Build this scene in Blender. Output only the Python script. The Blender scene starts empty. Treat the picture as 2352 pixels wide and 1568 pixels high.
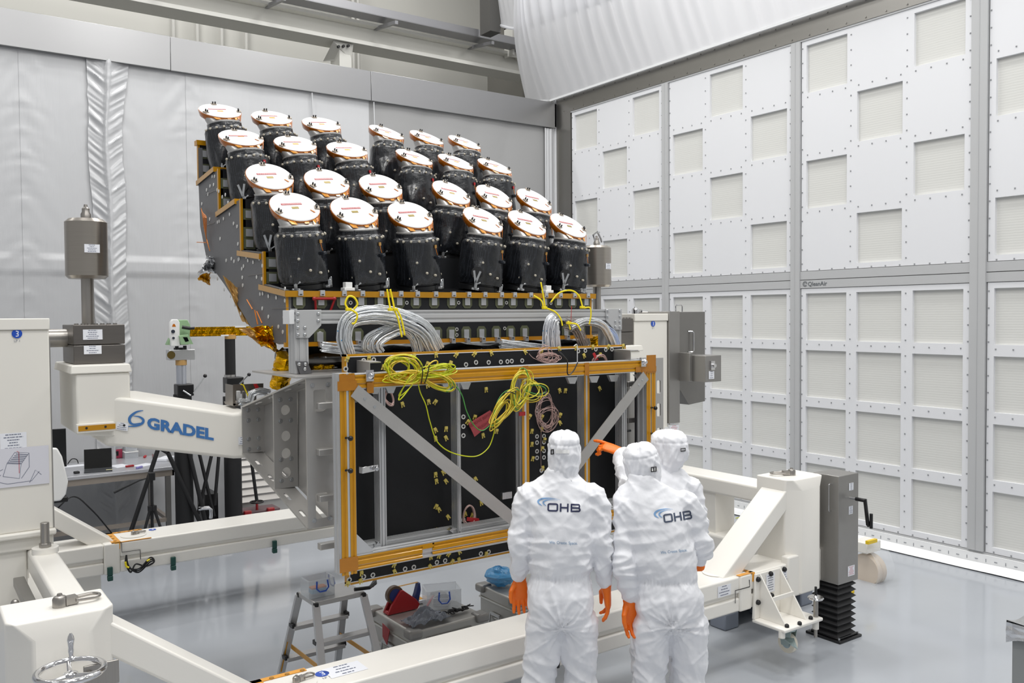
import bpy, bmesh, math, random
from mathutils import Vector, Matrix, noise
from mathutils.bvhtree import BVHTree
PI = math.pi
random.seed(7)
scene = bpy.context.scene
COL = scene.collection

# ------------------------------------------------------------ camera
F, YAW, PITCH, ROLL, HC = 1992.986, .617009773, .0307914597, -.00755061969, 2.45
def cam_axes():
    cy, sy = math.cos(YAW), math.sin(YAW)
    fw = Vector((sy*math.cos(PITCH), cy*math.cos(PITCH), -math.sin(PITCH)))
    rt = Vector((cy, -sy, 0)); up = rt.cross(fw)
    c, s = math.cos(ROLL), math.sin(ROLL)
    return c*rt+s*up, -s*rt+c*up, fw
RT, UP, FW = cam_axes()
CO = Vector((0, 0, HC))
cd = bpy.data.cameras.new('camera'); cam = bpy.data.objects.new('camera', cd); COL.objects.link(cam)
cd.sensor_width = 36; cd.lens = F/2352*36; cd.clip_end = 200; cd.clip_start = .05
m = Matrix((RT, UP, -FW)).transposed().to_4x4(); m.translation = CO
cam.matrix_world = m
scene.camera = cam
# where a measured sight line meets a known plane of the room (y = Y, x = X or z = Z)
def ray(x, y): return FW+RT*((x-1176)/F)-UP*((y-784)/F)
def aY(x, y, Y): d = ray(x, y); return CO+d*(Y/d.y)
def aX(x, y, X): d = ray(x, y); return CO+d*(X/d.x)
def aZ(x, y, Z): d = ray(x, y); return CO+d*((Z-HC)/d.z)
def V(*a): return Vector(a)

# ------------------------------------------------------------ materials
MATS = {}
def _nt(name):
    m = bpy.data.materials.new(name); m.use_nodes = True
    return m, m.node_tree.nodes, m.node_tree.links, m.node_tree.nodes['Principled BSDF']
def srgb(c):
    if isinstance(c, str):
        c = [int(c[i:i+2], 16)/255 for i in (0, 2, 4)]
    return [((x/12.92) if x <= .04045 else ((x+.055)/1.055)**2.4) for x in c]
def mat(name, col='', rough=.5, metal=0, var=0, vscale=8, bump=0, bscale=40, coat=0, alpha=1, trans=0, emis=0, stretch=None, spec=.5, sheen=0, bdist=.01, detail=3):
    if name in MATS: return MATS[name]
    m, N, L, B = _nt(name)
    c = srgb(col)
    B.inputs['Base Color'].default_value = (*c, 1)
    B.inputs['Roughness'].default_value = rough; B.inputs['Metallic'].default_value = metal
    B.inputs['Specular IOR Level'].default_value = spec
    B.inputs['Coat Weight'].default_value = coat; B.inputs['Coat Roughness'].default_value = .08
    B.inputs['Alpha'].default_value = alpha; B.inputs['Transmission Weight'].default_value = trans
    if sheen: B.inputs['Sheen Weight'].default_value = sheen
    if emis:
        B.inputs['Emission Color'].default_value = (*c, 1); B.inputs['Emission Strength'].default_value = emis
    tc = N.new('ShaderNodeTexCoord'); mp = N.new('ShaderNodeMapping'); L.new(tc.outputs['Object'], mp.inputs[0])
    if stretch: mp.inputs['Scale'].default_value = stretch
    if var:
        nz = N.new('ShaderNodeTexNoise'); nz.inputs['Scale'].default_value = vscale; nz.inputs['Detail'].default_value = detail
        L.new(mp.outputs[0], nz.inputs[0])
        mx = N.new('ShaderNodeMix'); mx.data_type = 'RGBA'
        mx.inputs[6].default_value = (*[x*(1-var) for x in c], 1); mx.inputs[7].default_value = (*[min(1, x*(1+var)) for x in c], 1)
        L.new(nz.outputs[0], mx.inputs[0]); L.new(mx.outputs[2], B.inputs['Base Color'])
    if bump:
        nb = N.new('ShaderNodeTexNoise'); nb.inputs['Scale'].default_value = bscale; nb.inputs['Detail'].default_value = 4
        L.new(mp.outputs[0], nb.inputs[0])
        bp = N.new('ShaderNodeBump'); bp.inputs['Strength'].default_value = bump; bp.inputs['Distance'].default_value = bdist
        L.new(nb.outputs[0], bp.inputs['Height']); L.new(bp.outputs[0], B.inputs['Normal'])
    MATS[name] = m
    return m
cream = mat('cream enamel paint', 'f0ede6', .32, coat=.15, var=.012, vscale=3, bump=.03, bscale=60)
cream2 = mat('cream column paint', 'eae7df', .38, var=.012, vscale=3)
white = mat('white powder coat', 'e6e7e8', .42, var=.01, vscale=4)
greyp = mat('grey profile paint', 'b4b5b6', .45, var=.02, vscale=5)
alu = mat('brushed aluminium', 'c3c1bf', .34, .85, var=.06, vscale=6, stretch=(1, 1, 30))
alux = mat('extruded aluminium', 'cfd0d1', .38, .7, var=.03, vscale=6)
aluplate = mat('milled aluminium plate', 'bdbbb8', .42, .75, var=.05, vscale=12, bump=.04, bscale=90)
steel = mat('brushed stainless steel', 'a5a19c', .33, .9, var=.08, vscale=5, stretch=(40, 40, 1))
steelb = mat('bead blasted stainless steel', '9d9b98', .42, .8, var=.05, vscale=9)
chrome = mat('polished chrome', 'd8d8da', .1, 1)
bolt = mat('zinc bolt', 'c9cbcd', .22, .9)
dark = mat('black rubber', '1b1b1d', .6, var=.1, vscale=30)
blackp = mat('black plastic', '161618', .35)
carbon = mat('carbon composite sheet', '26272a', .42, var=.12, vscale=60, spec=.3)
carbon2 = mat('grey carbon sheet', '68686a', .5, var=.06, vscale=60)
kap = mat('polyimide tape', 'c48a00', .32, .1, var=.1, vscale=20, coat=.25)
kap2 = mat('doubled polyimide tape', 'b47309', .25, .2, var=.12, vscale=25, coat=.5)
kaptan = mat('tan polyimide film', 'c59a5a', .3, .25, var=.08, vscale=20)
kapor = mat('orange polyimide tape', 'b4650d', .2, .25, var=.25, vscale=45, coat=.6, bump=.3, bscale=60)
gold = mat('gold foil', 'd9a400', .16, .85, var=.12, vscale=9, bump=.5, bscale=18, bdist=.02)
silver = mat('silver foil', 'd5d6d8', .2, .95, bump=.4, bscale=60, bdist=.004)
silverc = mat('silver braided cable', 'dcdfe2', .3, .55, var=.2, vscale=60, bump=.5, bscale=220, bdist=.003)
lidw = mat('white cover disc', 'e4e3e3', .45)
baffle = mat('satin baffle metal', 'b9b8b6', .38, .55)
redt = mat('red warning tape', 'b8242b', .45)
redp = mat('dark red plastic', 'a01f24', .35)
yel = mat('yellow plastic', 'f2dc13', .35)
green = mat('green plastic', '1f7d43', .4)
bluep = mat('blue plastic', '1f4fb8', .3)
navy = mat('navy blue plastic', '22306b', .35)
cloth = mat('white coverall fabric', 'f0f1f5', .5, var=.012, vscale=20, bump=.35, bscale=9, bdist=.02, sheen=.1)
glove = mat('orange nitrile', 'f7760d', .42, var=.05, vscale=30, bump=.15, bscale=220, bdist=.002)
skin = mat('skin', 'b98068', .5)
logob = mat('blue lettering ink', '3f76b5', .5)
logol = mat('light blue ink', '7fa9d6', .55)
logon = mat('dark navy ink', '2e3355', .55)
ink = mat('grey printed text', '70768a', .6)
inkr = mat('red printed text', 'c8606a', .6)
inkd = mat('dark grey ink', '5c6064', .6)
paper = mat('white paper label', 'eef0f6', .55)
orange = mat('orange foil', 'd87b1b', .35, .3)
pink = mat('pale pink wire', 'c9a9a2', .5)
wireg = mat('yellow green earth wire', 'c9cf18', .4)
wiregr = mat('green earth wire', '4f9a48', .4)
wirey = mat('warm yellow earth wire', 'e2c33c', .4)
wood = mat('tan ring', 'c39a5e', .45)
leica = mat('pale green instrument housing', '93b38a', .45)
grayb = mat('blue grey plastic pallet', '868d9a', .5)
clearp = mat('clear plastic', 'e9eef2', .12, alpha=.28, spec=.6)
filmc = mat('thin clear film', 'f2f4f6', .15, alpha=.22, spec=.8)
bubb = mat('crumpled grey plastic bag', '8d939e', .2, alpha=.72, bump=.8, bscale=30, bdist=.01, var=.2, vscale=20)
shellw = mat('white plastic shell', 'eeeeec', .35)
whitein = mat('white insert ring', 'd9d9d6', .4, .3)
drape = mat('white translucent sheet', 'eeeff2', .45, bump=.1, bscale=5, stretch=(1, 6, 1))
_n = drape.node_tree; _t = _n.nodes.new('ShaderNodeBsdfTranslucent'); _t.inputs[0].default_value = (.9, .9, .92, 1); _m = _n.nodes.new('ShaderNodeMixShader'); _m.inputs[0].default_value = .55
_n.links.new(_n.nodes['Principled BSDF'].outputs[0], _m.inputs[1]); _n.links.new(_t.outputs[0], _m.inputs[2]); _n.links.new(_m.outputs[0], _n.nodes['Material Output'].inputs[0])
navyd = mat('dark screen glass', '0c0e11', .12)
violet = mat('violet sticker', '8b86c8', .4)

# ------------------------------------------------------------ geometry
class G:
    def __init__(s): s.v = []; s.f = []; s.m = []; s.k = 0
    def mi(s, k): s.k = k; return s
    def add(s, vs, fs):
        b = len(s.v); s.v += [Vector(v) for v in vs]; s.f += [tuple(b+i for i in f) for f in fs]; s.m += [s.k]*len(fs); return s
    def box(s, x0, x1, y0, y1, z0, z1):
        return s.add([(x0,y0,z0),(x1,y0,z0),(x1,y1,z0),(x0,y1,z0),(x0,y0,z1),(x1,y0,z1),(x1,y1,z1),(x0,y1,z1)],
            [(0,3,2,1),(4,5,6,7),(0,1,5,4),(1,2,6,5),(2,3,7,6),(3,0,4,7)])
    def ob(s, c, sx, sy, sz, R=None):       # oriented box about centre
        c = Vector(c); R = R or Matrix.Identity(3)
        vs = [c+R@Vector((a*sx/2, b*sy/2, d*sz/2)) for a, b, d in ((-1,-1,-1),(1,-1,-1),(1,1,-1),(-1,1,-1),(-1,-1,1),(1,-1,1),(1,1,1),(-1,1,1))]
        return s.add(vs, [(0,3,2,1),(4,5,6,7),(0,1,5,4),(1,2,6,5),(2,3,7,6),(3,0,4,7)])
    def bar(s, a, b, w, h, up=(0,0,1)):     # box along a-b
        a, b = Vector(a), Vector(b); d = (b-a); l = d.length; d.normalize()
        x = d.cross(Vector(up)); x.normalize(); z = x.cross(d)
        return s.ob((a+b)/2, l, w, h, Matrix((d, x, z)).transposed())
    def hexa(s, p): return s.add(p, [(0,3,2,1),(4,5,6,7),(0,1,5,4),(1,2,6,5),(2,3,7,6),(3,0,4,7)])
    def loft(s, rings, caps=True, closed=True):
        n = len(rings[0]); vs = [p for r in rings for p in r]; fs = []
        for i in range(len(rings)-1):
            for j in range(n if closed else n-1):
                k = (j+1) % n; fs.append((i*n+j, i*n+k, (i+1)*n+k, (i+1)*n+j))
        if caps:
            fs.append(tuple(reversed(range(n)))); fs.append(tuple(range((len(rings)-1)*n, len(rings)*n)))
        return s.add(vs, fs)
    def cyl(s, a, b, r, r2=None, n=20, caps=True):
        a, b = Vector(a), Vector(b); r2 = r if r2 is None else r2
        d = (b-a).normalized(); x = d.orthogonal().normalized(); y = d.cross(x)
        c = [(math.cos(2*PI*i/n), math.sin(2*PI*i/n)) for i in range(n)]
        return s.loft([[a+x*(u*r)+y*(w*r) for u, w in c], [b+x*(u*r2)+y*(w*r2) for u, w in c]], caps)
    def lathe(s, o, axis, prof, n=24, caps=True):   # prof: (r, h)
        o, d = Vector(o), Vector(axis).normalized(); x = d.orthogonal().normalized(); y = d.cross(x)
        c = [(math.cos(2*PI*i/n), math.sin(2*PI*i/n)) for i in range(n)]
        return s.loft([[o+d*h+x*(u*r)+y*(w*r) for u, w in c] for r, h in prof], caps)
    def tube(s, pts, r, n=8, closed=False):
        pts = [Vector(p) for p in pts]; N = len(pts); rings = []; x = None
        for i, p in enumerate(pts):
            if closed: d = pts[(i+1) % N]-pts[i-1]
            else: d = pts[min(i+1, N-1)]-pts[max(i-1, 0)]
            if d.length < 1e-9: d = Vector((0, 0, 1))
            d.normalize()
            if x is None: x = d.orthogonal().normalized()
            else:
                x = x-d*x.dot(d)
                x = x.normalized() if x.length > 1e-6 else d.orthogonal().normalized()
            y = d.cross(x); rr = r[i] if isinstance(r, (list, tuple)) else r
            rings.append([p+x*(math.cos(2*PI*j/n)*rr)+y*(math.sin(2*PI*j/n)*rr) for j in range(n)])
        if closed: rings.append(rings[0])
        return s.loft(rings, not closed)
    def prism(s, poly, off):                # planar 3D polygon pushed along a vector
        n = len(poly); poly = [Vector(p) for p in poly]; off = Vector(off)
        return s.add(poly+[p+off for p in poly], [tuple(reversed(range(n))), tuple(range(n, 2*n))]+[(i, (i+1) % n, n+(i+1) % n, n+i) for i in range(n)])
    def ball(s, c, r, n=10, sc=(1,1,1)):
        c = Vector(c); rings = []
        for i in range(1, n):
            t = PI*i/n
            rings.append([c+Vector((math.sin(t)*math.cos(2*PI*j/(2*n))*r*sc[0], math.sin(t)*math.sin(2*PI*j/(2*n))*r*sc[1], math.cos(t)*r*sc[2])) for j in range(2*n)])
        return s.loft(list(reversed(rings)))
    def grid(s, fn, nu, nv):
        vs = [fn(i/nu, j/nv) for i in range(nu+1) for j in range(nv+1)]
        return s.add(vs, [(i*(nv+1)+j, (i+1)*(nv+1)+j, (i+1)*(nv+1)+j+1, i*(nv+1)+j+1) for i in range(nu) for j in range(nv)])
def rootloc(o):
    v = Vector(o.location)
    while o.parent: o = o.parent; v += o.location
    return v
def obj(name, g, mats, parent=None, bevel=0, smooth=None, seg=2, label=None, solid=0):
    me = bpy.data.meshes.new(name)
    off = rootloc(parent) if parent else Vector((0, 0, 0))
    me.from_pydata([v-off for v in g.v], [], g.f)
    if not isinstance(mats, (list, tuple)): mats = [mats]
    for m_ in mats: me.materials.append(m_)
    for p, k in zip(me.polygons, g.m): p.material_index = k
    bm = bmesh.new(); bm.from_mesh(me); bmesh.ops.recalc_face_normals(bm, faces=bm.faces); bm.to_mesh(me); bm.free()
    o = bpy.data.objects.new(name, me); COL.objects.link(o)
    if parent: o.parent = parent
    if solid:
        md = o.modifiers.new('Solid', 'SOLIDIFY'); md.thickness = solid
    if bevel:
        md = o.modifiers.new('Bevel', 'BEVEL'); md.width = bevel; md.segments = seg; md.limit_method = 'ANGLE'; md.angle_limit = math.radians(40)
    if smooth is None: smooth = 35
    if smooth: 
        for p in me.polygons: p.use_smooth = True
        me.set_sharp_from_angle(angle=math.radians(smooth))
    if label: o['label'] = label
    return o
def tag(o, label=None, cat=None, group=None, kind=None):
    if label: o['label'] = label
    if cat: o['category'] = cat
    if group: o['group'] = group
    if kind: o['kind'] = kind
    return o
def thing(name, label, cat, loc, group=None):
    o = bpy.data.objects.new(name, None); COL.objects.link(o); o.location = loc
    o.empty_display_size = .1
    return tag(o, label, cat, group)
def struct(name, g, mats, **k): return tag(obj(name, g, mats, **k), kind='structure')
def textmesh(body, size, sx=1, bold=0, align='CENTER', res=3):
    cu = bpy.data.curves.new('t', 'FONT'); cu.body = body; cu.size = size; cu.offset = bold; cu.align_x = align; cu.align_y = 'CENTER'; cu.resolution_u = res
    o = bpy.data.objects.new('t', cu); COL.objects.link(o)
    dg = bpy.context.evaluated_depsgraph_get(); dg.update()
    me = bpy.data.meshes.new_from_object(o.evaluated_get(dg))
    vs = [Vector((v.co.x*sx, v.co.y, 0)) for v in me.vertices]; fs = [tuple(p.vertices) for p in me.polygons]
    bpy.data.objects.remove(o); bpy.data.curves.remove(cu); bpy.data.meshes.remove(me)
    return vs, fs
def text(g, body, o, u, w, size, sx=1, bold=0, align='CENTER'):   # flat lettering on the plane o + x*u + y*w
    vs, fs = textmesh(body, size, sx, bold, align)
    o, u, w = Vector(o), Vector(u).normalized(), Vector(w).normalized()
    g.add([o+u*v.x+w*v.y for v in vs], fs); return g
def ribbon(g, pts, ws, o, u, w, sub=1):     # planar stroke
    o, u, w = Vector(o), Vector(u).normalized(), Vector(w).normalized()
    P = [Vector((a, b)) for a, b in pts]; n = len(P); L = []; R = []
    for i in range(n):
        d = P[min(i+1, n-1)]-P[max(i-1, 0)]; d.normalize(); q = Vector((-d.y, d.x)); h = (ws[i] if isinstance(ws, (list, tuple)) else ws)/2
        L.append(P[i]+q*h); R.append(P[i]-q*h)
    vs = [o+u*p.x+w*p.y for p in L+R]
    g.add(vs, [(i, i+1, n+i+1, n+i) for i in range(n-1)]); return g
def spline(pts, n=8):
    P = [Vector(p) for p in pts]; out = []
    for i in range(len(P)-1):
        p0, p1, p2, p3 = P[max(i-1, 0)], P[i], P[i+1], P[min(i+2, len(P)-1)]
        for k in range(n):
            t = k/n
            out.append(.5*((2*p1)+(p2-p0)*t+(2*p0-5*p1+4*p2-p3)*t*t+(3*p1-p0-3*p2+p3)*t**3))
    out.append(P[-1]); return out
def paperlabel(parent, o, u, w, sw, sh, lines=6, red=False, name='label', mm=None):   # printed sticker: sheet + rows of small print
    o, u, w = Vector(o), Vector(u).normalized(), Vector(w).normalized(); n = u.cross(w)
    g = G(); g.prism([o-u*sw/2-w*sh/2, o+u*sw/2-w*sh/2, o+u*sw/2+w*sh/2, o-u*sw/2+w*sh/2], n*.0015)
    g.mi(1); rnd = random.Random(int(abs(o.x*991+o.z*77+sw*1000)))
    for i in range(lines):
        y = sh*(.38-.76*i/max(1, lines-1)); L = sw*rnd.uniform(.3, .85); x = -L/2; h = sh*.3/lines
        while x < L/2:
            ww = min(rnd.uniform(.06, .16)*sw, L/2-x); q = o+u*x+w*y+n*.0022
            g.add([q, q+u*ww*.8, q+u*ww*.8+w*h, q+w*h], [(0, 1, 2, 3)]); x += ww
    return obj(name, g, [mm or paper, inkr if red else ink], parent, smooth=0)
def sticker(parent, o, u, w, r):            # round blue lifting-point sticker with a white mark
    o, u, w = Vector(o), Vector(u).normalized(), Vector(w).normalized(); n = u.cross(w)
    g = G(); g.cyl(o, o+n*.0015, r, n=24); g.mi(1)
    q = o+n*.002
    ribbon(g, [(-.2*r, .55*r), (.25*r, .45*r), (.2*r, .1*r), (-.1*r, 0), (.25*r, -.15*r), (.2*r, -.5*r), (-.25*r, -.55*r)], .2*r, q, u, w)
    g.mi(2); text(g, 'LP 1', o-w*r*1.6+n*.0015, u, w, r*.7)
    return obj('sticker', g, [bluep, paper, ink], parent, smooth=0)
def shackle(parent, c, d, s=1.0, m=None):   # swivel lifting eye lying along d
    c, d = Vector(c), Vector(d).normalized(); z = Vector((0, 0, 1)); x = d.cross(z)
    g = G(); g.lathe(c, z, [(.03*s, 0), (.03*s, .035*s), (.024*s, .045*s), (.012*s, .05*s), (.01*s, .058*s)], 16)
    g.ob(c+d*.045*s+z*.02*s, .05*s, .05*s, .032*s, Matrix((d, x, z)).transposed())
    pts = [c+d*(.06*s)+x*.025*s+z*.02*s]
    for i in range(13):
        t = PI/2-PI*i/12; pts.append(c+d*(.13*s+.035*s*math.cos(t))+x*(.035*s*math.sin(t))+z*.018*s)
    pts.append(c+d*(.06*s)-x*.025*s+z*.02*s)
    g.tube(pts, .008*s, 8)
    return obj('shackle', g, m or chrome, parent)
def profile(g, a, b, w, h, up=(0,0,1), slots=2, depth=.006):    # extruded aluminium beam with grooves along it
    a, b = Vector(a), Vector(b); d = (b-a).normalized(); x = d.cross(Vector(up)).normalized(); z = x.cross(d)
    def side(n_, sl):
        out = []; L = n_
        for i in range(sl):
            c = -L/2+L*(i+.5)/sl; q = L/sl*.14
            out += [(c-q*1.5, 0), (c-q, depth), (c+q, depth), (c+q*1.5, 0)]
        return out
    poly = []
    sw = slots if w >= h else max(1, slots//2) if slots > 1 else 1
    nw = max(1, round(w/min(w, h))); nh = max(1, round(h/min(w, h)))
    for (L, K, nn, fx) in ((w, h, nw, lambda t, e: (t, -h/2+e)), (h, w, nh, lambda t, e: (w/2-e, t)), (w, h, nw, lambda t, e: (-t, h/2-e)), (h, w, nh, lambda t, e: (-w/2+e, -t))):
        poly.append(fx(-L/2, 0)); poly += [fx(t, e) for t, e in side(L, nn*(2 if slots > 1 else 1))]
    ring = lambda o: [o+x*p+z*q for p, q in poly]
    return g.loft([ring(a), ring(b)])
def circ(cx, cy, r, n=20, ry=None): return [(cx+r*math.cos(2*PI*i/n), cy+(ry or r)*math.sin(2*PI*i/n)) for i in range(n)]
def rrect(x0, x1, y0, y1, r, n=4):
    out = []
    for cx, cy, a in ((x1-r, y1-r, 0), (x0+r, y1-r, 90), (x0+r, y0+r, 180), (x1-r, y0+r, 270)):
        for k in range(n+1):
            t = math.radians(a+90*k/n); out.append((cx+r*math.cos(t), cy+r*math.sin(t)))
    return out
def plate(g, outer, holes, t, o, u, w):     # flat plate with real holes, thickness t along u x w
    cu = bpy.data.curves.new('p', 'CURVE'); cu.dimensions = '2D'; cu.fill_mode = 'BOTH'; cu.extrude = t/2
    for poly in [outer]+list(holes):
        sp = cu.splines.new('POLY'); sp.points.add(len(poly)-1)
        for i, (a, b) in enumerate(poly): sp.points[i].co = (a, b, 0, 1)
        sp.use_cyclic_u = True
    ob = bpy.data.objects.new('p', cu); COL.objects.link(ob)
    dg = bpy.context.evaluated_depsgraph_get(); dg.update(); me = bpy.data.meshes.new_from_object(ob.evaluated_get(dg))
    o, u, w = Vector(o), Vector(u).normalized(), Vector(w).normalized(); n = u.cross(w).normalized()
    g.add([o+u*v.co.x+w*v.co.y+n*v.co.z for v in me.vertices], [tuple(p.vertices) for p in me.polygons])
    bpy.data.objects.remove(ob); bpy.data.curves.remove(cu); bpy.data.meshes.remove(me); return g
def bolts(g, pts, n, r=.008, h=.006):
    n = Vector(n).normalized()
    for p in pts: p = Vector(p); g.cyl(p-n*.001, p+n*h, r, n=6); g.cyl(p-n*.001, p+n*.002, r*1.5, n=12)
    return g
# ------------------------------------------------------------ the hall
XR, YB = 8.418, 10.66
# floor
fm, N, L, B = _nt('grey epoxy floor')
B.inputs['Base Color'].default_value = (*srgb('a5a9af'), 1); B.inputs['Roughness'].default_value = .11; B.inputs['Specular IOR Level'].default_value = .5
tc = N.new('ShaderNodeTexCoord'); nz = N.new('ShaderNodeTexNoise'); nz.inputs['Scale'].default_value = .7; nz.inputs['Detail'].default_value = 5; L.new(tc.outputs['Object'], nz.inputs[0])
mx = N.new('ShaderNodeMix'); mx.data_type = 'RGBA'; mx.inputs[6].default_value = (*srgb('a6aab0'), 1); mx.inputs[7].default_value = (*srgb('b0b4ba'), 1); L.new(nz.outputs[0], mx.inputs[0]); L.new(mx.outputs[2], B.inputs['Base Color'])
bn = N.new('ShaderNodeTexNoise'); bn.inputs['Scale'].default_value = 2.2; L.new(tc.outputs['Object'], bn.inputs[0]); bp = N.new('ShaderNodeBump'); bp.inputs['Strength'].default_value = .08; bp.inputs['Distance'].default_value = .02; L.new(bn.outputs[0], bp.inputs['Height']); L.new(bp.outputs[0], B.inputs['Normal'])
g = G(); g.box(-12, XR+.02, -10, 16, -.12, 0); struct('floor', g, fm, smooth=0)
# louvre cloth behind the filter openings
lm, N, L, B = _nt('ribbed filter cloth')
B.inputs['Base Color'].default_value = (*srgb('d3d3cf'), 1); B.inputs['Roughness'].default_value = .7
tc = N.new('ShaderNodeTexCoord'); wv = N.new('ShaderNodeTexWave'); wv.bands_direction = 'Z'; wv.inputs['Scale'].default_value = 13; wv.inputs['Distortion'].default_value = .8; wv.inputs['Detail'].default_value = 1
L.new(tc.outputs['Object'], wv.inputs[0]); bp = N.new('ShaderNodeBump'); bp.inputs['Strength'].default_value = .05; bp.inputs['Distance'].default_value = .02; L.new(wv.outputs[1], bp.inputs['Height']); L.new(bp.outputs[0], B.inputs['Normal'])
wallw = mat('white wall panel', 'dfe0e3', .5, var=.006, vscale=2)
bandg = mat('grey wall band', 'b7b8b9', .5, var=.01)
bays = [(8.34, 10.26), (6.29, 8.23), (4.25, 6.17), (2.19, 4.10), (.11, 2.08)]
g = G(); g.box(XR+.03, XR+.2, -6, YB, 0, 5.55); struct('wall_right', g, lm, smooth=0)
# panels: each bay is a sheet with square openings
pn = G(); sc = G(); 
for bi, (y0, y1) in enumerate(bays):
    w = (y1-y0-.02)/3
    for (z0, z1, upper) in ((.16, 2.72, 0), (2.92, 5.5, 1)):
        h = (z1-z0)/4
        for c in range(3):          # c=0 nearest the corner (largest Y)
            ya = y1-.01-(c+1)*w; yb = ya+w
            for r in range(4):      # r=0 top
                zb = z1-r*h; za = zb-h
                op = (not upper) or ((c+r+bi) % 2 == 0)
                if op:
                    m1, m2 = .06, .055
                    pn.box(XR-.004, XR+.03, ya, ya+m1, za, zb); pn.box(XR-.004, XR+.03, yb-m1, yb, za, zb)
                    pn.box(XR-.004, XR+.03, ya+m1, yb-m1, za, za+m2); pn.box(XR-.004, XR+.03, ya+m1, yb-m1, zb-m2, zb)
                else: pn.box(XR-.004, XR+.03, ya, yb, za, zb)
                for k in range(1, 5):
                    sc.ob((XR-.006, ya+w*(k-.5)/4+.0, za+.012), .006, .012, .012); sc.ob((XR-.006, ya+.012, za+h*(k-.5)/4), .006, .012, .012)
                    if c == 0: sc.ob((XR-.006, yb-.012, za+h*(k-.5)/4), .006, .012, .012)
struct('trim_1', pn, wallw, smooth=0)
struct('trim_2', sc, mat('dark screw heads', '8d8f92', .5), smooth=0)
g = G()
for a, b in ((8.23, 8.34), (6.17, 6.29), (4.10, 4.25), (2.08, 2.19)): g.box(XR-.03, XR+.02, a, b, .16, 5.5); g.box(XR-.034, XR-.03, (a+b)/2-.002, (a+b)/2+.002, .16, 5.5)
for a, b in bays: g.box(XR-.012, XR+.02, a, b, 2.725, 2.815); g.box(XR-.012, XR+.02, a, b, 2.822, 2.915); g.box(XR-.01, XR+.02, a, b, .155, .16)
g.box(XR-.01, XR+.02, 0, 10.3, .135, .158); g.box(XR-.014, XR+.02, 0, 10.3, 5.5, 5.52)
struct('trim_3', g, bandg, smooth=0)
g = G(); g.box(XR-.02, XR+.04, 0, YB, 5.52, 5.76); g.box(XR-.02, XR+.04, 10.27, YB-.02, .16, 5.52)
for i in range(46):
    y = .3+i*.23
    g.ob((XR-.024, y, 5.55), .008, .014, .014); g.ob((XR-.024, y, 5.73), .008, .014, .014)
struct('trim_4', g, mat('mill finish steel band', '8f8d89', .36, .85, var=.06, vscale=3, stretch=(1, .2, 1)), smooth=0)
g = G(); g.box(XR-.05, XR-.02, YB-.05, YB+.01, 0, 5.8); struct('trim_5', g, wallw, smooth=0)
# base strip: ruled white skirting and the shiny film lying in front of it
g = G(); g.box(XR-.03, XR+.02, 0, 10.3, 0, .135)
g.mi(1)
for i in range(110):
    y = .2+i*.09
    if i % 2: g.ob((XR-.032, y, .085), .004, .004, .03)
    else: g.ob((XR-.032, y, .085), .004, .028, .005)
struct('baseboard_right', g, [white, mat('ruled mark', '7b7f86', .6)], smooth=0)
def film(i, j):
    y = 0+10.3*i; x = XR-.03-.15*j
    return V(x, y, .012+.04*(1-j)**2+.012*noise.noise(V(x*12, y*2.2, 0))*(1 if j < .95 else .3))
g = G(); g.grid(film, 160, 6); tag(obj('floor_film', g, mat('glossy white film', 'f4f5f6', .15, coat=.6), smooth=60), 'glossy white film strip taped along the foot of the right wall', 'film')
# lettering on the band
g = G(); o = V(XR-.014, 0, 0); q = aX(1871, 652, XR-.014)
text(g, 'QleanAir', q+V(0, -.035, 0), (0, -1, 0), (0, 0, 1), .066, 1.0, .001)
c = aX(1849, 652, XR-.014)
for r0, th in ((.024, .007), (.012, .006)):
    g.add([c+V(0, -math.cos(2*PI*i/20)*(r0+k*th), math.sin(2*PI*i/20)*(r0+k*th)) for i in range(19) for k in (0, 1)], [(2*i, 2*i+2, 2*i+3, 2*i+1) for i in range(18)])
tag(obj('lettering', g, inkd, smooth=0), kind='structure'); bpy.data.objects['lettering'].name = 'trim_6'

# ---- soft plastic wall on the far side
curt, N, L, B = _nt('soft wall plastic')
B.inputs['Base Color'].default_value = (*srgb('c3c4c6'), 1); B.inputs['Roughness'].default_value = .3; B.inputs['Coat Weight'].default_value = .25; B.inputs['Coat Roughness'].default_value = .2
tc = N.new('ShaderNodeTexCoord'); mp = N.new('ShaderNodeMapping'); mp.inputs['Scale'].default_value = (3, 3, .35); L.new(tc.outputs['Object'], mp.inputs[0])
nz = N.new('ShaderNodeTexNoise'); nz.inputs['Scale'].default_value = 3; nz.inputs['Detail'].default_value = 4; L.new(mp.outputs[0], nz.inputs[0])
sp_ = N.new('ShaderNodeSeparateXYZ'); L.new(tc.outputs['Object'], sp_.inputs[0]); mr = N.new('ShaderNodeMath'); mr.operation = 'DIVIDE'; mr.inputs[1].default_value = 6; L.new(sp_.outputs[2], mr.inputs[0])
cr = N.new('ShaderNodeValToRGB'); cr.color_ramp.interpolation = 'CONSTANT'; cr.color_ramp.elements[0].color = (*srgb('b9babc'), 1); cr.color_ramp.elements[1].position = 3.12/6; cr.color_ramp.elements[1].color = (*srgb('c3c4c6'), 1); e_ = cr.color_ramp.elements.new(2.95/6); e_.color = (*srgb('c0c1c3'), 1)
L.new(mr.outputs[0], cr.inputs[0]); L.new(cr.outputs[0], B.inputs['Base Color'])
bp = N.new('ShaderNodeBump'); bp.inputs['Strength'].default_value = .2; bp.inputs['Distance'].default_value = .03; L.new(nz.outputs[0], bp.inputs['Height']); L.new(bp.outputs[0], B.inputs['Normal'])
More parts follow.
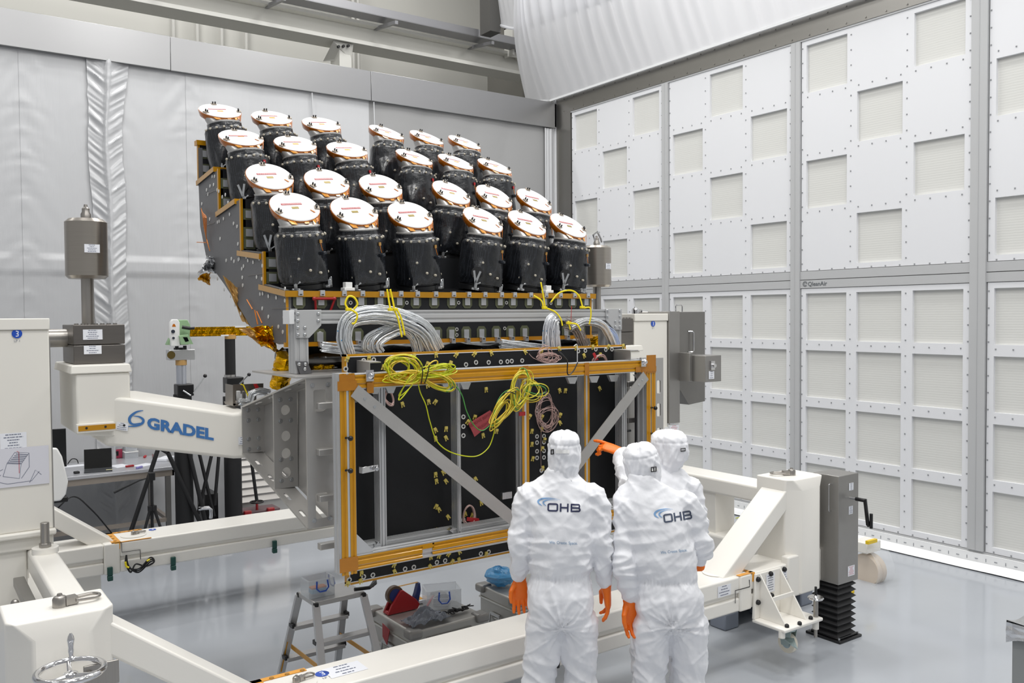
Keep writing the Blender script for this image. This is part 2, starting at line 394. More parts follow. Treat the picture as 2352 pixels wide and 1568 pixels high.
def sheet(x0, x1, z1, nx, dy=0, seams=(), amp=.012, nzz=150):
    g = G()
    def fn(i, j):
        x = x0+(x1-x0)*i; z = .0+z1*j
        d = amp*noise.noise(V(x*1.3, 3.1, z*.35))*2
        for s in seams:
            t = abs(x-s)
            w = max(0, 1-t/.42); d += .008*w*w*noise.noise(V(s, 9, z*16+t*5))+.012*w*noise.noise(V(s, 4, z*6+t*9))
        # horizontal pocket across the sheet
        if 2.95 < z < 3.12 and x1 < 5.5: d += .02
        return V(x, YB-dy-.03-abs(d)-(.1*(1-z/1.2)**2 if z < 1.2 else 0)*(.4+.6*abs(noise.noise(V(x*.8, z*.9, 1)))), z)
    g.grid(fn, nx, nzz); return g
xs = [aY(a, 300, YB).x for a in (-40, 50, 245, 430, 712, 845, 1262)]
defs = [(-8, xs[1]+.02, 'far left plastic curtain sheet behind the tall cream column'), (xs[1]-.02, xs[2], 'plastic curtain sheet between the left edge seam and the bunched strip'),
        (xs[2], xs[3]+.02, 'plastic curtain sheet right of the bunched strip, behind the survey instrument'), (xs[3]-.02, xs[5], 'plastic curtain sheet behind the left telescope columns'), (xs[5]-.02, xs[6], 'smooth plastic curtain sheet at the corner, behind the right telescopes')]
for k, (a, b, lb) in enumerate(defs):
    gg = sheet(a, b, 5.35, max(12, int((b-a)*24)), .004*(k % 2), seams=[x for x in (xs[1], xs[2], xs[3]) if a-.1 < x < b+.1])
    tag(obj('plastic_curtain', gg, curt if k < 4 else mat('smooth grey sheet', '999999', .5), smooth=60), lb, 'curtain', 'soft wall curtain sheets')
# bunched strip
g = G(); cx = xs[2]
def fn(i, j):
    z = 5.33*j; t = (i-.5)*2; sg = 1 if t > 0 else -1; a = abs(t); w = (.17+.05*math.exp(-((5.33-z)/.5)**2)+.015*noise.noise(V(1, 2, z*1.1)))
    cr = noise.noise(V(sg*3, 5, z*13-a*2.2))+.6*noise.noise(V(sg*7, 1, z*27-a*4)); c0 = .05*noise.noise(V(9, 2, z*.8))
    return V(cx+c0+t*w+.012*noise.noise(V(3, t*2, z*7)), YB-.06-.035*(1-a)**2-.05*max(-.3, cr)*a*(1.15-a)*2-(.03 if a < .12 else 0), z)
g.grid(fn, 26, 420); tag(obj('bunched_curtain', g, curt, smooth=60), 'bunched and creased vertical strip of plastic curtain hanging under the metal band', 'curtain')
for x, lb in ((xs[4], 'thin white hem cord hanging down the curtain behind the topmost telescopes'), (xs[5]+.05, 'second thin white hem cord, just right of the middle of the far curtain')):
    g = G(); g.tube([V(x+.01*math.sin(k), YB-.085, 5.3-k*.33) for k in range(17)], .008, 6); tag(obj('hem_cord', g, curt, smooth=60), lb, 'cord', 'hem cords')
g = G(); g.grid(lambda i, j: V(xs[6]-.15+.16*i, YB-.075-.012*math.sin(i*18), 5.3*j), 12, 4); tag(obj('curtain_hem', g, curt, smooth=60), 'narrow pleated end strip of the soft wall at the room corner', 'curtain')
# metal band over the soft wall, built from long sheets
bm1 = mat('satin metal band', '9c9c9d', .3, .75, var=.02, vscale=.8, stretch=(1, 1, 4))
xa = [-8, aY(387, 150, YB).x, aY(845, 200, YB).x, 8.36]
for k in range(3):
    g = G(); g.box(xa[k], xa[k+1]-.004, YB-.1-.012*(k == 0), YB-.03, 5.31, 5.70)
    struct('trim_%d' % (7+k), g, bm1, bevel=.004)
g = G(); g.box(8.33, 8.37, YB-.1, YB-.06, 5.33, 5.68); struct('trim_10', g, dark, smooth=0)
# ---- the building behind, above the soft wall
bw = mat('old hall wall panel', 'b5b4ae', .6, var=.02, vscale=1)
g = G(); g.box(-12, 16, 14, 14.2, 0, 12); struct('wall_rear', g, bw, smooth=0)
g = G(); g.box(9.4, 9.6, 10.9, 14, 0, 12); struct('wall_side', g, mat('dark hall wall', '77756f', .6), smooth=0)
g = G()
for x in (9.9, 13.9): g.box(x, x+.01, 13.98, 14.0, 0, 12)
for z in (7.6, 9.3): g.box(-12, 16, 13.985, 14.0, z, z+.02)
struct('trim_11', g, mat('joint shadow gap', '8a8984', .6), smooth=0)
cmw = mat('pale crane beam paint', 'd9d8d2', .5)
g = G(); g.box(-9, 9.38, 12.3, 12.75, 6.62, 6.68); g.box(-9, 9.38, 12.5, 12.56, 6.68, 6.95); g.box(-9, 9.38, 12.35, 12.7, 6.95, 7.0)
struct('trim_12', g, cmw, bevel=.004)
tr = thing('cable_tray', 'long grey cable tray running along the pale steel beam above the metal band', 'cable tray', (0, 12, 7))
g = G(); g.box(-9, 9.38, 12.0, 12.03, 7.0, 7.12); g.box(-9, 9.38, 12.26, 12.29, 7.0, 7.12); g.box(-9, 9.38, 12.0, 12.29, 6.995, 7.003); obj('tray', g, mat('galvanised tray', '97979a', .4, .5), tr)
for k in range(9):
    g = G(); x = -6+k*1.75; g.bar((x, 11.75, 6.86), (x+.02, 12.6, 6.98), .05, .05); obj('bracket_arm', g, MATS['galvanised tray'], tr)
g = G()
for z, x0, x1 in ((7.05, 4, 9.3), (7.07, 6, 9.38)): g.tube([V(x0, 12.1, z), V((x0+x1)/2, 12.14, z-.01), V(x1, 12.1, z)], .012, 6)
obj('cable', g, dark, tr)
g = G()
q = aY(795, 140, 12.4); g.box(q.x-.1, q.x+.1, 12.42, 12.75, 3, 6.61); g.prism([(q.x-.22, 12.35, 6.61), (q.x+.1, 12.35, 6.61), (q.x+.1, 12.42, 6.40), (q.x-.22, 12.75, 6.40)], (0, .02, 0))
for k in range(3): g.mi(1); g.cyl((q.x-.15+.08*k, 12.32, 6.53+.02*k), (q.x-.15+.08*k, 12.36, 6.53+.02*k), .022, n=8)
g.mi(0)
for px in (710, 808, 903, 1006, 1050): pass
struct('trim_13', g, [cmw, dark], smooth=0)
g = G()
for px in (399, 454, 510, 566): q = aY(px, 100, 13.9); g.cyl((q.x, 13.9, 4), (q.x, 13.9, 8.2), .03, n=10)
for dx in (0, .09): q = aY(808, 20, 13.9); g.cyl((q.x+dx, 13.85, 4), (q.x+dx, 13.85, 11), .03, n=10)
struct('trim_14', g, mat('pipe paint', 'b5b4af', .5))
g = G(); q = aY(1185, 115, 12.3)
for dx in (-.12, .12): g.box(q.x+dx-.02, q.x+dx+.02, 12.2, 12.45, 6.9, 7.4)
g.box(q.x-.1, q.x+.1, 12.3, 12.34, 6.9, 7.4); g.box(q.x-.14, q.x+.14, 12.2, 12.45, 7.38, 7.4)
struct('trim_15', g, cmw, smooth=0)
g = G(); q = aY(1130, 20, 11.6); g.box(q.x-.1, q.x+.1, 11.5, 11.8, 6.95, 7.6); g.ball((q.x+.13, 11.6, 7.2), .04, 6); struct('trim_16', g, mat('dark bracket', '4b4a48', .5), smooth=0)
# ---- translucent ceiling drapes over the steel band
X1 = XR-.06
def fn(i, j):
    y = 11.35-10.9*i; e = max(0, y-10.62); z0 = 5.745+.2*e; z = z0+j*1.75
    y2 = y-(.45*e/.7)*j*1.2
    x = X1-.55*j-.14*math.sin(PI*j)
    amp = .012+.05*j**.6
    q = noise.noise(V(y*1.6, 2, j*.6))
    return V(x-amp*(.6*math.sin(y*26+3*q)+.5*noise.noise(V(y*11, 1, j*1.2)))-.05*j*noise.noise(V(y*3, 5, j)), y2, z)
g = G(); g.grid(fn, 420, 30)
tag(obj('ceiling_drape', g, drape, smooth=60), 'large white translucent drape hanging from above down to the steel band on the right wall', 'drape')
g = G(); g.bar(V(X1-.03, 10.66, 5.75), V(X1-.03, .5, 5.75), .035, .03); g.tube([fn(k/40*.07, 0) for k in range(41)], .014, 6)
obj('hem_rail', g, white, bpy.data.objects['ceiling_drape'])
lowp = spline([aX(x, y, 8.0) for x, y in ((1138, -30), (1141, 45), (1165, 63), (1200, 64), (1250, 46), (1310, 26), (1400, -4), (1600, -70), (1900, -160))], 8); nl = len(lowp)-1
def fn(i, j):
    t = i*nl; k = min(int(t), nl-1); p = lowp[k].lerp(lowp[k+1], t-k); return p+V(-.3*j-.03*math.sin(t*2.3)*j, .1*j, 1.7*j)
g = G(); g.grid(fn, 160, 12); g.tube([p+V(-.01, 0, 0) for p in lowp], .022, 8)
tag(obj('upper_drape', g, drape, smooth=60), 'small white swagged drape with corded lower edge, above the big drape', 'drape')
# ---- ceiling lights of the hall (out of the picture, over the work area) and added fill lamps
def lamp(x, y, z, sx, sy, power, rot=(0, 0, 0), col=(1, .99, .97)):
    ld = bpy.data.lights.new('ceiling_or_fill_light', 'AREA'); ld.shape = 'RECTANGLE'; ld.size = sx; ld.size_y = sy; ld.energy = power; ld.color = col
    lo = bpy.data.objects.new('ceiling_or_fill_light', ld); COL.objects.link(lo); lo.location = (x, y, z); lo.rotation_euler = rot
    return lo
for (x, y, p) in ((.5, 2.0, 230), (3.6, 1.5, 230), (6.9, 3.0, 190), (1.2, 8.6, 170), (4.2, 7.6, 170), (6.9, 6.6, 170), (-2.5, 5, 150), (6.6, 9.5, 70)):
    lamp(x, y, 9.2, 1.3, .35, p*.37)
    lamp(x, y+.7, 9.2, 1.3, .35, p*.37)
for (x, y) in ((-1.5, -2.0), (1.5, -3.0), (4.5, -2.5), (7.0, -1.0)):  # added fill lamps behind the camera, brightening the workers' backs
    lamp(x, y, 8.6, 1.6, .8, 58, (math.radians(38), 0, math.radians(-35)))
for x, p in ((-1, 120), (3, 95), (6.5, 40)):  # unseen lamps added to lift the dark rear hall wall
    lamp(x, 12.0, 9.6, 1.6, .4, p, (math.radians(28), 0, 0))
for y in (4.2, 7.0):  # unseen lamps added beyond the right wall to light the drape from behind
    lamp(10.2, y, 8.4, 1.2, .5, 62, (0, math.radians(48), 0))
w = bpy.data.worlds.new('hall'); scene.world = w; w.use_nodes = True
bg = w.node_tree.nodes['Background']; bg.inputs[0].default_value = (.99, .995, 1, 1); bg.inputs[1].default_value = .37
scene.view_settings.view_transform = 'Standard'; scene.view_settings.look = 'None'; scene.view_settings.gamma = 1; scene.view_settings.exposure = 0
try: scene.view_settings.use_curve_mapping = False
except Exception: pass
# ------------------------------------------------------------ welded white trolley frame
ZT = .65
tf = thing('trolley_frame', 'large white welded trolley frame carrying the tilting device, on the grey floor', 'trolley', (3.05, 5.9, 0))
def rail(y0, y1, nm):
    g = G()
    for x0, x1 in ((.75, 1.3), (1.42, 4.66), (4.78, 5.35)):
        g.box(x0, x1, y0, y1, .535, ZT); g.box(x0, x1, y0+.02, y1-.02, .5, .54); g.box(x0, x1, y0, y1, .41, .505)
    for x0, x1 in ((1.3, 1.42), (4.66, 4.78)): g.box(x0, x1, y0-.006, y1+.006, .405, ZT+.002)
    return obj(nm, g, cream, tf, bevel=.012, seg=3)
fr = rail(3.9, 4.2, 'rail'); rr = rail(7.45, 7.82, 'rail')
# joint gap of the bolted rail sections
for pts, y in ((((1721, 1331), (1722, 1347), (1689, 1356), (1689, 1385)), 3.893), (((279, 1246), (280, 1268), (322, 1262), (323, 1284)), 7.443)):
    P = [aY(a, b, y) for a, b in pts]; g = G(); g.tube(P, .003, 4); obj('joint_line', g, dark, tf, smooth=0)
# end trusses
for sx in (0, 1):
    X = (lambda x: x) if sx == 0 else (lambda x: 5.925-x)
    bx = lambda g, a, b, *r: g.box(min(X(a), X(b)), max(X(a), X(b)), *r)
    tb = (.58, .72) if sx == 0 else (.34, .60); lb = (.42, .75) if sx == 0 else (.27, .62)
    g = G(); bx(g, tb[0], tb[1], 4.15, 7.55, 1.0, 1.13); obj('cross_beam', g, cream, tf, bevel=.02, seg=3)
    g = G(); bx(g, lb[0], lb[1], 3.95, 7.75, .42, .68); obj('cross_beam', g, cream, tf, bevel=.02, seg=3)
    for ya, yb in ((4.72, 5.02), (6.7, 7.0)):
        g = G(); bx(g, tb[0]+.01, tb[1]-.02, ya, yb, .66, 1.02)
        g.prism([(X(tb[0]+.02), yb, 1.0), (X(tb[0]+.02), yb+.12, 1.0), (X(tb[0]+.02), yb, .85)], (X(0)-X(-.01) if sx else .01, 0, 0)); obj('stub_post', g, cream, tf, bevel=.008)
    for y0, y1 in ((3.9, 4.2), (7.5, 7.8)):
        g = G(); s = -1 if y0 < 5 else 1; yf = 3.87 if s < 0 else 7.83; ym = 3.95 if s < 0 else 7.75; yb = 4.2 if s < 0 else 7.5
        hexp = lambda z: [V(X(.41), yf, z), V(X(.62), yf, z), V(X(.72), ym, z), V(X(.72), yb, z), V(X(.32), yb, z), V(X(.32), ym, z)]
        rec = lambda z: [V(X(.34), yf+.03*-s*1, z), V(X(.69), yf+.03*-s, z), V(X(.72), ym-.01, z), V(X(.72), yb, z), V(X(.32), yb, z), V(X(.32), ym-.01, z)]
        g.loft([hexp(.41), hexp(1.17), rec(1.245)]); p = obj('corner_post', g, cream, tf, bevel=.01, seg=3)
        # slanting brace to the rail
        g = G(); ym2 = 4.05 if s < 0 else 7.63
        a, b = V(X(.66), ym2, 1.13), V(X(1.36), ym2, .60)
        g.bar(a, b, .22, .12); obj('brace', g, cream, tf, bevel=.012, seg=3)
        c = V(X(.53), (y0+y1)/2-.02, 1.245)
        shackle(tf, c, (1 if s < 0 and sx == 0 else -.8, .15 if sx == 0 else .5, 0), .95, steel)
    g = G(); bx(g, .34, .44, 3.92, 4.02, .41, .72); bx(g, .40, .76, 3.885, 3.95, .40, .70); obj('end_block', g, cream, tf, bevel=.012)
# warning tape frames with mounting eyes on the rails
def tapeset(cx, y0, y1, z, d, sec):
    g = G(); w = .035; e = .002
    if sec == 'R':
        g.box(cx-.02, cx+w-.02, y0+.01, y1+.004, z, z+e); g.box(cx-.33, cx+w-.02, y1-w-.01, y1-.005, z, z+e); g.box(cx-.14, cx+w-.02, y0-.002, y0+.033, z, z+e); g.box(cx+w-.045, cx+w-.02, y0-.003, y0-.0005, z-.06, z+e)
    else:
        g.box(cx, cx+.07, y0-.002, y1, z, z+e); g.box(cx, cx+.3, y1-w, y1, z, z+e); g.box(cx, cx+.3, y0, y0+w*.5, z, z+e); g.box(cx+.02, cx+.06, y0-.004, y0-.001, z-.05, z+e)
    g.mi(1)
    for k in range(3):
        x = (cx-.0025 if sec == 'R' else cx+.035)
        g.cyl((x, y0+.06+k*.09, z+e), (x, y0+.06+k*.09, z+e+.003), .012, n=10)
        x2 = cx-.08-.09*k if sec == 'R' else cx+.12+.08*k
        g.cyl((x2, y1-w/2-.008, z+e), (x2, y1-w/2-.008, z+e+.003), .012, n=10)
    obj('tape', g, [mat('yellow polyimide tape', 'eea312', .3, .1, var=.06, vscale=15, coat=.4), mat('tape cap', 'a3731a', .3)], tf, smooth=0)
    s = -1 if sec == 'R' else 1; c = V(cx+s*.2, (y0+y1)/2, z)
    g = G(); g.cyl(c, c+V(0, 0, .004), .1, n=32); obj('round_cover', g, cream, tf)
    shackle(tf, c+V(0, 0, .004), (.9, .25, 0), .62, steel)
tapeset(4.80, 3.9, 4.2, ZT+.002, 1, 'R'); tapeset(1.36, 7.45, 7.82, ZT+.002, 1, 'L'); tapeset(1.36, 3.9, 4.2, ZT+.002, 1, 'L')
sticker(tf, aZ(740, 1547, ZT+.001), (1, 0, 0), (0, 1, 0), .035)
paperlabel(tf, aZ(792, 1537, ZT+.001), (1, 0, 0), (0, 1, 0), .2, .13, 4)
sticker(tf, aZ(350, 1216, ZT+.001), (1, 0, 0), (0, 1, 0), .03)
q = V(5.165, 4.03, .0); d = (V(5.44, 0, 1.13)-V(4.74, 0, .60)).normalized()
nrm = V(-d.z, 0, d.x); c = V(5.36, 4.07, 1.13-.06+.02); c = V(5.33, 4.08, 0); t = (5.33-4.74)/(5.44-4.74); c.z = .60+t*.53; c += nrm*.062
sticker(tf, c, (0, -1, 0), d, .035)
paperlabel(tf, aY(270, 1246, 7.44), (1, 0, 0), (0, 0, 1), .1, .05, 3) if False else None
paperlabel(tf, V(4.50, 3.897, .585), (1, 0, 0), (0, 0, 1), .13, .075, 4); paperlabel(tf, V(5.12, 3.897, .575), (1, 0, 0), (0, 0, 1), .12, .09, 5)
g = G()
for px, py in ((252, 1293), (397, 1262), (630, 1226)):
    q = aY(px, py-6, 7.44); g.box(q.x-.02, q.x+.02, 7.425, 7.45, .40, .47); g.box(q.x-.02, q.x+.02, 7.42, 7.46, .36, .4)
    obj('cable_clamp', g, mat('dark green clamp', '1c4a43', .4), tf, bevel=.006); g = G()
g = G()
for i in range(3):
    o = aY(315+i*10, 1292, 7.42)
    g.tube(spline([aY(290, 1274, 7.43), aY(290+i*3, 1300, 7.41), aY(318, 1306+i*4, 7.4), aY(345, 1280+i*5, 7.42), aY(354, 1290, 7.4), aY(335, 1300, 7.42), aY(312, 1295, 7.41), aY(300, 1312+i, 7.4), aY(288, 1294, 7.43)], 8), .006, 6)
ca = thing('coiled_cable', 'small black and yellow cable coil hanging under the rear rail', 'cable', (1.6, 7.42, .4)); obj('cable', g, dark, ca)
g = G(); g.tube(spline([aY(288, 1290, 7.40), aY(290, 1300, 7.4), aY(296, 1303, 7.4)], 6), .008, 6); g.tube([aY(337, 1288, 7.4), aY(344, 1284, 7.4)], .008, 6); obj('cable_marker', g, yel, ca)
# wheels under the rails
def caster(c, name_label, r=.08, vis=True):
    t = thing('caster', name_label, 'wheel', (c[0], c[1], 0)); c = V(*c)
    g = G(); g.lathe(c+V(-.02, 0, 0), (1, 0, 0), [(r*.5, 0), (r*.96, .0), (r, .006), (r, .034), (r*.96, .04), (r*.5, .04)], 28); obj('tyre', g, mat('cream nylon wheel', 'e9e2d2', .45), t)
    g = G(); g.lathe(c+V(-.024, 0, 0), (1, 0, 0), [(r*.2, 0), (r*.5, .003), (r*.5, .045), (r*.2, .048)], 20); obj('hub', g, mat('pale blue hub', 'a9bcc4', .4, .3), t)
    for s in (-1, 1):
        g = G(); g.prism([c+V(s*.03, -.03, -.015), c+V(s*.03, .03, -.015), c+V(s*.03, .05, r+.025), c+V(s*.03, -.05, r+.025)], (s*.004, 0, 0)); obj('fork', g, mat('zinc plated steel', 'a9b9b8', .35, .7), t)
    g = G(); g.cyl(c+V(0, 0, r+.02), c+V(0, 0, r+.045), .055, n=20); g.box(c.x-.06, c.x+.06, c.y-.055, c.y+.055, c.z+r+.045, c.z+r+.053); obj('swivel_plate', g, MATS['zinc plated steel'], t)
    return t
q = aY(218, 1318, 7.3)
cw = caster((q.x, 7.6, .145), 'pale nylon wheel hanging under the left end of the rear rail')
g = G(); g.box(q.x-.08, q.x+.08, 7.52, 7.68, .27, .43); obj('mount_block', g, cream, cw, bevel=.006)
# ---- bolted bracket with caster and levelling screw at the front right
XB, YF = 4.96, 3.88
tb = thing('caster_bracket', 'white bolted bracket with two triangular ribs on the front rail beside the grey jack', 'bracket', (5.0, 3.8, .35))
g = G(); g.prism([(4.80, 3.875, .645), (5.08, 3.875, .645), (5.10, 3.875, .335), (4.78, 3.875, .335)], (0, .02, 0)); obj('back_plate', g, cream, tb, bevel=.004)
g = G(); g.box(4.78, 5.2, 3.62, 3.895, .31, .335); obj('base_plate', g, cream, tb, bevel=.008)
for x in (4.84, 5.06):
    g = G(); g.prism([(x, 3.875, .64), (x, 3.875, .335), (x, 3.66, .335)], (.012, 0, 0)); obj('rib', g, cream, tb, bevel=.002)
g = G(); g.bar((4.85, 3.77, .49), (5.07, 3.77, .49), .012, .03); obj('cross_bar', g, cream, tb, bevel=.002)
for x, z in ((4.815, .61), (4.95, .625), (5.10, .63), (4.815, .45), (4.96, .47)):
    g = G(); g.lathe((x, 3.875, z), (0, -1, 0), [(.018, 0), (.018, .012), (.012, .02)], 10); obj('cap_nut', g, dark, tb)
for x, y in ((4.84, 3.65), (4.95, 3.63), (5.10, 3.65)):
    g = G(); g.lathe((x, y, .335), (0, 0, 1), [(.015, 0), (.015, .015), (.008, .022)], 10); obj('cap_nut', g, dark, tb)
g = G(); g.cyl((4.80, 3.66, .27), (4.80, 3.66, .32), .022); g.cyl((5.17, 3.66, .25), (5.17, 3.66, .31), .022); obj('boss', g, cream, tb)
g = G(); g.cyl((5.17, 3.66, .19), (5.17, 3.66, .47), .012); g.cyl((5.17, 3.66, .335), (5.17, 3.66, .45), .017); obj('screw', g, steel, tb)
g = G(); g.lathe((5.17, 3.66, .455), (0, 0, 1), [(.01, 0), (.05, .004), (.055, .012), (.05, .02), (.02, .02), (.012, .03)], 24); obj('handwheel', g, chrome, tb)
g = G(); g.cyl((5.17, 3.66, .48), (5.17, 3.66, .545), .009); obj('grip', g, blackp, tb)
paperlabel(tb, (4.95, 3.872, .56), (1, 0, 0), (0, 0, 1), .09, .13, 7)
cs = caster((4.97, 3.74, .175), 'white wheel with brake lever under the bracket on the front rail', .07)
g = G(); g.box(4.90, 5.04, 3.67, 3.81, .29, .308); g.prism([(4.86, 3.70, .24), (4.82, 3.60, .23), (4.86, 3.58, .20), (4.93, 3.66, .23)], (0, 0, .008)); obj('brake_lever', g, MATS['zinc plated steel'], cs)
# ---- screw jack in steel housing
jk = thing('screw_jack', 'tall grey steel jack housing on black concertina bellows at the front right corner', 'jack', (5.76, 3.92, 0))
J0, J1, K0, K1 = 5.64, 5.89, 3.80, 3.99
g = G(); g.box(J0, J1, K0, 4.02, .43, 1.24); obj('housing', g, steelb, jk, bevel=.004)
g = G(); g.box(5.62, 5.90, 3.77, 4.07, 0, .02); g.box(5.64, 5.88, 3.79, 4.05, .02, .032); obj('foot_plate', g, mat('black painted steel', '141416', .25), jk, bevel=.012)
for x, y in ((5.645, 4.04), (5.645, 3.795), (5.88, 3.795), (5.88, 4.04)):
    g = G(); g.cyl((x, y, .02), (x, y, .036), .008, n=8); obj('foot_bolt', g, bolt, jk)
g = G(); rings = []; n = 9
for k in range(2*n+1):
    z = .03+.42*k/(2*n); r = .115 if k % 2 == 0 else .088; r *= 1-.12*math.sin(PI*k/(2*n))*0
    t = .10*(1-.0)
    c = (5.76, 3.92); rr_ = []
    for a, b in ((-1, -1), (1, -1), (1, 1), (-1, 1)):
        rr_.append(V(c[0]+a*r, c[1]+b*r, z))
    rings.append(rr_)
g.loft(rings); obj('bellows', g, mat('black bellows fabric', '222224', .55, bump=.1), jk, smooth=0)
g = G(); 
for z in (1.15, .985, .82): g.cyl((J0-.002, 4.01, z), (J0-.006, 4.01, z), .006, n=8)
obj('screw', g, bolt, jk)
g = G(); hp = aX(1904, 1112, J0-.03); hq = aX(1904, 1174, J0-.03); y = hp.y
g.tube([V(J0, y, hp.z), V(J0-.025, y, hp.z), V(J0-.03, y, hp.z-.006), V(J0-.03, y, hq.z+.006), V(J0-.025, y, hq.z), V(J0, y, hq.z)], .004, 8); obj('handle', g, chrome, jk)
a = aY(1953, 1143, K0); g = G(); g.cyl(a, a+V(0, -.05, 0), .009); obj('crank_shaft', g, bolt, jk)
g = G(); b_ = a+V(0, -.045, 0); g.cyl(b_, b_+V(.0, -.08, 0), .014); e_ = b_+V(0, -.075, 0); g.bar(e_+V(0, 0, .012), e_+V(.04, 0, -.19), .018, .022, (0, 1, 0)); g.cyl(e_+V(.04, .0, -.19), e_+V(.05, .0, -.19), .012)
g.cyl(e_+V(.05, -.02, -.21), e_+V(.05, -.02, -.10), .012); obj('crank', g, blackp, jk, bevel=.002)
paperlabel(jk, aY(1955, 1117, K0-.001), (1, 0, 0), (0, 0, 1), .055, .055, 5); paperlabel(jk, aY(1954, 1171, K0-.001), (1, 0, 0), (0, 0, 1), .05, .06, 7); paperlabel(jk, aY(1955, 1310, K0-.001), (1, 0, 0), (0, 0, 1), .085, .075, 7, True)
# near left handwheel of the opposite jack
hw = thing('handwheel', 'polished three-spoke handwheel with upright grip in front of the near left post', 'wheel', (.515, 3.68, 1.09))
W = V(.515, 3.68, 1.075)
g = G(); g.tube([W+V(.118*math.cos(t*PI/20), .118*math.sin(t*PI/20), .018) for t in range(40)], .0125, 14, closed=True); obj('rim', g, chrome, hw, smooth=60)
for k in range(3):
    t = math.radians(85+120*k); g = G(); g.tube([W+V(.02*math.cos(t), .02*math.sin(t), .0), W+V(.075*math.cos(t), .075*math.sin(t), .004), W+V(.112*math.cos(t), .112*math.sin(t), .016)], [.011, .009, .008], 10); obj('spoke', g, chrome, hw)
g = G(); g.lathe(W+V(0, 0, -.03), (0, 0, 1), [(.02, 0), (.02, .02), (.028, .03), (.026, .04), (.012, .046)], 20); obj('hub', g, chrome, hw)
q = W+V(.02, .116, .025); g = G(); g.lathe(q, (0, 0, 1), [(.012, 0), (.012, .006), (.008, .01), (.011, .03), (.01, .045), (.012, .06), (.014, .075), (.011, .09), (.004, .102)], 16); obj('grip', g, chrome, hw)
g = G(); g.box(.57, .70, 3.74, 3.752, .98, 1.075); g.cyl((.59, 3.74, 1.04), (.59, 3.72, 1.04), .016, n=6); g.cyl((W.x, W.y, .8), (W.x, W.y, 1.05), .018); obj('mount_plate', g, steel, hw, bevel=.003)
g = G(); g.cyl((W.x, W.y, .5), (W.x, W.y, 1.0), .05); g.box(.44, .6, 3.68, 3.875, .6, .98); obj('jack_body', g, cream, hw, bevel=.01)
# pin, knob and grey bar by the left column
pn_ = thing('locking_pin', 'steel hex pin standing on the white left cross beam', 'pin', (.66, 5.35, 1.13))
c = aZ(104, 1262, 1.145); g = G(); g.cyl((c.x, c.y, 1.13), (c.x, c.y, 1.16), .068, n=28); obj('collar', g, cream, pn_)
g = G(); g.cyl((c.x, c.y, 1.16), (c.x, c.y, 1.185), .032, n=6); g.cyl((c.x, c.y, 1.16), (c.x, c.y, 1.30), .023, n=20); obj('pin', g, steel, pn_, bevel=.003)
kb = thing('star_knob', 'black knob beside the steel pin under the left column', 'knob', (c.x-.04, c.y+.14, 1.13))
g = G(); c2 = aZ(93, 1250, 1.15)+V(0, .1, 0); g.lathe((c2.x, c2.y, 1.13), (0, 0, 1), [(.06, 0), (.065, .02), (.05, .035)], 12); obj('grip', g, blackp, kb)
g = G(); g.cyl((c2.x, c2.y, 1.165), (c2.x, c2.y, 1.19), .012); g.ball((c2.x, c2.y, 1.195), .014, 6); obj('bolt', g, bolt, kb)
gb = thing('slide_bar', 'grey metal slide bar with clamps lying left of the cross beam', 'bar', (.52, 5.2, .9))
g = G(); g.box(.50, .555, 4.3, 5.55, .95, 1.0); obj('bar', g, steelb, gb, bevel=.004)
g = G(); 
for y in (4.55, 5.05): g.cyl((.46, y, .72), (.46, y, 1.0), .016); g.bar((.44, y, .86), (.55, y, .86), .02, .02); g.ball((.46, y, 1.0), .02, 6)
obj('clamp', g, steel, gb)
# ------------------------------------------------------------ tilting columns, arms and clamp blocks
def pxs(pts, Y): return [aY(x, y, Y) for x, y in pts]
def column(x0, x1, name, label):
    t = thing(name, label, 'column', ((x0+x1)/2, 5.85, 1.13))
    g = G(); g.box(x0, x1, 5.6, 6.1, 1.24, 2.385); obj('body', g, cream2, t, bevel=.006)
    g = G(); g.box(x0-.004, x1+.004, 5.59, 6.11, 2.385, 2.45); g.box(x0+.02, x1-.02, 5.61, 6.09, 2.38, 2.39); obj('cap', g, cream2, t, bevel=.01)
    g = G(); g.box(x0-.01, x1+.012, 5.57, 6.13, 1.205, 1.24); obj('base_flange', g, cream2, t, bevel=.01)
    g = G(); g.box(x0+.03, x1-.0, 5.6, 6.1, 1.13, 1.205); obj('foot', g, cream2, t, bevel=.01)
    return t
lc = column(.30, .714, 'tilt_column', 'tall cream column at the left picture edge with a drawing sheet taped on')
g = G(); g.box(.02, .58, 5.62, 6.1, .68, 1.2); obj('pedestal', g, cream2, lc, bevel=.015)
g = G(); g.box(.704, .72, 5.605, 5.62, 1.24, 2.33); obj('edge_strip', g, steelb, lc)
sticker(lc, aY(39, 766, 5.597), (1, 0, 0), (0, 0, 1), .026)
paperlabel(lc, aY(31, 1014, 5.597), (1, 0, 0), (0, 0, 1), .13, .1, 6)
# drawing sheet: pale sheet with a sketch of the device
o = aY(44, 1074, 5.596); g = G(); g.box(o.x-.16, o.x+.15, 5.594, 5.5965, o.z-.105, o.z+.115)
g.mi(1)
def ln(pts, wd=.0025): ribbon(g, pts, wd, V(o.x, 5.593, o.z), (1, 0, 0), (0, 0, 1))
ln([(-.08, -.04), (0, -.06), (.01, .02), (-.06, .03), (-.08, -.04)]); ln([(-.06, .03), (-.02, .09), (.05, .08), (.01, .02)]); ln([(.01, -.06), (.05, 0), (.05, .08)])
for i in range(6): ln([(-.055+.008*i, .035+.009*i), (.01+.007*i, .025+.009*i)], .004)
ln([(-.13, -.06), (-.06, -.085), (.06, -.08), (.1, -.03)]); ln([(-.12, -.02), (-.08, 0)]); ln([(.05, -.09), (.08, -.02), (.11, -.05)]); ln([(-.14, .0), (-.11, -.05), (-.09, -.03)])
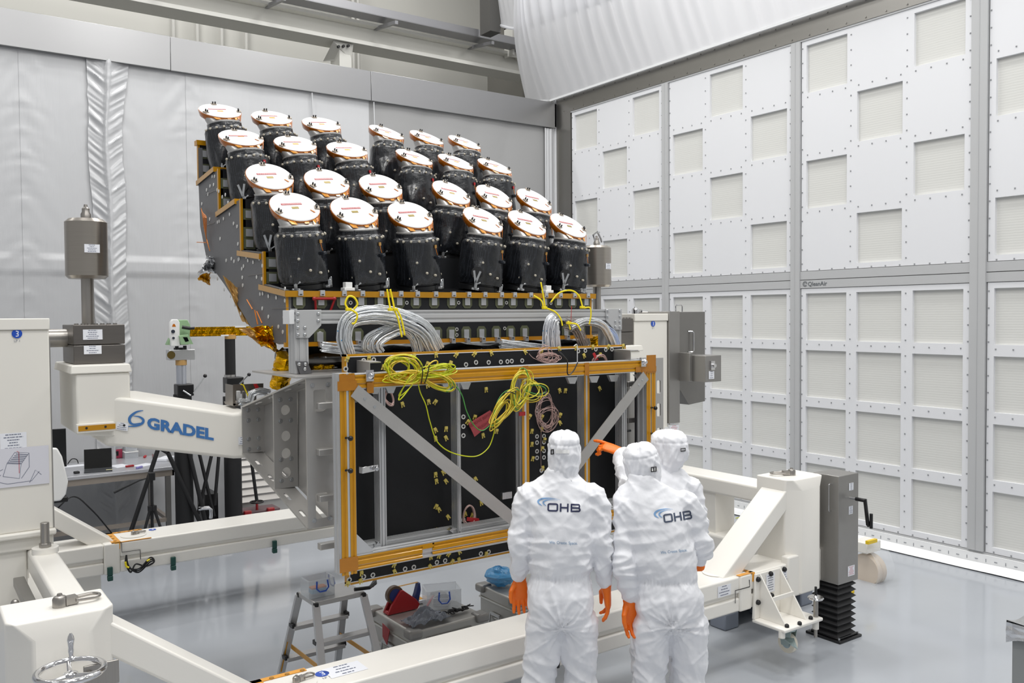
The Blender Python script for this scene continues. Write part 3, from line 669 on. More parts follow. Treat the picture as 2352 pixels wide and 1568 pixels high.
g.mi(2); ln([(-.01, .095), (0, .09), (.0, -.03)], .003)
obj('drawing_sheet', g, [mat('drawing paper', 'dcdce4', .5), ink, inkr], lc, smooth=0)
shackle(lc, (.45, 5.8, 2.45), (-.9, .2, 0), 1.1, chrome)
rc = column(5.293, 5.70, 'tilt_column', 'tall cream column at the right end with a grey gearbox beside it')
sticker(rc, aY(1500, 743, 5.597), (1, 0, 0), (0, 0, 1), .026); shackle(rc, (5.45, 5.75, 2.45), (.9, .3, 0), 1.1, chrome)
gb_ = thing('gearbox_housing', 'dark grey steel housing with pull handles on the right side of the right column', 'housing', (5.95, 5.8, 2.0))
g = G(); g.box(5.705, 5.84, 5.58, 6.05, 1.45, 2.47); obj('side_cover', g, steelb, gb_, bevel=.003)
g = G(); g.prism([(5.84, 5.62, 2.465), (6.22, 5.62, 2.465), (6.22, 5.62, 1.62), (6.0, 5.62, 1.60), (5.84, 5.62, 1.80)], (0, .4, 0)); obj('main_cover', g, mat('dark stainless housing', '8b8986', .38, .8, var=.05, vscale=9), gb_, bevel=.003)
g = G(); g.box(5.66, 5.72, 5.595, 5.61, 1.28, 1.42); g.box(5.705, 5.84, 5.59, 5.61, 1.36, 1.44); obj('warning_plate', g, white, gb_)
paperlabel(gb_, V(5.77, 5.586, 1.40), (1, 0, 0), (0, 0, 1), .12, .06, 4, True)
g = G(); g.box(5.705, 5.84, 5.59, 5.9, 1.12, 1.36); g.mi(1); g.cyl((5.77, 5.59, 1.32), (5.77, 5.583, 1.32), .018); obj('socket_panel', g, [steelb, dark], gb_)
paperlabel(gb_, V(5.775, 5.586, 1.22), (1, 0, 0), (0, 0, 1), .1, .11, 6, True)
def uhandle(parent, a, b, out, r=.006):
    a, b, out = Vector(a), Vector(b), Vector(out); d = (b-a).normalized()*.012
    g = G(); g.tube([a, a+out*.8, a+out+d, b+out-d, b+out*.8, b], r, 8); return obj('handle', g, chrome, parent)
q0, q1 = aY(1552, 700, 5.75), aY(1567, 700, 5.75); uhandle(gb_, V(q0.x, 5.75, 2.465), V(q1.x, 5.75, 2.465), (0, 0, .065))
q0, q1 = aY(1585, 761, 5.6), aY(1585, 808, 5.6); uhandle(gb_, V(q0.x, 5.62, q0.z), V(q0.x, 5.62, q1.z), (.035, -.03, 0), .007)
paperlabel(gb_, aY(1561, 857, 5.617), (1, 0, 0), (0, 0, 1), .045, .06, 4)
p0, p1, p2 = aY(1572, 815, 5.3), aY(1619, 878, 5.3), aY(1650, 878, 5.3)
g = G(); g.box(5.87, 6.08, 5.3, 5.62, p1.z, aY(1619, 817, 5.3).z); g.box(5.83, 5.87, 5.45, 5.62, p1.z-.0, aY(1572, 815, 5.5).z+.02); obj('motor_box', g, steelb, gb_, bevel=.004)
q = aY(1635, 839, 5.3); g = G(); g.box(q.x-.025, q.x+.025, 5.285, 5.3, q.z-.04, q.z+.04); g.cyl(q+V(0, -.015, 0), q+V(0, -.04, 0), .018); obj('latch', g, chrome, gb_)
paperlabel(gb_, aY(1634, 861, 5.297), (1, 0, 0), (0, 0, 1), .07, .07, 4)
# clamp blocks and counterweights
for sx in (0, 1):
    X = (lambda x: x) if sx == 0 else (lambda x: 6.12-x)
    lab = ('left', 'right')[sx]
    cb = thing('clamp_block', ('two stacked grey steel clamp blocks with paper labels on the left arm', 'dark steel clamp block bolted beside the right column')[sx], 'block', (X(.98), 5.85, 2.2))
    bb = lambda g, a, b, *r: g.box(min(X(a), X(b)), max(X(a), X(b)), *r)
    dk = mat('dark scraped steel', '75716d', .38, .8, var=.1, vscale=5, stretch=(1, 1, 8))
    g = G(); bb(g, .84, 1.12, 5.6, 6.0, 2.18, 2.29); obj('lower_block', g, dk, cb, bevel=.004)
    g = G(); bb(g, .84, 1.12, 5.6, 6.0, 2.294, 2.41); obj('upper_block', g, dk, cb, bevel=.004)
    for k in range(7):
        g = G(); q = V(X(.86+.035*k), 5.62, 2.41); g.cyl(q, q+V(0, 0, .008), .012, n=10); obj('screw', g, steel, cb)
    g = G(); g.cyl((X(.70), 5.85, 2.33), (X(.84), 5.85, 2.33), .055, n=28); obj('shaft', g, steel, cb, label='polished round shaft')
    if sx == 0:
        paperlabel(cb, aY(213, 768, 5.597), (1, 0, 0), (0, 0, 1), .105, .06, 5); paperlabel(cb, aY(213, 803, 5.597), (1, 0, 0), (0, 0, 1), .095, .05, 4)
    cw_ = thing('counterweight', ('polished steel counterweight cylinder standing above the left arm', 'polished steel counterweight cylinder between the telescopes and the right column')[sx], 'weight', (X(.965), 5.87, 2.42), 'counterweights')
    cx = .965 if sx == 0 else 5.095; r = .121 if sx == 0 else .128
    g = G(); g.cyl((cx, 5.87, 2.41), (cx, 5.87, 2.72), .036, n=28); obj('rod', g, steel, cw_)
    g = G(); g.lathe((cx, 5.87, 2.69), (0, 0, 1), [(r-.018, 0), (r, .018), (r, .345), (r-.022, .365), (.04, .367)], 48); obj('weight', g, mat('turned steel', 'a9a39b', .28, .92, var=.06, vscale=3, stretch=(1, 1, 60)), cw_)
    g = G(); g.lathe((cx, 5.87, 3.055), (0, 0, 1), [(.03, 0), (.03, .03), (.022, .045), (.022, .065), (.012, .075), (.01, .09)], 16); obj('lifting_nut', g, steel, cw_)
    g = G()
    if sx == 0: g.bar((cx-.035, 5.86, 3.07), (cx-.035, 5.86, 3.12), .02, .02); g.bar((cx+.033, 5.85, 3.06), (cx+.033, 5.85, 3.11), .02, .02)
    else: g.tube([V(cx-.02, 5.87, 3.1), V(cx-.04, 5.87, 3.15), V(cx+.01, 5.87, 3.18), V(cx+.05, 5.87, 3.12), V(cx+.06, 5.87, 3.09)], .009, 8)
    obj('shackle_pin', g, chrome, cw_)
    if sx == 0: q = aY(197, 570, 5.75); paperlabel(cw_, V(cx+.01, 5.87-r-.003, q.z), (1, 0, 0), (0, 0, 1), .085, .05, 5)
    else: paperlabel(cw_, V(cx+.02, 5.87-r-.003, 2.87), (1, 0, 0), (0, 0, 1), .06, .05, 4)
# cranked arms
YN = 5.48
def arm(sx):
    X = (lambda x: x) if sx == 0 else (lambda x: 6.08-x)
    t = thing('swing_arm', ('long white cranked arm carrying blue lettering, reaching from the left column', 'white cranked arm partly hidden behind the black panel beside the right column')[sx], 'arm', (X(1.2), 5.6, 1.8))
    g = G(); P = lambda x, y, z: V(X(x), y, z)
    bx_ = [P(.83, YN, 1.78), P(1.12, YN, 1.74), P(1.12, 6.1, 1.74), P(.83, 6.1, 1.78), P(.83, YN, 2.13), P(1.12, YN, 2.13), P(1.12, 6.1, 2.13), P(.83, 6.1, 2.13)]
    g.hexa(bx_); obj('neck', g, cream2, t, bevel=.012, seg=3)
    g = G(); g.hexa([P(.80, YN-.01, 2.13), P(1.13, YN-.01, 2.13), P(1.13, 6.1, 2.13), P(.80, 6.1, 2.13), P(.81, YN, 2.178), P(1.12, YN, 2.178), P(1.12, 6.1, 2.178), P(.81, 6.1, 2.178)]); obj('top_flange', g, cream2, t, bevel=.006)
    # boom: front face runs from (1.0,YN) to (1.62,5.02)
    g = G()
    g.loft([[P(.98, YN+.03, 1.70), P(.98, 6.05, 1.70), P(.98, 6.05, 1.99), P(.98, YN+.03, 1.99)], [P(1.08, YN-.03, 1.69), P(1.25, 5.95, 1.69), P(1.25, 5.95, 1.98), P(1.08, YN-.03, 1.98)],
            [P(1.60, 5.09, 1.615), P(1.66, 5.48, 1.62), P(1.66, 5.48, 1.90), P(1.60, 5.09, 1.885)], [P(1.70, 5.085, 1.61), P(1.70, 5.48, 1.61), P(1.70, 5.48, 1.90), P(1.70, 5.085, 1.89)]])
    b = obj('boom', g, cream2, t, bevel=.022, seg=4)
    if sx == 0:
        g = G(); a0, a1 = aY(176, 985, YN-.03), aY(263, 977, YN-.03); z = a1.z
        g.box(a0.x, a1.x, YN-.035, YN, z-.03, z+.022); obj('tape_shelf', g, cream2, t, bevel=.003)
        g = G(); g.box(a0.x+.008, a1.x+.004, YN-.038, YN-.034, z-.018, z+.012); g.mi(1)
        for k in range(3): q = V(a0.x+.05+.1*k, YN-.0385, z-.002); g.cyl(q, q+V(0, -.001, 0), .007, n=8)
        obj('tape', g, [kap, dark], t, smooth=0)
    return t
la = arm(0); ra = arm(1)
# face frame of the boom for lettering (outer corners of the camera-side face)
fa, fb = V(1.08, YN-.03, 1.98), V(1.60, 5.09, 1.885)
fu = (fb-fa).normalized(); fw_ = (V(1.08, YN-.03, 1.69)-fa); fw_ = -(fw_-fu*fw_.dot(fu)).normalized(); fn = fu.cross(fw_)
if fn.y > 0: fn = -fn
def onface(px, py):
    d = ray(px, py); o = fa+fn*.003; return CO+d*((o-CO).dot(fn)/d.dot(fn))
g = G()
pa, pb = onface(338, 962), onface(491, 1004); pc, pd_ = onface(338, 988), onface(491, 1004)
tl, tr_, bl = onface(338, 957), onface(491, 985), onface(338, 984)
ux = (tr_-tl); hh = (tl-bl).length
u_ = ux.normalized(); w_ = (tl-bl); w_ = (w_-u_*w_.dot(u_)).normalized()
vs, fs = textmesh('GRADEL', 1, 1.0, .045, 'LEFT')
x0, x1 = min(v.x for v in vs), max(v.x for v in vs); y0, y1 = min(v.y for v in vs), max(v.y for v in vs)
g.add([bl+(tl-bl)*((v.y-y0)/(y1-y0))+ux*((v.x-x0)/(x1-x0)) for v in vs], fs)
obj('lettering', g, logob, la, smooth=0, label='blue company lettering')
g = G()
def sw(pts, ws):
    P = [onface(x, y) for x, y in pts]; L, R = [], []
    for i in range(len(P)):
        d = (P[min(i+1, len(P)-1)]-P[max(i-1, 0)]).normalized(); q = d.cross(fn).normalized(); L.append(P[i]+q*ws[i]/2); R.append(P[i]-q*ws[i]/2)
    n = len(P); g.add(L+R, [(i, i+1, n+i+1, n+i) for i in range(n-1)])
def spl2(p, n=6): return [(q.x, q.y) for q in spline([V(a, b, 0) for a, b in p], n)]
c1 = spl2([(329, 942.5), (313, 946), (299, 957), (298, 968), (306, 974), (322, 971)]); sw(c1, [.003+.013*math.sin(PI*min(1, i/len(c1)*1.05)) for i in range(len(c1))])
c2 = spl2([(306, 955.5), (320, 957), (329, 964), (326, 972), (311, 978), (293, 979)]); sw(c2, [.002+.013*math.sin(PI*min(1, i/len(c2)*1.0)) for i in range(len(c2))])
obj('emblem', g, logob, la, smooth=0, label='blue double swoosh emblem')
paperlabel(la, onface(281, 979)+fn*.002, fu, fw_, .07, .045, 4); paperlabel(la, onface(533, 1017) if False else V(1.655, 5.08, 1.72), (1, 0, 0), (0, 0, 1), .06, .045, 4)
# flared aluminium brackets joining arm and holding frame
def bracket(sx):
    M = (lambda v: V(v.x, v.y, v.z)) if sx == 0 else (lambda v: V(6.02-v.x, v.y, v.z))
    t = thing('flared_bracket', ('flared milled aluminium bracket with round holes between the lettered arm and yellow taped frame', 'slotted aluminium bracket behind the right post of the yellow taped frame')[sx], 'bracket', M(V(1.8, 4.8, 1.7)))
    Y1, Y2, Y3 = 5.08, 4.75, 4.42
    r1 = pxs([(556, 934), (606, 930), (606, 1040), (556, 1041)], Y1)
    r2 = pxs([(627, 901), (681, 897), (681, 1119), (630, 1123)], Y2)
    r3 = pxs([(703, 868), (770, 860), (770, 1205), (706, 1214)], Y3)
    for k, (r, Y) in enumerate(((r1, Y1), (r2, Y2), (r3, Y3))):
        x0, x1, z0, z1 = (r[0].x+r[3].x)/2, r[1].x, r[3].z, r[0].z
        cx = (x0+x1)/2; hz = z1-z0; holes = []
        if k == 1: holes = [circ(0, hz*f, .026, 20, .03) for f in (.31, .04, -.14, -.34)]
        if k == 2: holes = [rrect(-.045, .025, .22, .34, .012), rrect(-.04, .03, -.36, -.22, .012)]
        g = G(); plate(g, [(x0-cx, -hz/2), (x1-cx, -hz/2), (x1-cx, hz/2), (x0-cx, hz/2)], holes, .012, V(0, 0, 0), V(1, 0, 0), V(0, 0, 1))
        g.v = [M(v+V(cx, Y, (z0+z1)/2)) for v in g.v]; obj('rib_plate', g, aluplate, t, smooth=0)
        pts = [V(cx+dx, Y-.006, (z0+z1)/2+hz*f) for f in (.42, .2, -.2, -.42) for dx in ((-.03, .03) if k < 2 else (-.065, .05))]
        if k == 2: pts = [V(cx+dx, Y-.006, (z0+z1)/2+hz*f) for f in (.45, -.45) for dx in (-.05, .04)]
        for p in pts: g = G(); bolts(g, [M(p)], (0, -1, 0), .009, .007); obj('bolt', g, bolt, t)
    # web along the inner edges and the two sloping flanges with slots
    for nm, a, b, c_, d_ in (('top_flange', r1[0], r3[0], r3[1], r1[1]), ('bottom_flange', r1[3], r3[3], r3[2], r1[2])):
        a, b, c_, d_ = a.copy(), b.copy(), c_.copy(), d_.copy()
        u = (b-a); L = u.length; u.normalize(); w = (d_-a); w = w-u*w.dot(u); W_ = w.length; w.normalize()
        holes = [rrect(L*f-.035, L*f+.035, .03, .055, .012) for f in (.16, .37, .62, .84)]
        g = G(); plate(g, [(0, 0), (L, 0), (L+.0, W_), (0, W_)], holes, .01, a, u, w); g.v = [M(v) for v in g.v]; obj(nm, g, aluplate, t, smooth=0)
    g = G(); pts = [r1[1], r3[1], r3[2], r1[2]]
    g.prism([M(p) for p in pts], M(V(.01, 0, 0))-M(V(0, 0, 0))); obj('web', g, aluplate, t, smooth=0)
    g = G(); x0, x1 = r3[0].x, r3[1].x
    for z in (1.97, 1.72, 1.47, 1.21): 
        gg = G(); gg.box(x1-.12, x1+.0, Y3-.05, Y3-.006, z-.018, z+.016); gg.v = [M(v) for v in gg.v]; obj('shelf_lug', gg, aluplate, t, bevel=.003)
    for z in (2.09, 1.9, 1.65, 1.35, 1.12):
        gg = G(); gg.cyl((x1-.02, Y3-.05, z), (x1+.03, Y3-.05, z), .009, n=8); gg.v = [M(v) for v in gg.v]; obj('bolt', gg, bolt, t)
    return t
br_l = bracket(0); br_r = bracket(1)
hinge = G(); 
# ------------------------------------------------------------ yellow taped holding frame
YF_ = 4.2
hf = thing('holding_frame', 'upright aluminium profile frame wrapped in yellow tape in front of the black panel', 'frame', (2.95, 4.25, 1.5))
fx0, fx1 = aY(779, 900, YF_).x, aY(815, 900, YF_).x; gx0, gx1 = aY(1484, 850, YF_).x, aY(1503, 850, YF_).x+.01
zt0, zt1 = aY(815, 894, YF_).z, aY(815, 859, YF_).z; zb0, zb1 = aY(815, 1312, YF_).z, aY(815, 1277, YF_).z
zp0, zp1 = aY(790, 1322, YF_).z, aY(790, 858, YF_).z
def prof(nm, a, b, w, h, m=alux, up=(0, 0, 1), **k):
    g = G(); profile(g, a, b, w, h, up, slots=2, depth=.007); return obj(nm, g, m, hf, smooth=0, **k)
prof('post', V((fx0+fx1)/2, YF_+.045, zp0), V((fx0+fx1)/2, YF_+.045, zp1), fx1-fx0, .09, up=(0, 1, 0))
prof('post', V((gx0+gx1)/2, YF_+.045, zp0), V((gx0+gx1)/2, YF_+.045, zp1), gx1-gx0, .09, up=(0, 1, 0))
prof('top_rail', V(fx1, YF_+.045, (zt0+zt1)/2), V(gx0, YF_+.045, (zt0+zt1)/2), .09, zt1-zt0)
prof('bottom_rail', V(fx1, YF_+.045, (zb0+zb1)/2), V(gx0, YF_+.045, (zb0+zb1)/2), .09, zb1-zb0)
def tape(x0, x1, z0, z1, y=YF_-.0015, m=kap, stripes='h', par=None, flat=False):
    g = G()
    if flat: g.box(x0, x1, y-.001, y, z0, z1)
    else:   # tape pressed into the grooves: crests with shallow valleys
        n = 2; 
        if stripes == 'h':
            prof_ = []; H = z1-z0
            for i in range(n):
                c = z0+H*(i+.5)/n; q = H/n*.1
                prof_ += [(c-q*2.2, 0), (c-q, .005), (c+q, .005), (c+q*2.2, 0)]
            prof_ = [(z0, 0)]+prof_+[(z1, 0)]
            vs = [V(x, y-.001+d, z) for x in (x0, x1) for z, d in prof_]; k = len(prof_)
            g.add(vs, [(i, i+1, k+i+1, k+i) for i in range(k-1)])
        else:
            W_ = x1-x0; prof_ = [(x0, 0), (x0+W_*.3, 0), (x0+W_*.42, .005), (x0+W_*.58, .005), (x0+W_*.7, 0), (x1, 0)]
            vs = [V(x, y-.001+d, z) for z in (z0, z1) for x, d in prof_]; k = len(prof_)
            g.add(vs, [(i, i+1, k+i+1, k+i) for i in range(k-1)])
    return obj('tape', g, m, par or hf, smooth=0)
wv_ = fx1-fx0
tape(fx0+.002, fx0+wv_*.44, zp0, zp1+.0, stripes='v'); tape(fx0+wv_*.60, fx1-.002, zp0, zp1, stripes='v')
wg = gx1-gx0
tape(gx0+.002, gx0+wg*.46, zp0, zp1, stripes='v'); tape(gx0+wg*.56, gx1-.002, zp0, zp1, stripes='v')
tape(fx1+.002, gx0-.002, zt0+.006, zt1-.004); 
xm, xn = aY(970, 1250, YF_).x, aY(975, 1250, YF_).x
tape(fx1+.002, xm, zb0+.006, zb1-.003); tape(xn+.05, gx0-.002, zb0+.012, zb1-.003); tape(xm, xn+.06, zb1-.03, zb1-.003, flat=True)
tape(fx0-.012, fx1+.01, zt0-.004, zt0+.047, y=YF_-.0065, m=kap2, flat=True); tape(fx0, fx1, zt0+.046, zt1, y=YF_-.004, m=kap2, flat=True)
tape(gx0-.10, gx1+.001, zt0, zt0+.035, y=YF_-.0065, m=kap2, flat=True); tape(gx0, gx1, zt0-.01, zt1+.03, y=YF_-.004, m=kap2, flat=True)
tape(fx0-.012, fx1+.004, zb1-.075, zb1+.0, y=YF_-.004, m=kap2, flat=True)
q = aY(1347, 843, YF_); tape(q.x-.018, q.x+.018, zt0, zt1, y=YF_-.004, m=kap2, flat=True)
q = aY(1207, 850, YF_); tape(q.x-.018, q.x+.018, zt0+.05, zt1, y=YF_-.004, m=kap2, flat=True)
# inner uprights
YI = 4.30
for i, (a, b, ty) in enumerate(((863, 886, 0), (1042, 1058, 0), (1187, 1215, 1), (1330, 1354, 1), (1421, 1440, 0), (1466, 1480, 0))):
    xl, xr_ = aY(a+ (8 if ty == 0 else 12), 1000, YI).x, aY(b, 1000, YI).x; w = xr_-xl
    zlo = zb1-.01 if i < 5 else zb1
    prof('upright', V((xl+xr_)/2, YI+.035, zlo), V((xl+xr_)/2, YI+.035, zt0+.02), w, .07, up=(0, 1, 0), m=(alux if i < 5 else mat('dark anodised profile', '6d6e72', .4, .6)))
    if ty: tape(xl, xr_, zlo, zt0+.005, y=YI-.001, stripes='v')
prof('inner_rail', V(fx1, YI+.05, zb1+.0), V(gx0, YI+.05, zb1+.0), .08, .045)
def gusset(pts, Y, t=.008, m=alux, nm='gusset'):
    g = G(); g.prism(pxs(pts, Y), (0, t, 0)); return obj(nm, g, m, hf, smooth=0)
gusset([(814, 1226), (819, 1226), (857, 1262), (857, 1270), (814, 1277)], YF_+.02)
gusset([(814, 893), (855, 886), (838, 905), (820, 924), (814, 924)], YF_+.02)
gusset([(1455, 860), (1484, 858), (1484, 892), (1470, 878)], YF_+.02)
for pts in ([(855, 1262), (868, 1245), (876, 1250), (873, 1265)], [(1032, 1218), (1040, 1212), (1042, 1225)], [(1058, 1220), (1066, 1224), (1058, 1228)]): gusset(pts, YI-.01, .03, bolt, 'corner_clamp')
for px in (862, 898, 1028, 1070, 1315, 1365, 1410): 
    y = 893-(px-815)*.052; gusset([(px-12, y), (px+12, y-1), (px+6, y+14), (px-6, y+14)], YI-.01, .02, alux, 'corner_clamp')
g = G(); a, b = aY(1503, 822, 4.3), aY(1523, 1150, 4.3); cx, cz, hw, hh = (a.x+b.x)/2, (a.z+b.z)/2, (b.x-a.x)/2, (a.z-b.z)/2
plate(g, [(-hw, -hh), (hw, -hh), (hw, hh), (-hw, hh)], [rrect(-hw*.55, hw*.35, z-.045, z+.045, .01) for z in (hh-.2, hh-.36, hh-.53)], .01, V(cx, 4.3, cz), V(1, 0, 0), V(0, 0, 1)); obj('slotted_plate', g, aluplate, hf, smooth=0)
# diagonal flat bars
def flatbar(p, q, w, Y):
    a, b = aY(*p, Y), aY(*q, Y); g = G(); g.bar(a, b, .006, w, (0, -1, 0)) if False else None
    d = (b-a).normalized(); n = V(-d.z, 0, d.x); g.prism([a+n*w/2, b+n*w/2, b-n*w/2, a-n*w/2], (0, .006, 0)); o = obj('diagonal_brace', g, aluplate, hf, smooth=0)
    for f in (.05, .1, .95): g = G(); bolts(g, [a+(b-a)*f], (0, -1, 0), .006, .004); obj('bolt', g, bolt, hf)
flatbar((815, 897), (1215, 1222), .072, 4.185); flatbar((1484, 862), (1310, 1090), .072, 4.185)
for px, py in ((797, 1005), (797, 1079), (1496, 936), (1496, 995)):
    q = aY(px, py, YF_); g = G(); g.cyl(q, q+V(-.02, -.03, .004), .006); g.ball(q+V(.004, -.035, 0), .014, 8); obj('ball_knob', g, blackp, hf)
for px, py in ((846, 862), (1474, 831)):
    q = aY(px, py, YF_); g = G(); g.box(q.x-.022, q.x+.022, YF_-.02, YF_-.003, q.z-.03, q.z+.03); g.lathe(q+V(.006, -.02, 0), (0, -1, 0), [(.02, 0), (.02, .008), (.014, .016), (.008, .022)], 14); obj('clamp_screw', g, chrome, hf)
    q = aY(px+3, py+28, YF_); g = G(); g.box(q.x-.02, q.x+.02, YF_-.012, YF_-.003, q.z-.03, q.z+.03); obj('tape_patch', g, kap2, hf, bevel=.004)
# stand-off angles to the panel
YP = 4.45
for (p, q_) in (((862, 857), (832, 829)), ((1457, 822), (1418, 803))):
    a, b = aY(*p, YF_+.02), aY(*q_, YP); b.z = a.z = max(a.z, b.z)-.0
    g = G(); g.prism([a+V(-.035, 0, 0), b+V(-.035, 0, 0), b+V(.035, 0, 0), a+V(.035, 0, 0)], (0, 0, .006)); g.prism([a+V(-.035, 0, 0), b+V(-.035, 0, 0), b+V(-.035, 0, -.08), a+V(-.035, 0, -.08)], (.005, 0, 0)); obj('angle_bracket', g, aluplate, hf, smooth=0)
g = G(); q = aY(846, 1075, YI); g.bar(q+V(-.06, -.03, 0), q+V(.05, 0, 0), .03, .035); g.cyl(q+V(.03, -.03, 0), q+V(.03, -.05, 0), .012); obj('latch_arm', g, chrome, hf, bevel=.003)
q = aY(1163, 1137, YI); g = G(); g.ob(q, .07, .02, .04); obj('film_piece', g, silver, hf)
q = aY(1198, 950, YI-.012); g = G(); g.box(q.x-.02, q.x+.025, YI-.018, YI-.01, q.z-.012, q.z+.012); obj('red_tape', g, redt, hf)
# ------------------------------------------------------------ black equipment panel
ep = thing('equipment_panel', 'large flat black panel edged in yellow tape and dotted with small yellow clips', 'panel', (3.06, YP, 1.5))
px0, px1 = aY(791, 814, YP).x, aY(1437, 789, YP).x; pz0, pz1 = aY(796, 1345, YP).z, aY(789, 814, YP).z
g = G(); g.box(px0+.004, px1-.004, YP, YP+.035, pz0+.004, pz1-.004); obj('board', g, mat('black carbon board', '1f2022', .5, var=.15, vscale=120, spec=.25), ep, smooth=0)
g = G(); t_ = .012
g.box(px0, px1, YP-.0015, YP+.037, pz1-t_, pz1); g.box(px0, px1, YP-.0015, YP+.037, pz0, pz0+t_); g.box(px0, px0+t_, YP-.0015, YP+.037, pz0, pz1); g.box(px1-t_, px1, YP-.0015, YP+.037, pz0, pz1); obj('edge_tape', g, kap, ep, smooth=0)
g = G()
for z in (pz1-t_-.004, pz0+t_+.0): g.box(px0+t_, px1-t_, YP-.0018, YP, z, z+.004)
for x in (px0+t_, px1-t_-.004): g.box(x, x+.004, YP-.0018, YP, pz0, pz1)
obj('edge_line', g, paper, ep, smooth=0)
rnd = random.Random(3)
def clip(px, py, rot=None):
    q = aY(px, py, YP-.001); a = rnd.uniform(-.7, .7) if rot is None else rot
    c, s = math.cos(a), math.sin(a); u, w = V(c, 0, s), V(-s, 0, c)
    g = G()
    for dx in (-.008, .008): g.prism([q+u*(dx-.004)-w*.016, q+u*(dx+.004)-w*.016, q+u*(dx*.6+.004)+w*.003, q+u*(dx*.6-.004)+w*.003], V(0, -.003, 0))
    g.prism([q-u*.010, q+u*.010, q+u*.009+w*.016, q-u*.009+w*.016], V(0, -.009, 0))
    obj('cable_mount', g, mat('pale yellow clip', 'd8c465', .45), ep, smooth=0)
clips = [(797,824),(847,822),(880,843),(951,818),(1001,815),(1047,815),(1089,813),(1128,811),(981,836),(1034,834),(1206,808),(1243,807),(1284,801),(1323,799),(1361,797),(1397,796),(1431,795),(1341,817),(1378,815),(924,929),(984,923),(999,923),(981,885),(1116,895),(1090,958),(1074,969),(1000,988),(1024,985),(1000,1007),(1024,1006),(1109,1000),(1092,1100),(1140,990),(1285,897),(1298,897),(1377,892),(1416,890),(1216,956),(1244,957),(1286,953),(1286,971),(1221,990),(1244,985),(1250,1010),(1221,1020),(1245,1030),(1223,1053),(1246,1075),(1000,1090),(1018,1085),(1002,1105),(1077,1111),(1090,1121),(1024,1105),(1105,1155),(1001,1163),(1003,1218),(1029,1187),(1008,1170),(830,1316),(828,1334),(905,1297),(906,1312),(989,1279),(1008,1276),(1030,1272),(1055,1267),(988,1300),(1038,1289),(1054,1285),(1116,1272),(798,1340),(1084,1183),(1068,1180)]
for a, b in clips: clip(a, b)
ins = [(794,847),(835,828),(858,826),(937,829),(1070,837),(1093,832),(1122,832),(1150,831),(1175,829),(1199,828),(1165,830),(1328,806),(1344,805),(1368,802),(1391,803),(1405,802),(1064,957),(1064,979),(1064,1000),(1233,1002),(1249,1001),(1233,1016),(1249,1015),(1233,1036),(1249,1035),(1233,1051),(1249,1050),(802,1331),(835,1324),(856,1320),(930,1306),(950,1302),(1003,1291),(1022,1287),(1104,1271),(1122,1267),(1064,1193),(1233,942),(1249,975),(1243,1080)]
for a, b in ins:
    q = aY(a, b, YP-.001); g = G(); g.lathe(q, (0, -1, 0), [(.0145, 0), (.0145, .003), (.008, .003), (.008, .001)], 16, caps=False); g.mi(1); g.cyl(q, q+V(0, -.0015, 0), .0075, n=12)
    obj('insert', g, [whitein, dark], ep)
# ------------------------------------------------------------ stepped optical bench
BX0, BX1, BY = 1.85, 4.17, 4.87
ob_ = thing('optical_bench', 'stepped black optical bench with yellow edged terraces carrying the rows of telescopes', 'bench', (3.05, 5.6, 2.3))
side = [(4.87, 2.29), (4.87, 2.60), (5.235, 2.65), (5.235, 2.845), (5.65, 2.885), (5.65, 3.215), (6.115, 3.195), (6.115, 3.47), (6.59, 3.45), (6.59, 3.70), (6.62, 3.70), (6.58, 3.12), (6.45, 2.90), (6.25, 2.78), (6.03, 2.675), (5.75, 2.53), (5.503, 2.39), (5.2, 2.31), (5.0, 2.285)]
for x in (BX0, BX1-.03):
    g = G(); g.prism([V(x, a, b) for a, b in side], (.03, 0, 0)); obj('side_panel', g, carbon2 if x < 3 else carbon, ob_, smooth=0)
g = G(); g.box(BX0+.03, BX1-.03, BY, BY+.03, 2.29, 2.60); obj('front_panel', g, carbon, ob_, smooth=0)
for y, z0, z1 in ((5.235, 2.64, 2.85), (5.65, 2.88, 3.22), (6.115, 3.19, 3.48), (6.60, 3.45, 3.72)):
    g = G(); g.box(BX0+.0, BX1, y, y+.02, z0, z1); obj('riser', g, carbon, ob_, smooth=0)
    g = G(); g.box(BX0-.003, BX0+.012, y-.003, y+.022, z0, z1); obj('edge_tape', g, kap, ob_, smooth=0)
g = G(); g.box(BX0-.012, BX0+.1, 6.585, 6.65, 3.72, 3.755); obj('edge_tape', g, kap, ob_, smooth=0)
plats = [((4.85, 2.598), (5.30, 2.651)), ((5.28, 2.838), (5.706, 2.886)), ((5.742, 3.228), (6.161, 3.181)), ((6.192, 3.502), (6.623, 3.457))]
for k, ((ya, za), (yb, zb)) in enumerate(plats):
    u = V(0, yb-ya, zb-za).normalized(); n = V(0, -u.z, u.y); th = .034
    a, b = V(BX0-.012, ya, za), V(BX0-.012, yb, zb)
    g = G(); W_ = V(BX1+.03-BX0+.012, 0, 0)
    g.prism([a, b, b-n*th, a-n*th], W_); obj('terrace', g, mat('black gloss sheet', '151617', .22), ob_, smooth=0)
    g = G(); g.prism([a-V(0, .003, 0)+n*.001, a-V(0, .003, 0)-n*(th+.001), a-n*(th+.001)+u*.001, a+n*.001+u*.001], W_); obj('edge_tape', g, kap, ob_, smooth=0)
    g = G(); g.prism([a-V(.002, 0, 0), b-V(.002, 0, 0), b-n*th-V(.002, 0, 0), a-n*th-V(.002, 0, 0)], (.003, 0, 0)); obj('edge_tape', g, kaptan, ob_, smooth=0)
g = G(); g.box(BX0-.012, BX1+.012, BY-.004, BY+.02, 2.272, 2.298); g.box(BX0+.03, BX1, BY-.02, BY-.004, 2.2725, 2.276); obj('edge_tape', g, kap, ob_, smooth=0)
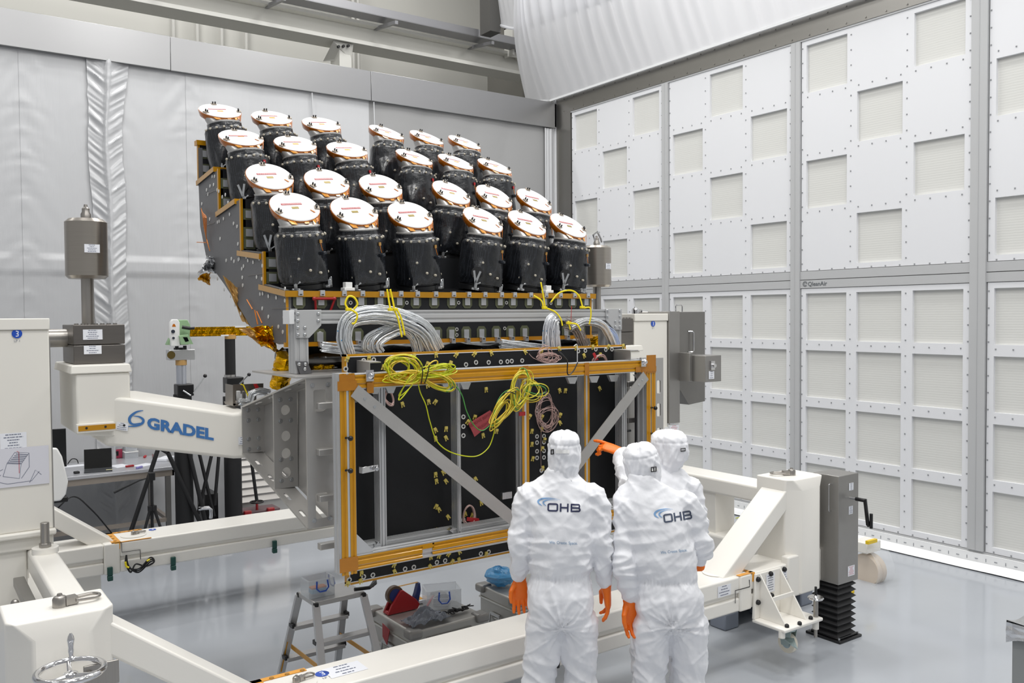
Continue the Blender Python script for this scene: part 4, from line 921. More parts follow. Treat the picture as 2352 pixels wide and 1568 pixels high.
for x in (BX0-.002, BX1-.012): g = G(); g.box(x, x+.014, BY-.003, BY+.004, 2.298, 2.57); obj('edge_tape', g, kap, ob_, smooth=0)
patch = mat('olive resin patch', '5c6048', .5)
def cornerclip(q, up=1, pat=True):
    g = G(); s = up
    if pat: g.prism([q+V(a, 0, b*s) for a, b in ((-.038, .0), (.038, 0), (.038, -.055), (.022, -.075), (-.022, -.075), (-.038, -.055))], (0, -.001, 0))
    g.mi(1); g.box(q.x-.019, q.x+.019, q.y-.006, q.y-.001, min(q.z, q.z-.055*s), max(q.z, q.z-.055*s)); g.box(q.x-.014, q.x+.014, q.y-.03, q.y-.002, min(q.z, q.z+.034*s), max(q.z, q.z+.034*s))
    g.mi(2); g.ob(q+V(0, -.031, .008*s), .014, .003, .005)
    obj('corner_clip', g, [patch, mat('clip metal', 'c2c4c8', .4, .4), dark], ob_, smooth=0)
for px in (687, 737, 787, 829, 873, 917, 955, 997, 1038, 1073, 1110, 1148, 1178, 1215, 1250, 1283, 1315, 1346): q = aY(px, 680, BY-.002); q.z = 2.57; cornerclip(q)
for px in (735, 822, 1004, 1037, 1071, 1106, 1140, 1173, 1205, 1300, 1335): q = aY(px, 780, BY-.002); q.z = 2.30; cornerclip(q, -1)
for y, zs in ((5.65, (3.0, 3.12, 2.93)), (6.115, (3.25, 3.38)), (5.235, (2.69, 2.78)), (6.60, (3.55, 3.66))):
    for z in zs:
        g = G(); q = V(BX0+.055, y-.002, z); g.box(q.x-.04, q.x+.036, y-.0015, y-.0005, z-.036, z+.036); g.mi(1); g.box(q.x-.025, q.x+.022, y-.006, y-.0015, z-.024, z+.024); obj('corner_clip', g, [patch, MATS['clip metal']], ob_, smooth=0)
g = G(); q = V(BX0+.04, BY-.004, 2.47); g.box(q.x-.02, q.x+.022, q.y-.006, q.y, q.z-.025, q.z+.025); obj('corner_clip', g, MATS['clip metal'], ob_, smooth=0)
for px, py in ((805, 695), (871, 693), (934, 695), (1053, 695), (1163, 695), (1215, 694), (1265, 696), (803, 761), (1049, 756), (1049, 769), (1159, 754), (1423, 750), (735, 765)):
    if px > 1400: continue
    q = aY(px, py, BY-.001); g = G(); g.lathe(q, (0, -1, 0), [(.012, 0), (.012, .003), (.007, .003), (.007, .001)], 14, caps=False); g.mi(1); g.cyl(q, q+V(0, -.0015, 0), .0065, n=10); obj('insert', g, [whitein, dark], ob_)
# small oval inserts scattered over the grey side panel
sp = [(475,436),(483,427),(491,424),(478,446),(499,436),(503,439),(464,468),(482,503),(500,510),(504,508),(514,502),(528,492),(537,513),(545,520),(547,560),(506,548),(511,452),(518,447),(524,465),(488,405),(493,405),(520,598),(532,594),(538,600),(550,594),(566,590),(560,611),(570,598),(582,602),(596,594),(603,610),(556,617),(557,637),(558,655),(548,596),(590,636),(602,640),(598,675),(604,674),(617,680),(628,665),(635,683),(643,668),(655,690),(655,663),(603,708),(617,727),(652,728),(620,762),(650,762),(640,750),(500,640),(515,665),(530,680),(540,700),(553,720)]
for a, b in sp:
    q = aX(a, b, BX0-.001)
    g = G(); g.cyl(q, q-V(.003, 0, 0), .0125, n=12); obj('insert', g, whitein, ob_)
for a, b in ((472, 446.5), (466, 519.5), (570, 632.5), (624, 708)):
    q = aX(a, b, BX0-.003); g = G(); g.tube([q, q+V(0, -.28, .0)], .0018, 5); obj('seam', g, steel, ob_)
g = G(); a, b = aY(722, 689, BY-.03), aY(768, 689, BY-.03)
g.tube([a+V(0, 0, .008), b+V(0, 0, .008)], .008, 10); g.tube([a+V(.006, 0, 0), a+V(.02, .025, -.10)], .007, 8); g.tube([b, b+V(-.03, .025, -.10)], .007, 8); g.ball(a+V(0, 0, .008), .013, 6); g.ball(b+V(0, 0, .008), .013, 6); obj('lifting_handle', g, redp, ob_, label='dark red handle')
for px in (802, 1261):
    q = aY(px, 658, BY); g = G(); g.box(q.x-.034, q.x+.034, BY-.01, BY+.05, 2.602, 2.622); g.box(q.x-.022, q.x+.022, BY, BY+.045, 2.622, 2.655); obj('white_block', g, shellw, ob_, bevel=.003)
# foil skirts under the bench
fb = thing('foil_skirt', 'crumpled gold foil flap hanging below the left end of the optical bench', 'foil', (1.9, 5.2, 2.2))
def foil(name, pts, Y, m, par, amp=.03, thick=.003, res=10, depth=.0):
    # pts: 4 corner pixels (tl,tr,br,bl)
    P = pxs(pts, Y); 
    if depth: P[2] = P[2]+V(0, depth, 0); P[3] = P[3]+V(0, depth, 0)
    g = G()
    def fn(i, j):
        p = P[0].lerp(P[1], i).lerp(P[3].lerp(P[2], i), j); f = noise.cell(V(i*4+j*2.3, j*5-i, 3))*.4+noise.noise(V(i*4, j*4, 7))
        return p+V(.3*amp*noise.noise(V(j*6, 2, i*3)), amp*f, .4*amp*noise.noise(V(i*5, 6, j)))
    g.grid(fn, res, res); return obj(name, g, m, par, smooth=0, solid=thick)
foil('foil', [(575, 752), (628, 746), (640, 812), (598, 790)], 5.1, gold, fb, .05)
foil('foil', [(549, 755), (600, 750), (640, 812), (590, 785)], 5.2, kaptan, fb, .02)
foil('foil', [(512, 632), (545, 660), (578, 752), (556, 735)], 5.75, kaptan, fb, .02)
foil('foil', [(462, 622), (482, 625), (482, 655), (455, 640)], 6.3, kap, fb, .03)
foil('foil', [(478, 585), (500, 600), (512, 628), (455, 628)], 6.25, silver, fb, .06)
g = G(); rnd = random.Random(5)
for k in range(5): g.tube(spline([aX(462+k, 478+k*3, BX0-.02), aX(466+k*2, 500, BX0-.03-.01*k), aX(470+k, 530+k*4, BX0-.02), aX(478+k, 560+k*4, BX0-.015)], 6), .0025, 5)
g.tube([aX(452, 556, BX0-.02), aX(474, 557, BX0-.01)], .003, 5)
for a, b in (((567, 688), (580, 710)), ((585, 712), (592, 745)), ((590, 715), (602, 742))): g.tube([aX(*a, BX0-.012), aX(*b, BX0-.012)], .004, 5)
obj('orange_wire', g, orange, ob_)
bp_ = thing('gold_strut', 'gold foil wrapped strut standing on the left arm below the optical bench', 'strut', (1.95, 5.0, 1.9))
def wrapped(name, a, b, r, par, m=gold, n=14, seg=14, seed=1):
    a, b = Vector(a), Vector(b); g = G(); pts = [a.lerp(b, i/seg) for i in range(seg+1)]; d = (b-a).normalized(); x = d.orthogonal().normalized(); y = d.cross(x); rings = []
    for i, p in enumerate(pts): rings.append([p+(x*math.cos(2*PI*j/n)+y*math.sin(2*PI*j/n))*r*(1+.35*noise.noise(V(j*.9, i*.55, seed*7))) for j in range(n)])
    g.loft(rings); return obj(name, g, m, par, smooth=0)
wrapped('foil_wrap', aY(657, 815, 4.95), aY(641, 888, 5.05), .055, bp_)
bq = thing('gold_strut', 'pair of crossed gold foil wrapped struts behind the support post', 'strut', (2.3, 4.9, 2.0))
wrapped('foil_wrap', aY(722, 822, 4.95), aY(742, 870, 4.95), .05, bq, seed=2); wrapped('foil_wrap', aY(758, 824, 4.95), aY(722, 872, 4.98), .05, bq, seed=3)
wrapped('foil_wrap', aY(1368, 770, 5.0), aY(1372, 800, 5.0), .05, bq, m=gold, seed=6)
hb = thing('harness_duct', 'shiny black wrapped duct running under the front edge of the optical bench', 'duct', (3, 4.95, 2.2))
g = G(); rings = []
for i in range(61):
    x = BX0+.02+(BX1-BX0-.05)*i/60; rings.append([V(x, 5.0+.13*math.cos(t)*(1+.15*noise.noise(V(x*4, t, 0))), 2.20+.062*math.sin(t)*(1+.5*noise.noise(V(x*5, t*1.3, 4)))) for t in [2*PI*j/16 for j in range(16)]])
g.loft(rings); obj('wrap', g, mat('black glossy film', '141210', .12, coat=.6, bump=.4, bscale=12), hb)
# ------------------------------------------------------------ aluminium support bar in front of the bench
YB_ = 4.6
sb = thing('support_bar', 'grey aluminium profile bar with two posts and corner plates in front of the bench', 'frame', (3.05, YB_, 2.2))
xl0, xl1, xr0, xr1 = aY(677, 760, YB_).x, aY(708, 760, YB_).x, aY(1395, 760, YB_).x, aY(1427, 760, YB_).x
zt, zb = aY(760, 712, YB_).z, aY(760, 743, YB_).z
def prof2(nm, a, b, w, h, up=(0, 0, 1)):
    g = G(); profile(g, a, b, w, h, up, slots=2, depth=.005); return obj(nm, g, greyp, sb, smooth=0)
prof2('beam', V(xl0, YB_+.05, (zt+zb)/2), V(xr1, YB_+.05, (zt+zb)/2), .10, zt-zb)
zf = aY(690, 858, YB_).z
prof2('post', V((xl0+xl1)/2, YB_+.05, zf), V((xl0+xl1)/2, YB_+.05, zb), xl1-xl0, .10, (0, 1, 0)); prof2('post', V((xr0+xr1)/2, YB_+.05, zf), V((xr0+xr1)/2, YB_+.05, zb), xr1-xr0, .10, (0, 1, 0))
for pts, bl in (([(678, 712), (737, 711), (737, 747), (709, 776), (679, 776)], [(684, 720), (731, 720), (684, 736), (731, 736), (684, 752), (700, 752), (684, 768), (700, 768)]), ([(1390, 709), (1427, 709), (1427, 757), (1409, 757), (1391, 736)], [(1395, 713), (1423, 713), (1395, 726), (1423, 726), (1413, 738), (1423, 738), (1413, 750), (1423, 750)])):
    g = G(); g.prism(pxs(pts, YB_-.001), (0, -.008, 0)); obj('corner_plate', g, greyp, sb, bevel=.002)
    for p in bl: g = G(); q = aY(*p, YB_-.009); g.lathe(q, (0, -1, 0), [(.011, 0), (.009, .006), (.004, .009)], 10); obj('button_screw', g, bolt, sb)
g = G(); g.prism(pxs([(681, 829), (706, 829), (718, 857), (690, 859)], YB_-.02), (0, .02, 0)); obj('foot_bracket', g, mat('dark foot bracket', '6f6f72', .35, .6), sb, bevel=.002)
for p in ((687, 836), (701, 836), (700, 847)): g = G(); g.lathe(aY(*p, YB_-.021), (0, -1, 0), [(.011, 0), (.009, .006), (.004, .009)], 10); obj('button_screw', g, bolt, sb)
g = G(); g.box(xl0-.03, xl0+.0, YB_+.0, YB_+.1, zb-.0, zt); obj('end_cap', g, white, sb, bevel=.002)
g = G(); g.prism([V(1.72, 4.4, zf-.012), V(2.3, 4.4, zf-.012), V(2.3, 5.1, zf-.012), V(1.72, 5.1, zf-.012)], (0, 0, .01)); obj('base_plate', g, aluplate, sb, smooth=0)
g = G(); g.box(4.0, 4.38, 4.5, 5.1, zf-.012, zf); obj('base_plate', g, aluplate, sb, smooth=0)

# ------------------------------------------------------------ 24 telescopes
mli, N, L, B = _nt('black quilted blanket')
B.inputs['Base Color'].default_value = (*srgb('2a2c31'), 1); B.inputs['Roughness'].default_value = .27; B.inputs['Specular IOR Level'].default_value = .7
tc = N.new('ShaderNodeTexCoord'); vz = N.new('ShaderNodeTexVoronoi'); vz.inputs['Scale'].default_value = 110; vz.inputs['Randomness'].default_value = 0
L.new(tc.outputs['Object'], vz.inputs[0]); cr = N.new('ShaderNodeValToRGB'); cr.color_ramp.elements[0].position = .18; cr.color_ramp.elements[0].color = (*srgb('454a52'), 1); cr.color_ramp.elements[1].position = .3; cr.color_ramp.elements[1].color = (*srgb('191b1f'), 1)
L.new(vz.outputs['Distance'], cr.inputs[0]); L.new(cr.outputs[0], B.inputs['Base Color'])
nb = N.new('ShaderNodeTexNoise'); nb.inputs['Scale'].default_value = 14; nb.inputs['Detail'].default_value = 5; L.new(tc.outputs['Object'], nb.inputs[0]); bp = N.new('ShaderNodeBump'); bp.inputs['Strength'].default_value = .6; bp.inputs['Distance'].default_value = .012; L.new(nb.outputs[0], bp.inputs['Height']); L.new(bp.outputs[0], B.inputs['Normal'])
LN = V(0, -.56, .828).normalized(); LC = V(0, .05, .488); LR = .148
mat('bright orange tape', 'd08a1a', .25, .15, var=.2, vscale=40, coat=.5)
def make_tele(seed, mount):
    t = thing('telescope', 'x', 'telescope', (0, 0, 0), 'white capped telescopes on the stepped bench'); rd = random.Random(seed)
    g = G(); g.lathe((0, 0, 0), (0, 0, 1), [(.135, 0), (.135, .03), (.128, .035), (.128, .045)], 32); obj('base_ring', g, mat('black base ring', '1a1b1d', .3), t)
    # wrapped body
    g = G(); n = 56; rings = []
    prof_ = [(.118, .04), (.138, .045), (.146, .09), (.148, .15), (.148, .21), (.147, .27), (.146, .315), (.138, .335), (.122, .345), (.118, .375)]
    for r, z in [p for a, b in zip(prof_, prof_[1:]) for p in ((a[0]+(b[0]-a[0])*k/3, a[1]+(b[1]-a[1])*k/3) for k in range(3))]+[prof_[-1]]:
        ring = []
        for j in range(n):
            th = 2*PI*j/n; d = noise.noise(V(math.cos(th)*1.6, math.sin(th)*1.6, z*7+seed*5))*.008*(1 if z < .33 else .3)
            d += .006*abs(noise.noise(V(math.cos(th)*4, math.sin(th)*4, z*14+seed)))
            for a0, z0, hh in ((math.radians(-52), .045, .15), (math.radians(-128), .05, .17), (math.radians(90), .05, .15)):   # pointed covers over the mounts
                da = (th-a0+PI) % (2*PI)-PI; e = 1-abs(da)/.33; f = 1-(z-z0)/hh
                if e > 0 and 0 < f <= 1.2: d += .032*max(0, min(e, f*1.3, 1))
            ring.append(V((r+d)*math.cos(th), (r+d)*math.sin(th), z))
        rings.append(ring)
    g.loft(rings); obj('blanket', g, mli, t, smooth=50)
    g = G(); g.lathe((0, 0, .368), (0, 0, 1), [(.118, 0), (.122, .004), (.122, .012), (.112, .016)], 32); obj('collar', g, baffle, t)
    # oblique baffle
    x = V(1, 0, 0); y = LN.cross(x).normalized(); n = 40
    top = lambda r, off: [LC+LN*off+x*(r*math.cos(2*PI*j/n))+y*(r*math.sin(2*PI*j/n)) for j in range(n)]
    bot = [V(.112*math.cos(2*PI*j/n), .112*math.sin(2*PI*j/n), .375) for j in range(n)]
    tp = top(LR-.006, -.012)
    g = G(); g.loft([bot, [b.lerp(a, .5) for a, b in zip(tp, bot)], tp, top(LR-.003, -.0)], caps=True); obj('baffle', g, baffle, t, smooth=50)
    g = G(); g.loft([top(LR-.013, -.044), top(LR-.006, -.040), top(LR+.003, -.012), top(LR+.0045, -.001), top(LR-.001, .0)], caps=False); obj('rim_tape', g, kapor, t, smooth=50)
    lid = G(); lid.loft([top(LR, -.0), top(LR+.001, .003), top(LR-.004, .007)], caps=True); lo = obj('cover_disc', lid, lidw, t, smooth=30)
    P = lambda a, b, c=0: LC+LN*(.007+c)+x*a-y*b*(-1 if y.z > 0 else 1)
    g = G(); g.add([P(-.08, .012, .001), P(.05, .012, .001), P(.05, .030, .001), P(-.08, .030, .001)], [(0, 1, 2, 3)]); g.mi(1)
    xx = -.074
    while xx < .045: w_ = rd.uniform(.006, .014); g.add([P(xx, .018, .0015), P(xx+w_*.8, .018, .0015), P(xx+w_*.8, .024, .0015), P(xx, .024, .0015)], [(0, 1, 2, 3)]); xx += w_
    obj('red_label', g, [mat('red label', '9c2a33', .5), mat('label print', 'e7b9b6', .6)], t, smooth=0)
    g = G(); q = (-.005, -.018) if mount < 3 else (0, .005); hh = .011 if mount < 3 else .004
    g.add([P(q[0]-.022, q[1]-hh, .001), P(q[0]+.022, q[1]-hh, .001), P(q[0]+.022, q[1]+hh, .001), P(q[0]-.022, q[1]+hh, .001)], [(0, 1, 2, 3)]); obj('square_label', g, mat('olive gold square', '8c7a32', .4, .3) if mount < 2 else mat('yellow polyimide tape', ''), t, smooth=0)
    for a_ in (math.radians(92), math.radians(205), math.radians(-12)):
        c = LC+LN*.008+x*(.128*math.cos(a_))-y*(.128*math.sin(a_))*(-1 if y.z > 0 else 1)
        rdir = (c-LC-LN*.008).normalized(); td = LN.cross(rdir)
        g = G(); g.ob(c+LN*.002+rdir*.004, .034, .03, .008, Matrix((td, rdir, LN)).transposed()); g.mi(1)
        g2 = G()
        for s in (-.009, .009): g.cyl(c+LN*.006+td*s, c+LN*.022+td*s, .0055, n=8)
        obj('clamp', g, [mat('beige clamp plate', 'a59a8c', .4), blackp], t)
    # tape tails pressed down along the baffle
    for k, (a_, f0, f1, w_) in enumerate(((math.radians(-62), .0, .72, .026), (math.radians(-38), .0, .85, .022), (math.radians(-118), .05, .6, .042), (math.radians(-84), .05, .42, .03), (math.radians(-50), .0, .5, .03))):
        if k == 4 and mount % 2: continue
        def at_(f, da): 
            aa = a_+da; yy = y if y.z > 0 else -y
            e = LC-LN*.004+x*((LR+.002)*math.cos(aa))+yy*((LR+.002)*math.sin(aa)); b_ = V(.116*math.cos(aa), .116*math.sin(aa), .375)
            return e.lerp(b_, f)+V(math.cos(aa), math.sin(aa), 0)*.0035
        dw = w_/.15/2; g = G(); g.add([at_(f0, -dw), at_(f0, dw), at_(f1, dw*.9), at_(f1, -dw*.9)], [(0, 1, 2, 3)])
        obj('tape_tail', g, kapor if k in (1, 4) else MATS['bright orange tape'], t, smooth=0, solid=.002)
    if mount != 2:
        a_ = math.radians(-58); c = LC+x*.09+(-y if y.z > 0 else y)*(.06)+LN*.009
        g = G(); g.ob(c, .012, .035, .002, Matrix((V(.8, .5, 0).normalized(), (-LN).cross(V(.8, .5, 0)).normalized(), LN)).transposed()); obj('tape_piece', g, orange, t, smooth=0)
    # stud rows
    for k in range(9):
        a_ = math.radians(-170+k*20); zz = .325; r = .150
        g = G(); q = V(r*math.cos(a_), r*math.sin(a_), zz); g.lathe(q, (math.cos(a_), math.sin(a_), 0), [(.0085, -.004), (.0085, .003), (.005, .006)], 8); obj('stud', g, mat('pale stud', 'bdb6a6', .4), t)
    for a_, zz in ((-118, .19), (-70, .1), (-135, .09), (-42, .1), (-95, .12)):
        a_ = math.radians(a_); g = G(); q = V(.158*math.cos(a_), .158*math.sin(a_), zz); g.lathe(q, (math.cos(a_), math.sin(a_), 0), [(.0085, -.008), (.0085, .004), (.005, .007)], 8); obj('stud', g, MATS['pale stud'], t)
    a_ = math.radians(-62); q = V(.153*math.cos(a_), .153*math.sin(a_), .285); rd_ = V(math.cos(a_), math.sin(a_), 0); td = V(-rd_.y, rd_.x, 0)
    g = G(); g.ob(q, .02, .006, .02, Matrix((td, rd_, V(0, 0, 1))).transposed()); obj('sensor_tag', g, redt if mount >= 2 else mat('amber sensor patch', 'b58a4a', .4), t, smooth=0)
    g = G(); g.ob(q+rd_*.012-V(0, 0, .07)+td*.005, .03, .03, .02, Matrix((td, rd_, V(0, 0, 1))).transposed()); obj('connector', g, mat('dark glossy box', '23272e', .2), t, bevel=.004)
    g = G(); g.tube([q-V(0, 0, .008), q+rd_*.008-V(0, 0, .03)-td*.006, q+rd_*.012-V(0, 0, .055)], .0018, 5); obj('sensor_wire', g, orange, t)
    # bipod mounts at the foot
    for a_ in (-128, -30, 90):
        a_ = math.radians(a_); rd_ = V(math.cos(a_), math.sin(a_), 0); td = V(-rd_.y, rd_.x, 0); q = rd_*.148
        g = G(); g.ob(q+V(0, 0, .008), .05, .03, .016, Matrix((td, rd_, V(0, 0, 1))).transposed()); g.ob(q+V(0, 0, .03)+rd_*.01, .02, .02, .04, Matrix((td, rd_, V(0, 0, 1))).transposed()); g.cyl(q+rd_*.02+V(0, 0, .0), q+rd_*.02+V(0, 0, .065), .006, n=8); g.bar(q+V(0, 0, .04)+rd_*.012, q+V(0, 0, .055)+rd_*.012+td*.03, .008, .01); obj('foot_mount', g, bolt, t, bevel=.002)
    if mount in (1, 3):
        a_ = math.radians(-128); rd_ = V(math.cos(a_), math.sin(a_), 0); td = V(-rd_.y, rd_.x, 0); q = rd_*.165
        g = G(); g.cyl(q+V(0, 0, .12)-rd_*.012, q+V(0, 0, .12)+rd_*.012, .04, n=16); obj('mount_opening', g, dark, t)
        g = G(); g.bar(q+rd_*.018+V(0, 0, .05), q+rd_*.018+V(0, 0, .13)+td*.022, .014, .012, rd_); g.bar(q+rd_*.018+V(0, 0, .05), q+rd_*.018+V(0, 0, .13)-td*.022, .014, .012, rd_); obj('bipod', g, bolt, t)
    return t
protos = [make_tele(1, 0), make_tele(2, 1), make_tele(3, 2), make_tele(4, 3)]
used = [False]*4
def copytree(o, parent=None):
    c = o.copy(); COL.objects.link(c)
    if parent: c.parent = parent
    for ch in o.children: copytree(ch, c)
    return c
cols = [2.03, 2.42, 2.82, 3.29, 3.67, 4.05]
rows = [(5.05, 1), (5.47, 1), (5.93, -.6), (6.39, -.7)]
oc = ['leftmost', 'second from left', 'third from left', 'fourth from left', 'fifth from left', 'rightmost']; rown = ['lowest front row', 'second row from the front', 'third row from the front', 'topmost back row']
for r, (y, s) in enumerate(rows):
    (ya, za), (yb, zb) = plats[r]; z = za+(zb-za)*(y-ya)/(yb-ya)
    for c, x in enumerate(cols):
        k = (1 if c in (3, 5) else 0) if r == 0 else (1 if (r == 1 and c == 0) else (3 if (r == 2 and c == 0) else (0 if r == 1 else 2)))
        if not used[k]: t = protos[k]; used[k] = True
        else: t = copytree(protos[k])
        t.location = (x, y, z)
        t.rotation_euler = (math.radians(6.5*s), math.radians(-6 if c < 3 else 6), 0)
        t['label'] = 'white capped black telescope, %s in the %s' % (oc[c], rown[r])
# ------------------------------------------------------------ cable looms draped over the bar
rnd = random.Random(11)
def loom(label, centre, n, rad, r=.0045, m=silverc, depth=.03, ties=(), twist=1.0, taper=None, cat='cable loom', marks=True):
    P0 = [Vector(p) for p in centre]; path = spline(P0, 7); N = len(path)
    t = thing('cable_loom', label, cat, path[0]); g = G(); n = int(n*1.9); r = r*.72
    for k in range(n):
        a = rnd.uniform(0, 2*PI); rr = math.sqrt(rnd.random()); ph = rnd.uniform(-.5, .5); pts = []
        for i, p in enumerate(path):
            d = (path[min(i+1, N-1)]-path[max(i-1, 0)]).normalized(); sd = V(0, 1, 0).cross(d).normalized()
            R_ = rad*(taper(i/(N-1)) if taper else 1); aa = a+twist*ph*i/N
            pts.append(p+sd*(math.cos(aa)*rr*R_)+V(0, 1, 0)*(math.sin(aa)*rr*depth)+V(.004*noise.noise(V(k, i*.4, 1)), .004*noise.noise(V(k, i*.4, 2)), .004*noise.noise(V(k, i*.4, 3))))
        g.tube(pts, r, 5)
        if marks and k % 3 == 0:
            g.mi(1); i = rnd.randrange(1, N-2); g.tube([pts[i], pts[i].lerp(pts[i+1], .3)], r*1.25, 6); g.mi(0)
    o = obj('cables', g, [m, mat('blue marker ring', '3e8fc4', .4)], t, smooth=60); o['kind'] = 'stuff'
    return t
YC = 4.53
loom('thick silver cable loom arching over the left end of the bar', pxs([(800, 815), (790, 775), (800, 738), (835, 724), (885, 724), (935, 738), (975, 762), (1000, 808)], YC), 34, .052, depth=.04, taper=lambda t: .75+.55*t)
loom('inner silver cable loom looping down behind the yellow double tie', pxs([(870, 812), (862, 792), (880, 772), (925, 755), (950, 775), (960, 808)], YC+.01), 26, .04, depth=.035)
loom('thin outer silver cable loop under the left loom', pxs([(858, 812), (838, 800), (845, 775), (880, 757), (915, 748)], YC+.02), 10, .02, depth=.02)
loom('bright white and silver cable loom falling from the right end of the bar', pxs([(1268, 805), (1266, 770), (1268, 742), (1275, 732)], YC+.01), 40, .075, r=.0045, depth=.03, taper=lambda t: 1.05-.45*t*t, m=mat('white braided cable', 'dfe2e8', .35, .4, var=.12, vscale=60, bump=.4, bscale=220, bdist=.003))
loom('grey cable loom sweeping from the bar down to the panel at the far right', pxs([(1310, 752), (1345, 738), (1380, 745), (1398, 770), (1410, 802)], YC), 20, .03, depth=.02)
loom('loose brownish grey cable loom between the two right looms', pxs([(1300, 742), (1322, 752), (1336, 780), (1345, 806)], YC+.01), 18, .05, r=.003, m=mat('taupe cable', '9c928d', .4, .3), depth=.03)
loom('row of shiny silver ribbons under the bench at the left', pxs([(738, 796), (775, 800), (850, 806)], 4.62), 9, .03, r=.006, depth=.02, marks=False)
loom('bundle of silver cables lying under the right half of the bench', pxs([(1150, 790), (1200, 796), (1260, 802)], 4.62), 14, .03, depth=.02, marks=False)
loom('four pale blue tubes curving down at the right post', pxs([(1378, 745), (1410, 765), (1422, 800)], 4.56), 5, .016, r=.0035, m=mat('pale blue tube', 'b7c6e6', .3), depth=.01, marks=False)
# yellow ties
def ziptie(label, parts, Y=YC-.055):
    t = thing('zip_tie', label, 'cable tie', aY(*parts[0][0][0], Y), 'yellow cable ties'); 
    for pts, dy in parts:
        g = G(); P = spline(pxs(pts, Y+dy), 8); d0 = V(0, .012, 0); n = len(P); vs = []
        for i, p in enumerate(P):
            d = (P[min(i+1, n-1)]-P[max(i-1, 0)]).normalized(); sd = d.cross(V(0, 1, 0)).normalized()
            vs += [p-sd*.0055, p+sd*.0055]
        g.add(vs, [(2*i, 2*i+1, 2*i+3, 2*i+2) for i in range(n-1)]); obj('strap', g, yel, t, smooth=60, solid=.002)
    return t
def head(t, px, py, Y=YC-.055):
    q = aY(px, py, Y); g = G(); g.box(q.x-.016, q.x+.016, Y-.008, Y+.012, q.z-.007, q.z+.01); obj('head', g, yel, t, bevel=.002)
t = ziptie('yellow cable tie with its end curled into a ring at the left loom', [([(800, 710), (793, 697), (800, 681), (813, 683), (821, 698), (812, 710)], .02), ([(808, 712), (820, 722), (816, 740), (808, 743)], 0)]); head(t, 801, 711)
t = ziptie('pair of long yellow cable ties over the middle of the left loom', [([(889, 664), (893, 690), (897, 712)], .02), ([(896, 664), (902, 690), (906, 712)], .02), ([(905, 711), (914, 732), (923, 774)], 0), ([(912, 711), (922, 732), (930, 770)], 0)]); head(t, 898, 711); head(t, 907, 711)
t = ziptie('yellow cable tie with a straight end standing up at the white loom', [([(1242, 648), (1248, 680), (1252, 706)], .02), ([(1226, 679), (1243, 690), (1248, 706)], .02), ([(1254, 707), (1275, 716), (1288, 732), (1292, 748)], 0)]); head(t, 1251, 707)
t = ziptie('yellow cable tie with a wide arched end at the far right loom', [([(1265, 694), (1285, 672), (1312, 667), (1330, 680), (1338, 706)], .02), ([(1342, 707), (1355, 707), (1357, 725), (1353, 745)], 0)]); head(t, 1338, 706)
t = ziptie('short yellow cable tie between the two right looms', [([(1305, 737), (1310, 757)], 0), ([(1312, 742), (1325, 745), (1334, 759)], 0)]); head(t, 1307, 742)
# ------------------------------------------------------------ earth wire coils
YW = 4.155
def coil(label, loops, tails, name='earth_wire_coil', r=.0032, ties=(), Y=YW, mats=(wireg, wirey, wiregr), cat='wire coil'):
    t = thing(name, label, cat, aY(*loops[0][:2], Y)); gs = [G() for _ in mats]
    for k, (cx, cy, rx, ry, rot, jit, n) in enumerate(loops):
        for i in range(n):
            a, b = rx*(1+rnd.uniform(-jit, jit)), ry*(1+rnd.uniform(-jit, jit)); ro = math.radians(rot+rnd.uniform(-9, 9)); ox, oy = rnd.uniform(-4, 4), rnd.uniform(-4, 4); dy = rnd.uniform(-.02, .015)
            pts = []
            for j in range(26):
                th = 2*PI*j/26; x, y = a*math.cos(th), b*math.sin(th)*(1+.25*math.cos(th)); pts.append(aY(cx+ox+x*math.cos(ro)-y*math.sin(ro), cy+oy+x*math.sin(ro)+y*math.cos(ro), Y+dy+.012*math.sin(th*2+i)))
            gs[rnd.choices(range(len(mats)), (5, 3, 1)[:len(mats)])[0]].tube(pts, r, 6, closed=True)
    for pts, mi_ in tails: gs[mi_].tube(spline(pxs(pts, Y), 10), r, 6)
    big = G()
    for i, g in enumerate(gs):
        big.mi(i); big.add(g.v, g.f)
    o = obj('wire', big, list(mats), t, smooth=60)
    for pts in ties: g = G(); g.tube(spline(pxs(pts, Y-.035), 6), .003, 6); obj('black_tie', g, blackp, t)
    return t
coil('large yellow green wire coil tied like a bow on the yellow taped top rail', [(925, 845, 36, 24, 20, .25, 9), (928, 866, 38, 12, -5, .3, 7), (1002, 852, 36, 11, -6, .3, 8), (1005, 875, 38, 15, 22, .2, 9), (915, 845, 24, 22, 40, .3, 5), (990, 845, 22, 8, -40, .2, 2), (935, 890, 34, 6, -50, .2, 2)],
     [([(959, 870), (965, 900), (978, 930), (988, 970), (1005, 1015), (1040, 1040), (1090, 1048), (1120, 1030), (1133, 1000), (1137, 975)], 0), ([(1038, 875), (1060, 905), (1072, 945), (1090, 978), (1110, 988), (1135, 966)], 2)],
     ties=[[(968, 838), (971, 855), (967, 882)], [(986, 838), (982, 860), (975, 881)]])
coil('yellow earth wire coil hanging upright from the middle of the taped frame', [(1195, 895, 42, 18, -75, .2, 10), (1160, 935, 42, 16, -55, .25, 10), (1215, 900, 26, 20, -30, .3, 4), (1228, 893, 26, 12, 5, .2, 2), (1150, 950, 36, 10, -62, .2, 5)], [([(1195, 845), (1185, 870), (1180, 890)], 1)], ties=[[(1160, 902), (1172, 900), (1184, 905)]], mats=(mat('yellow earth wire', 'd8cf3f', .4), wirey, wiregr))
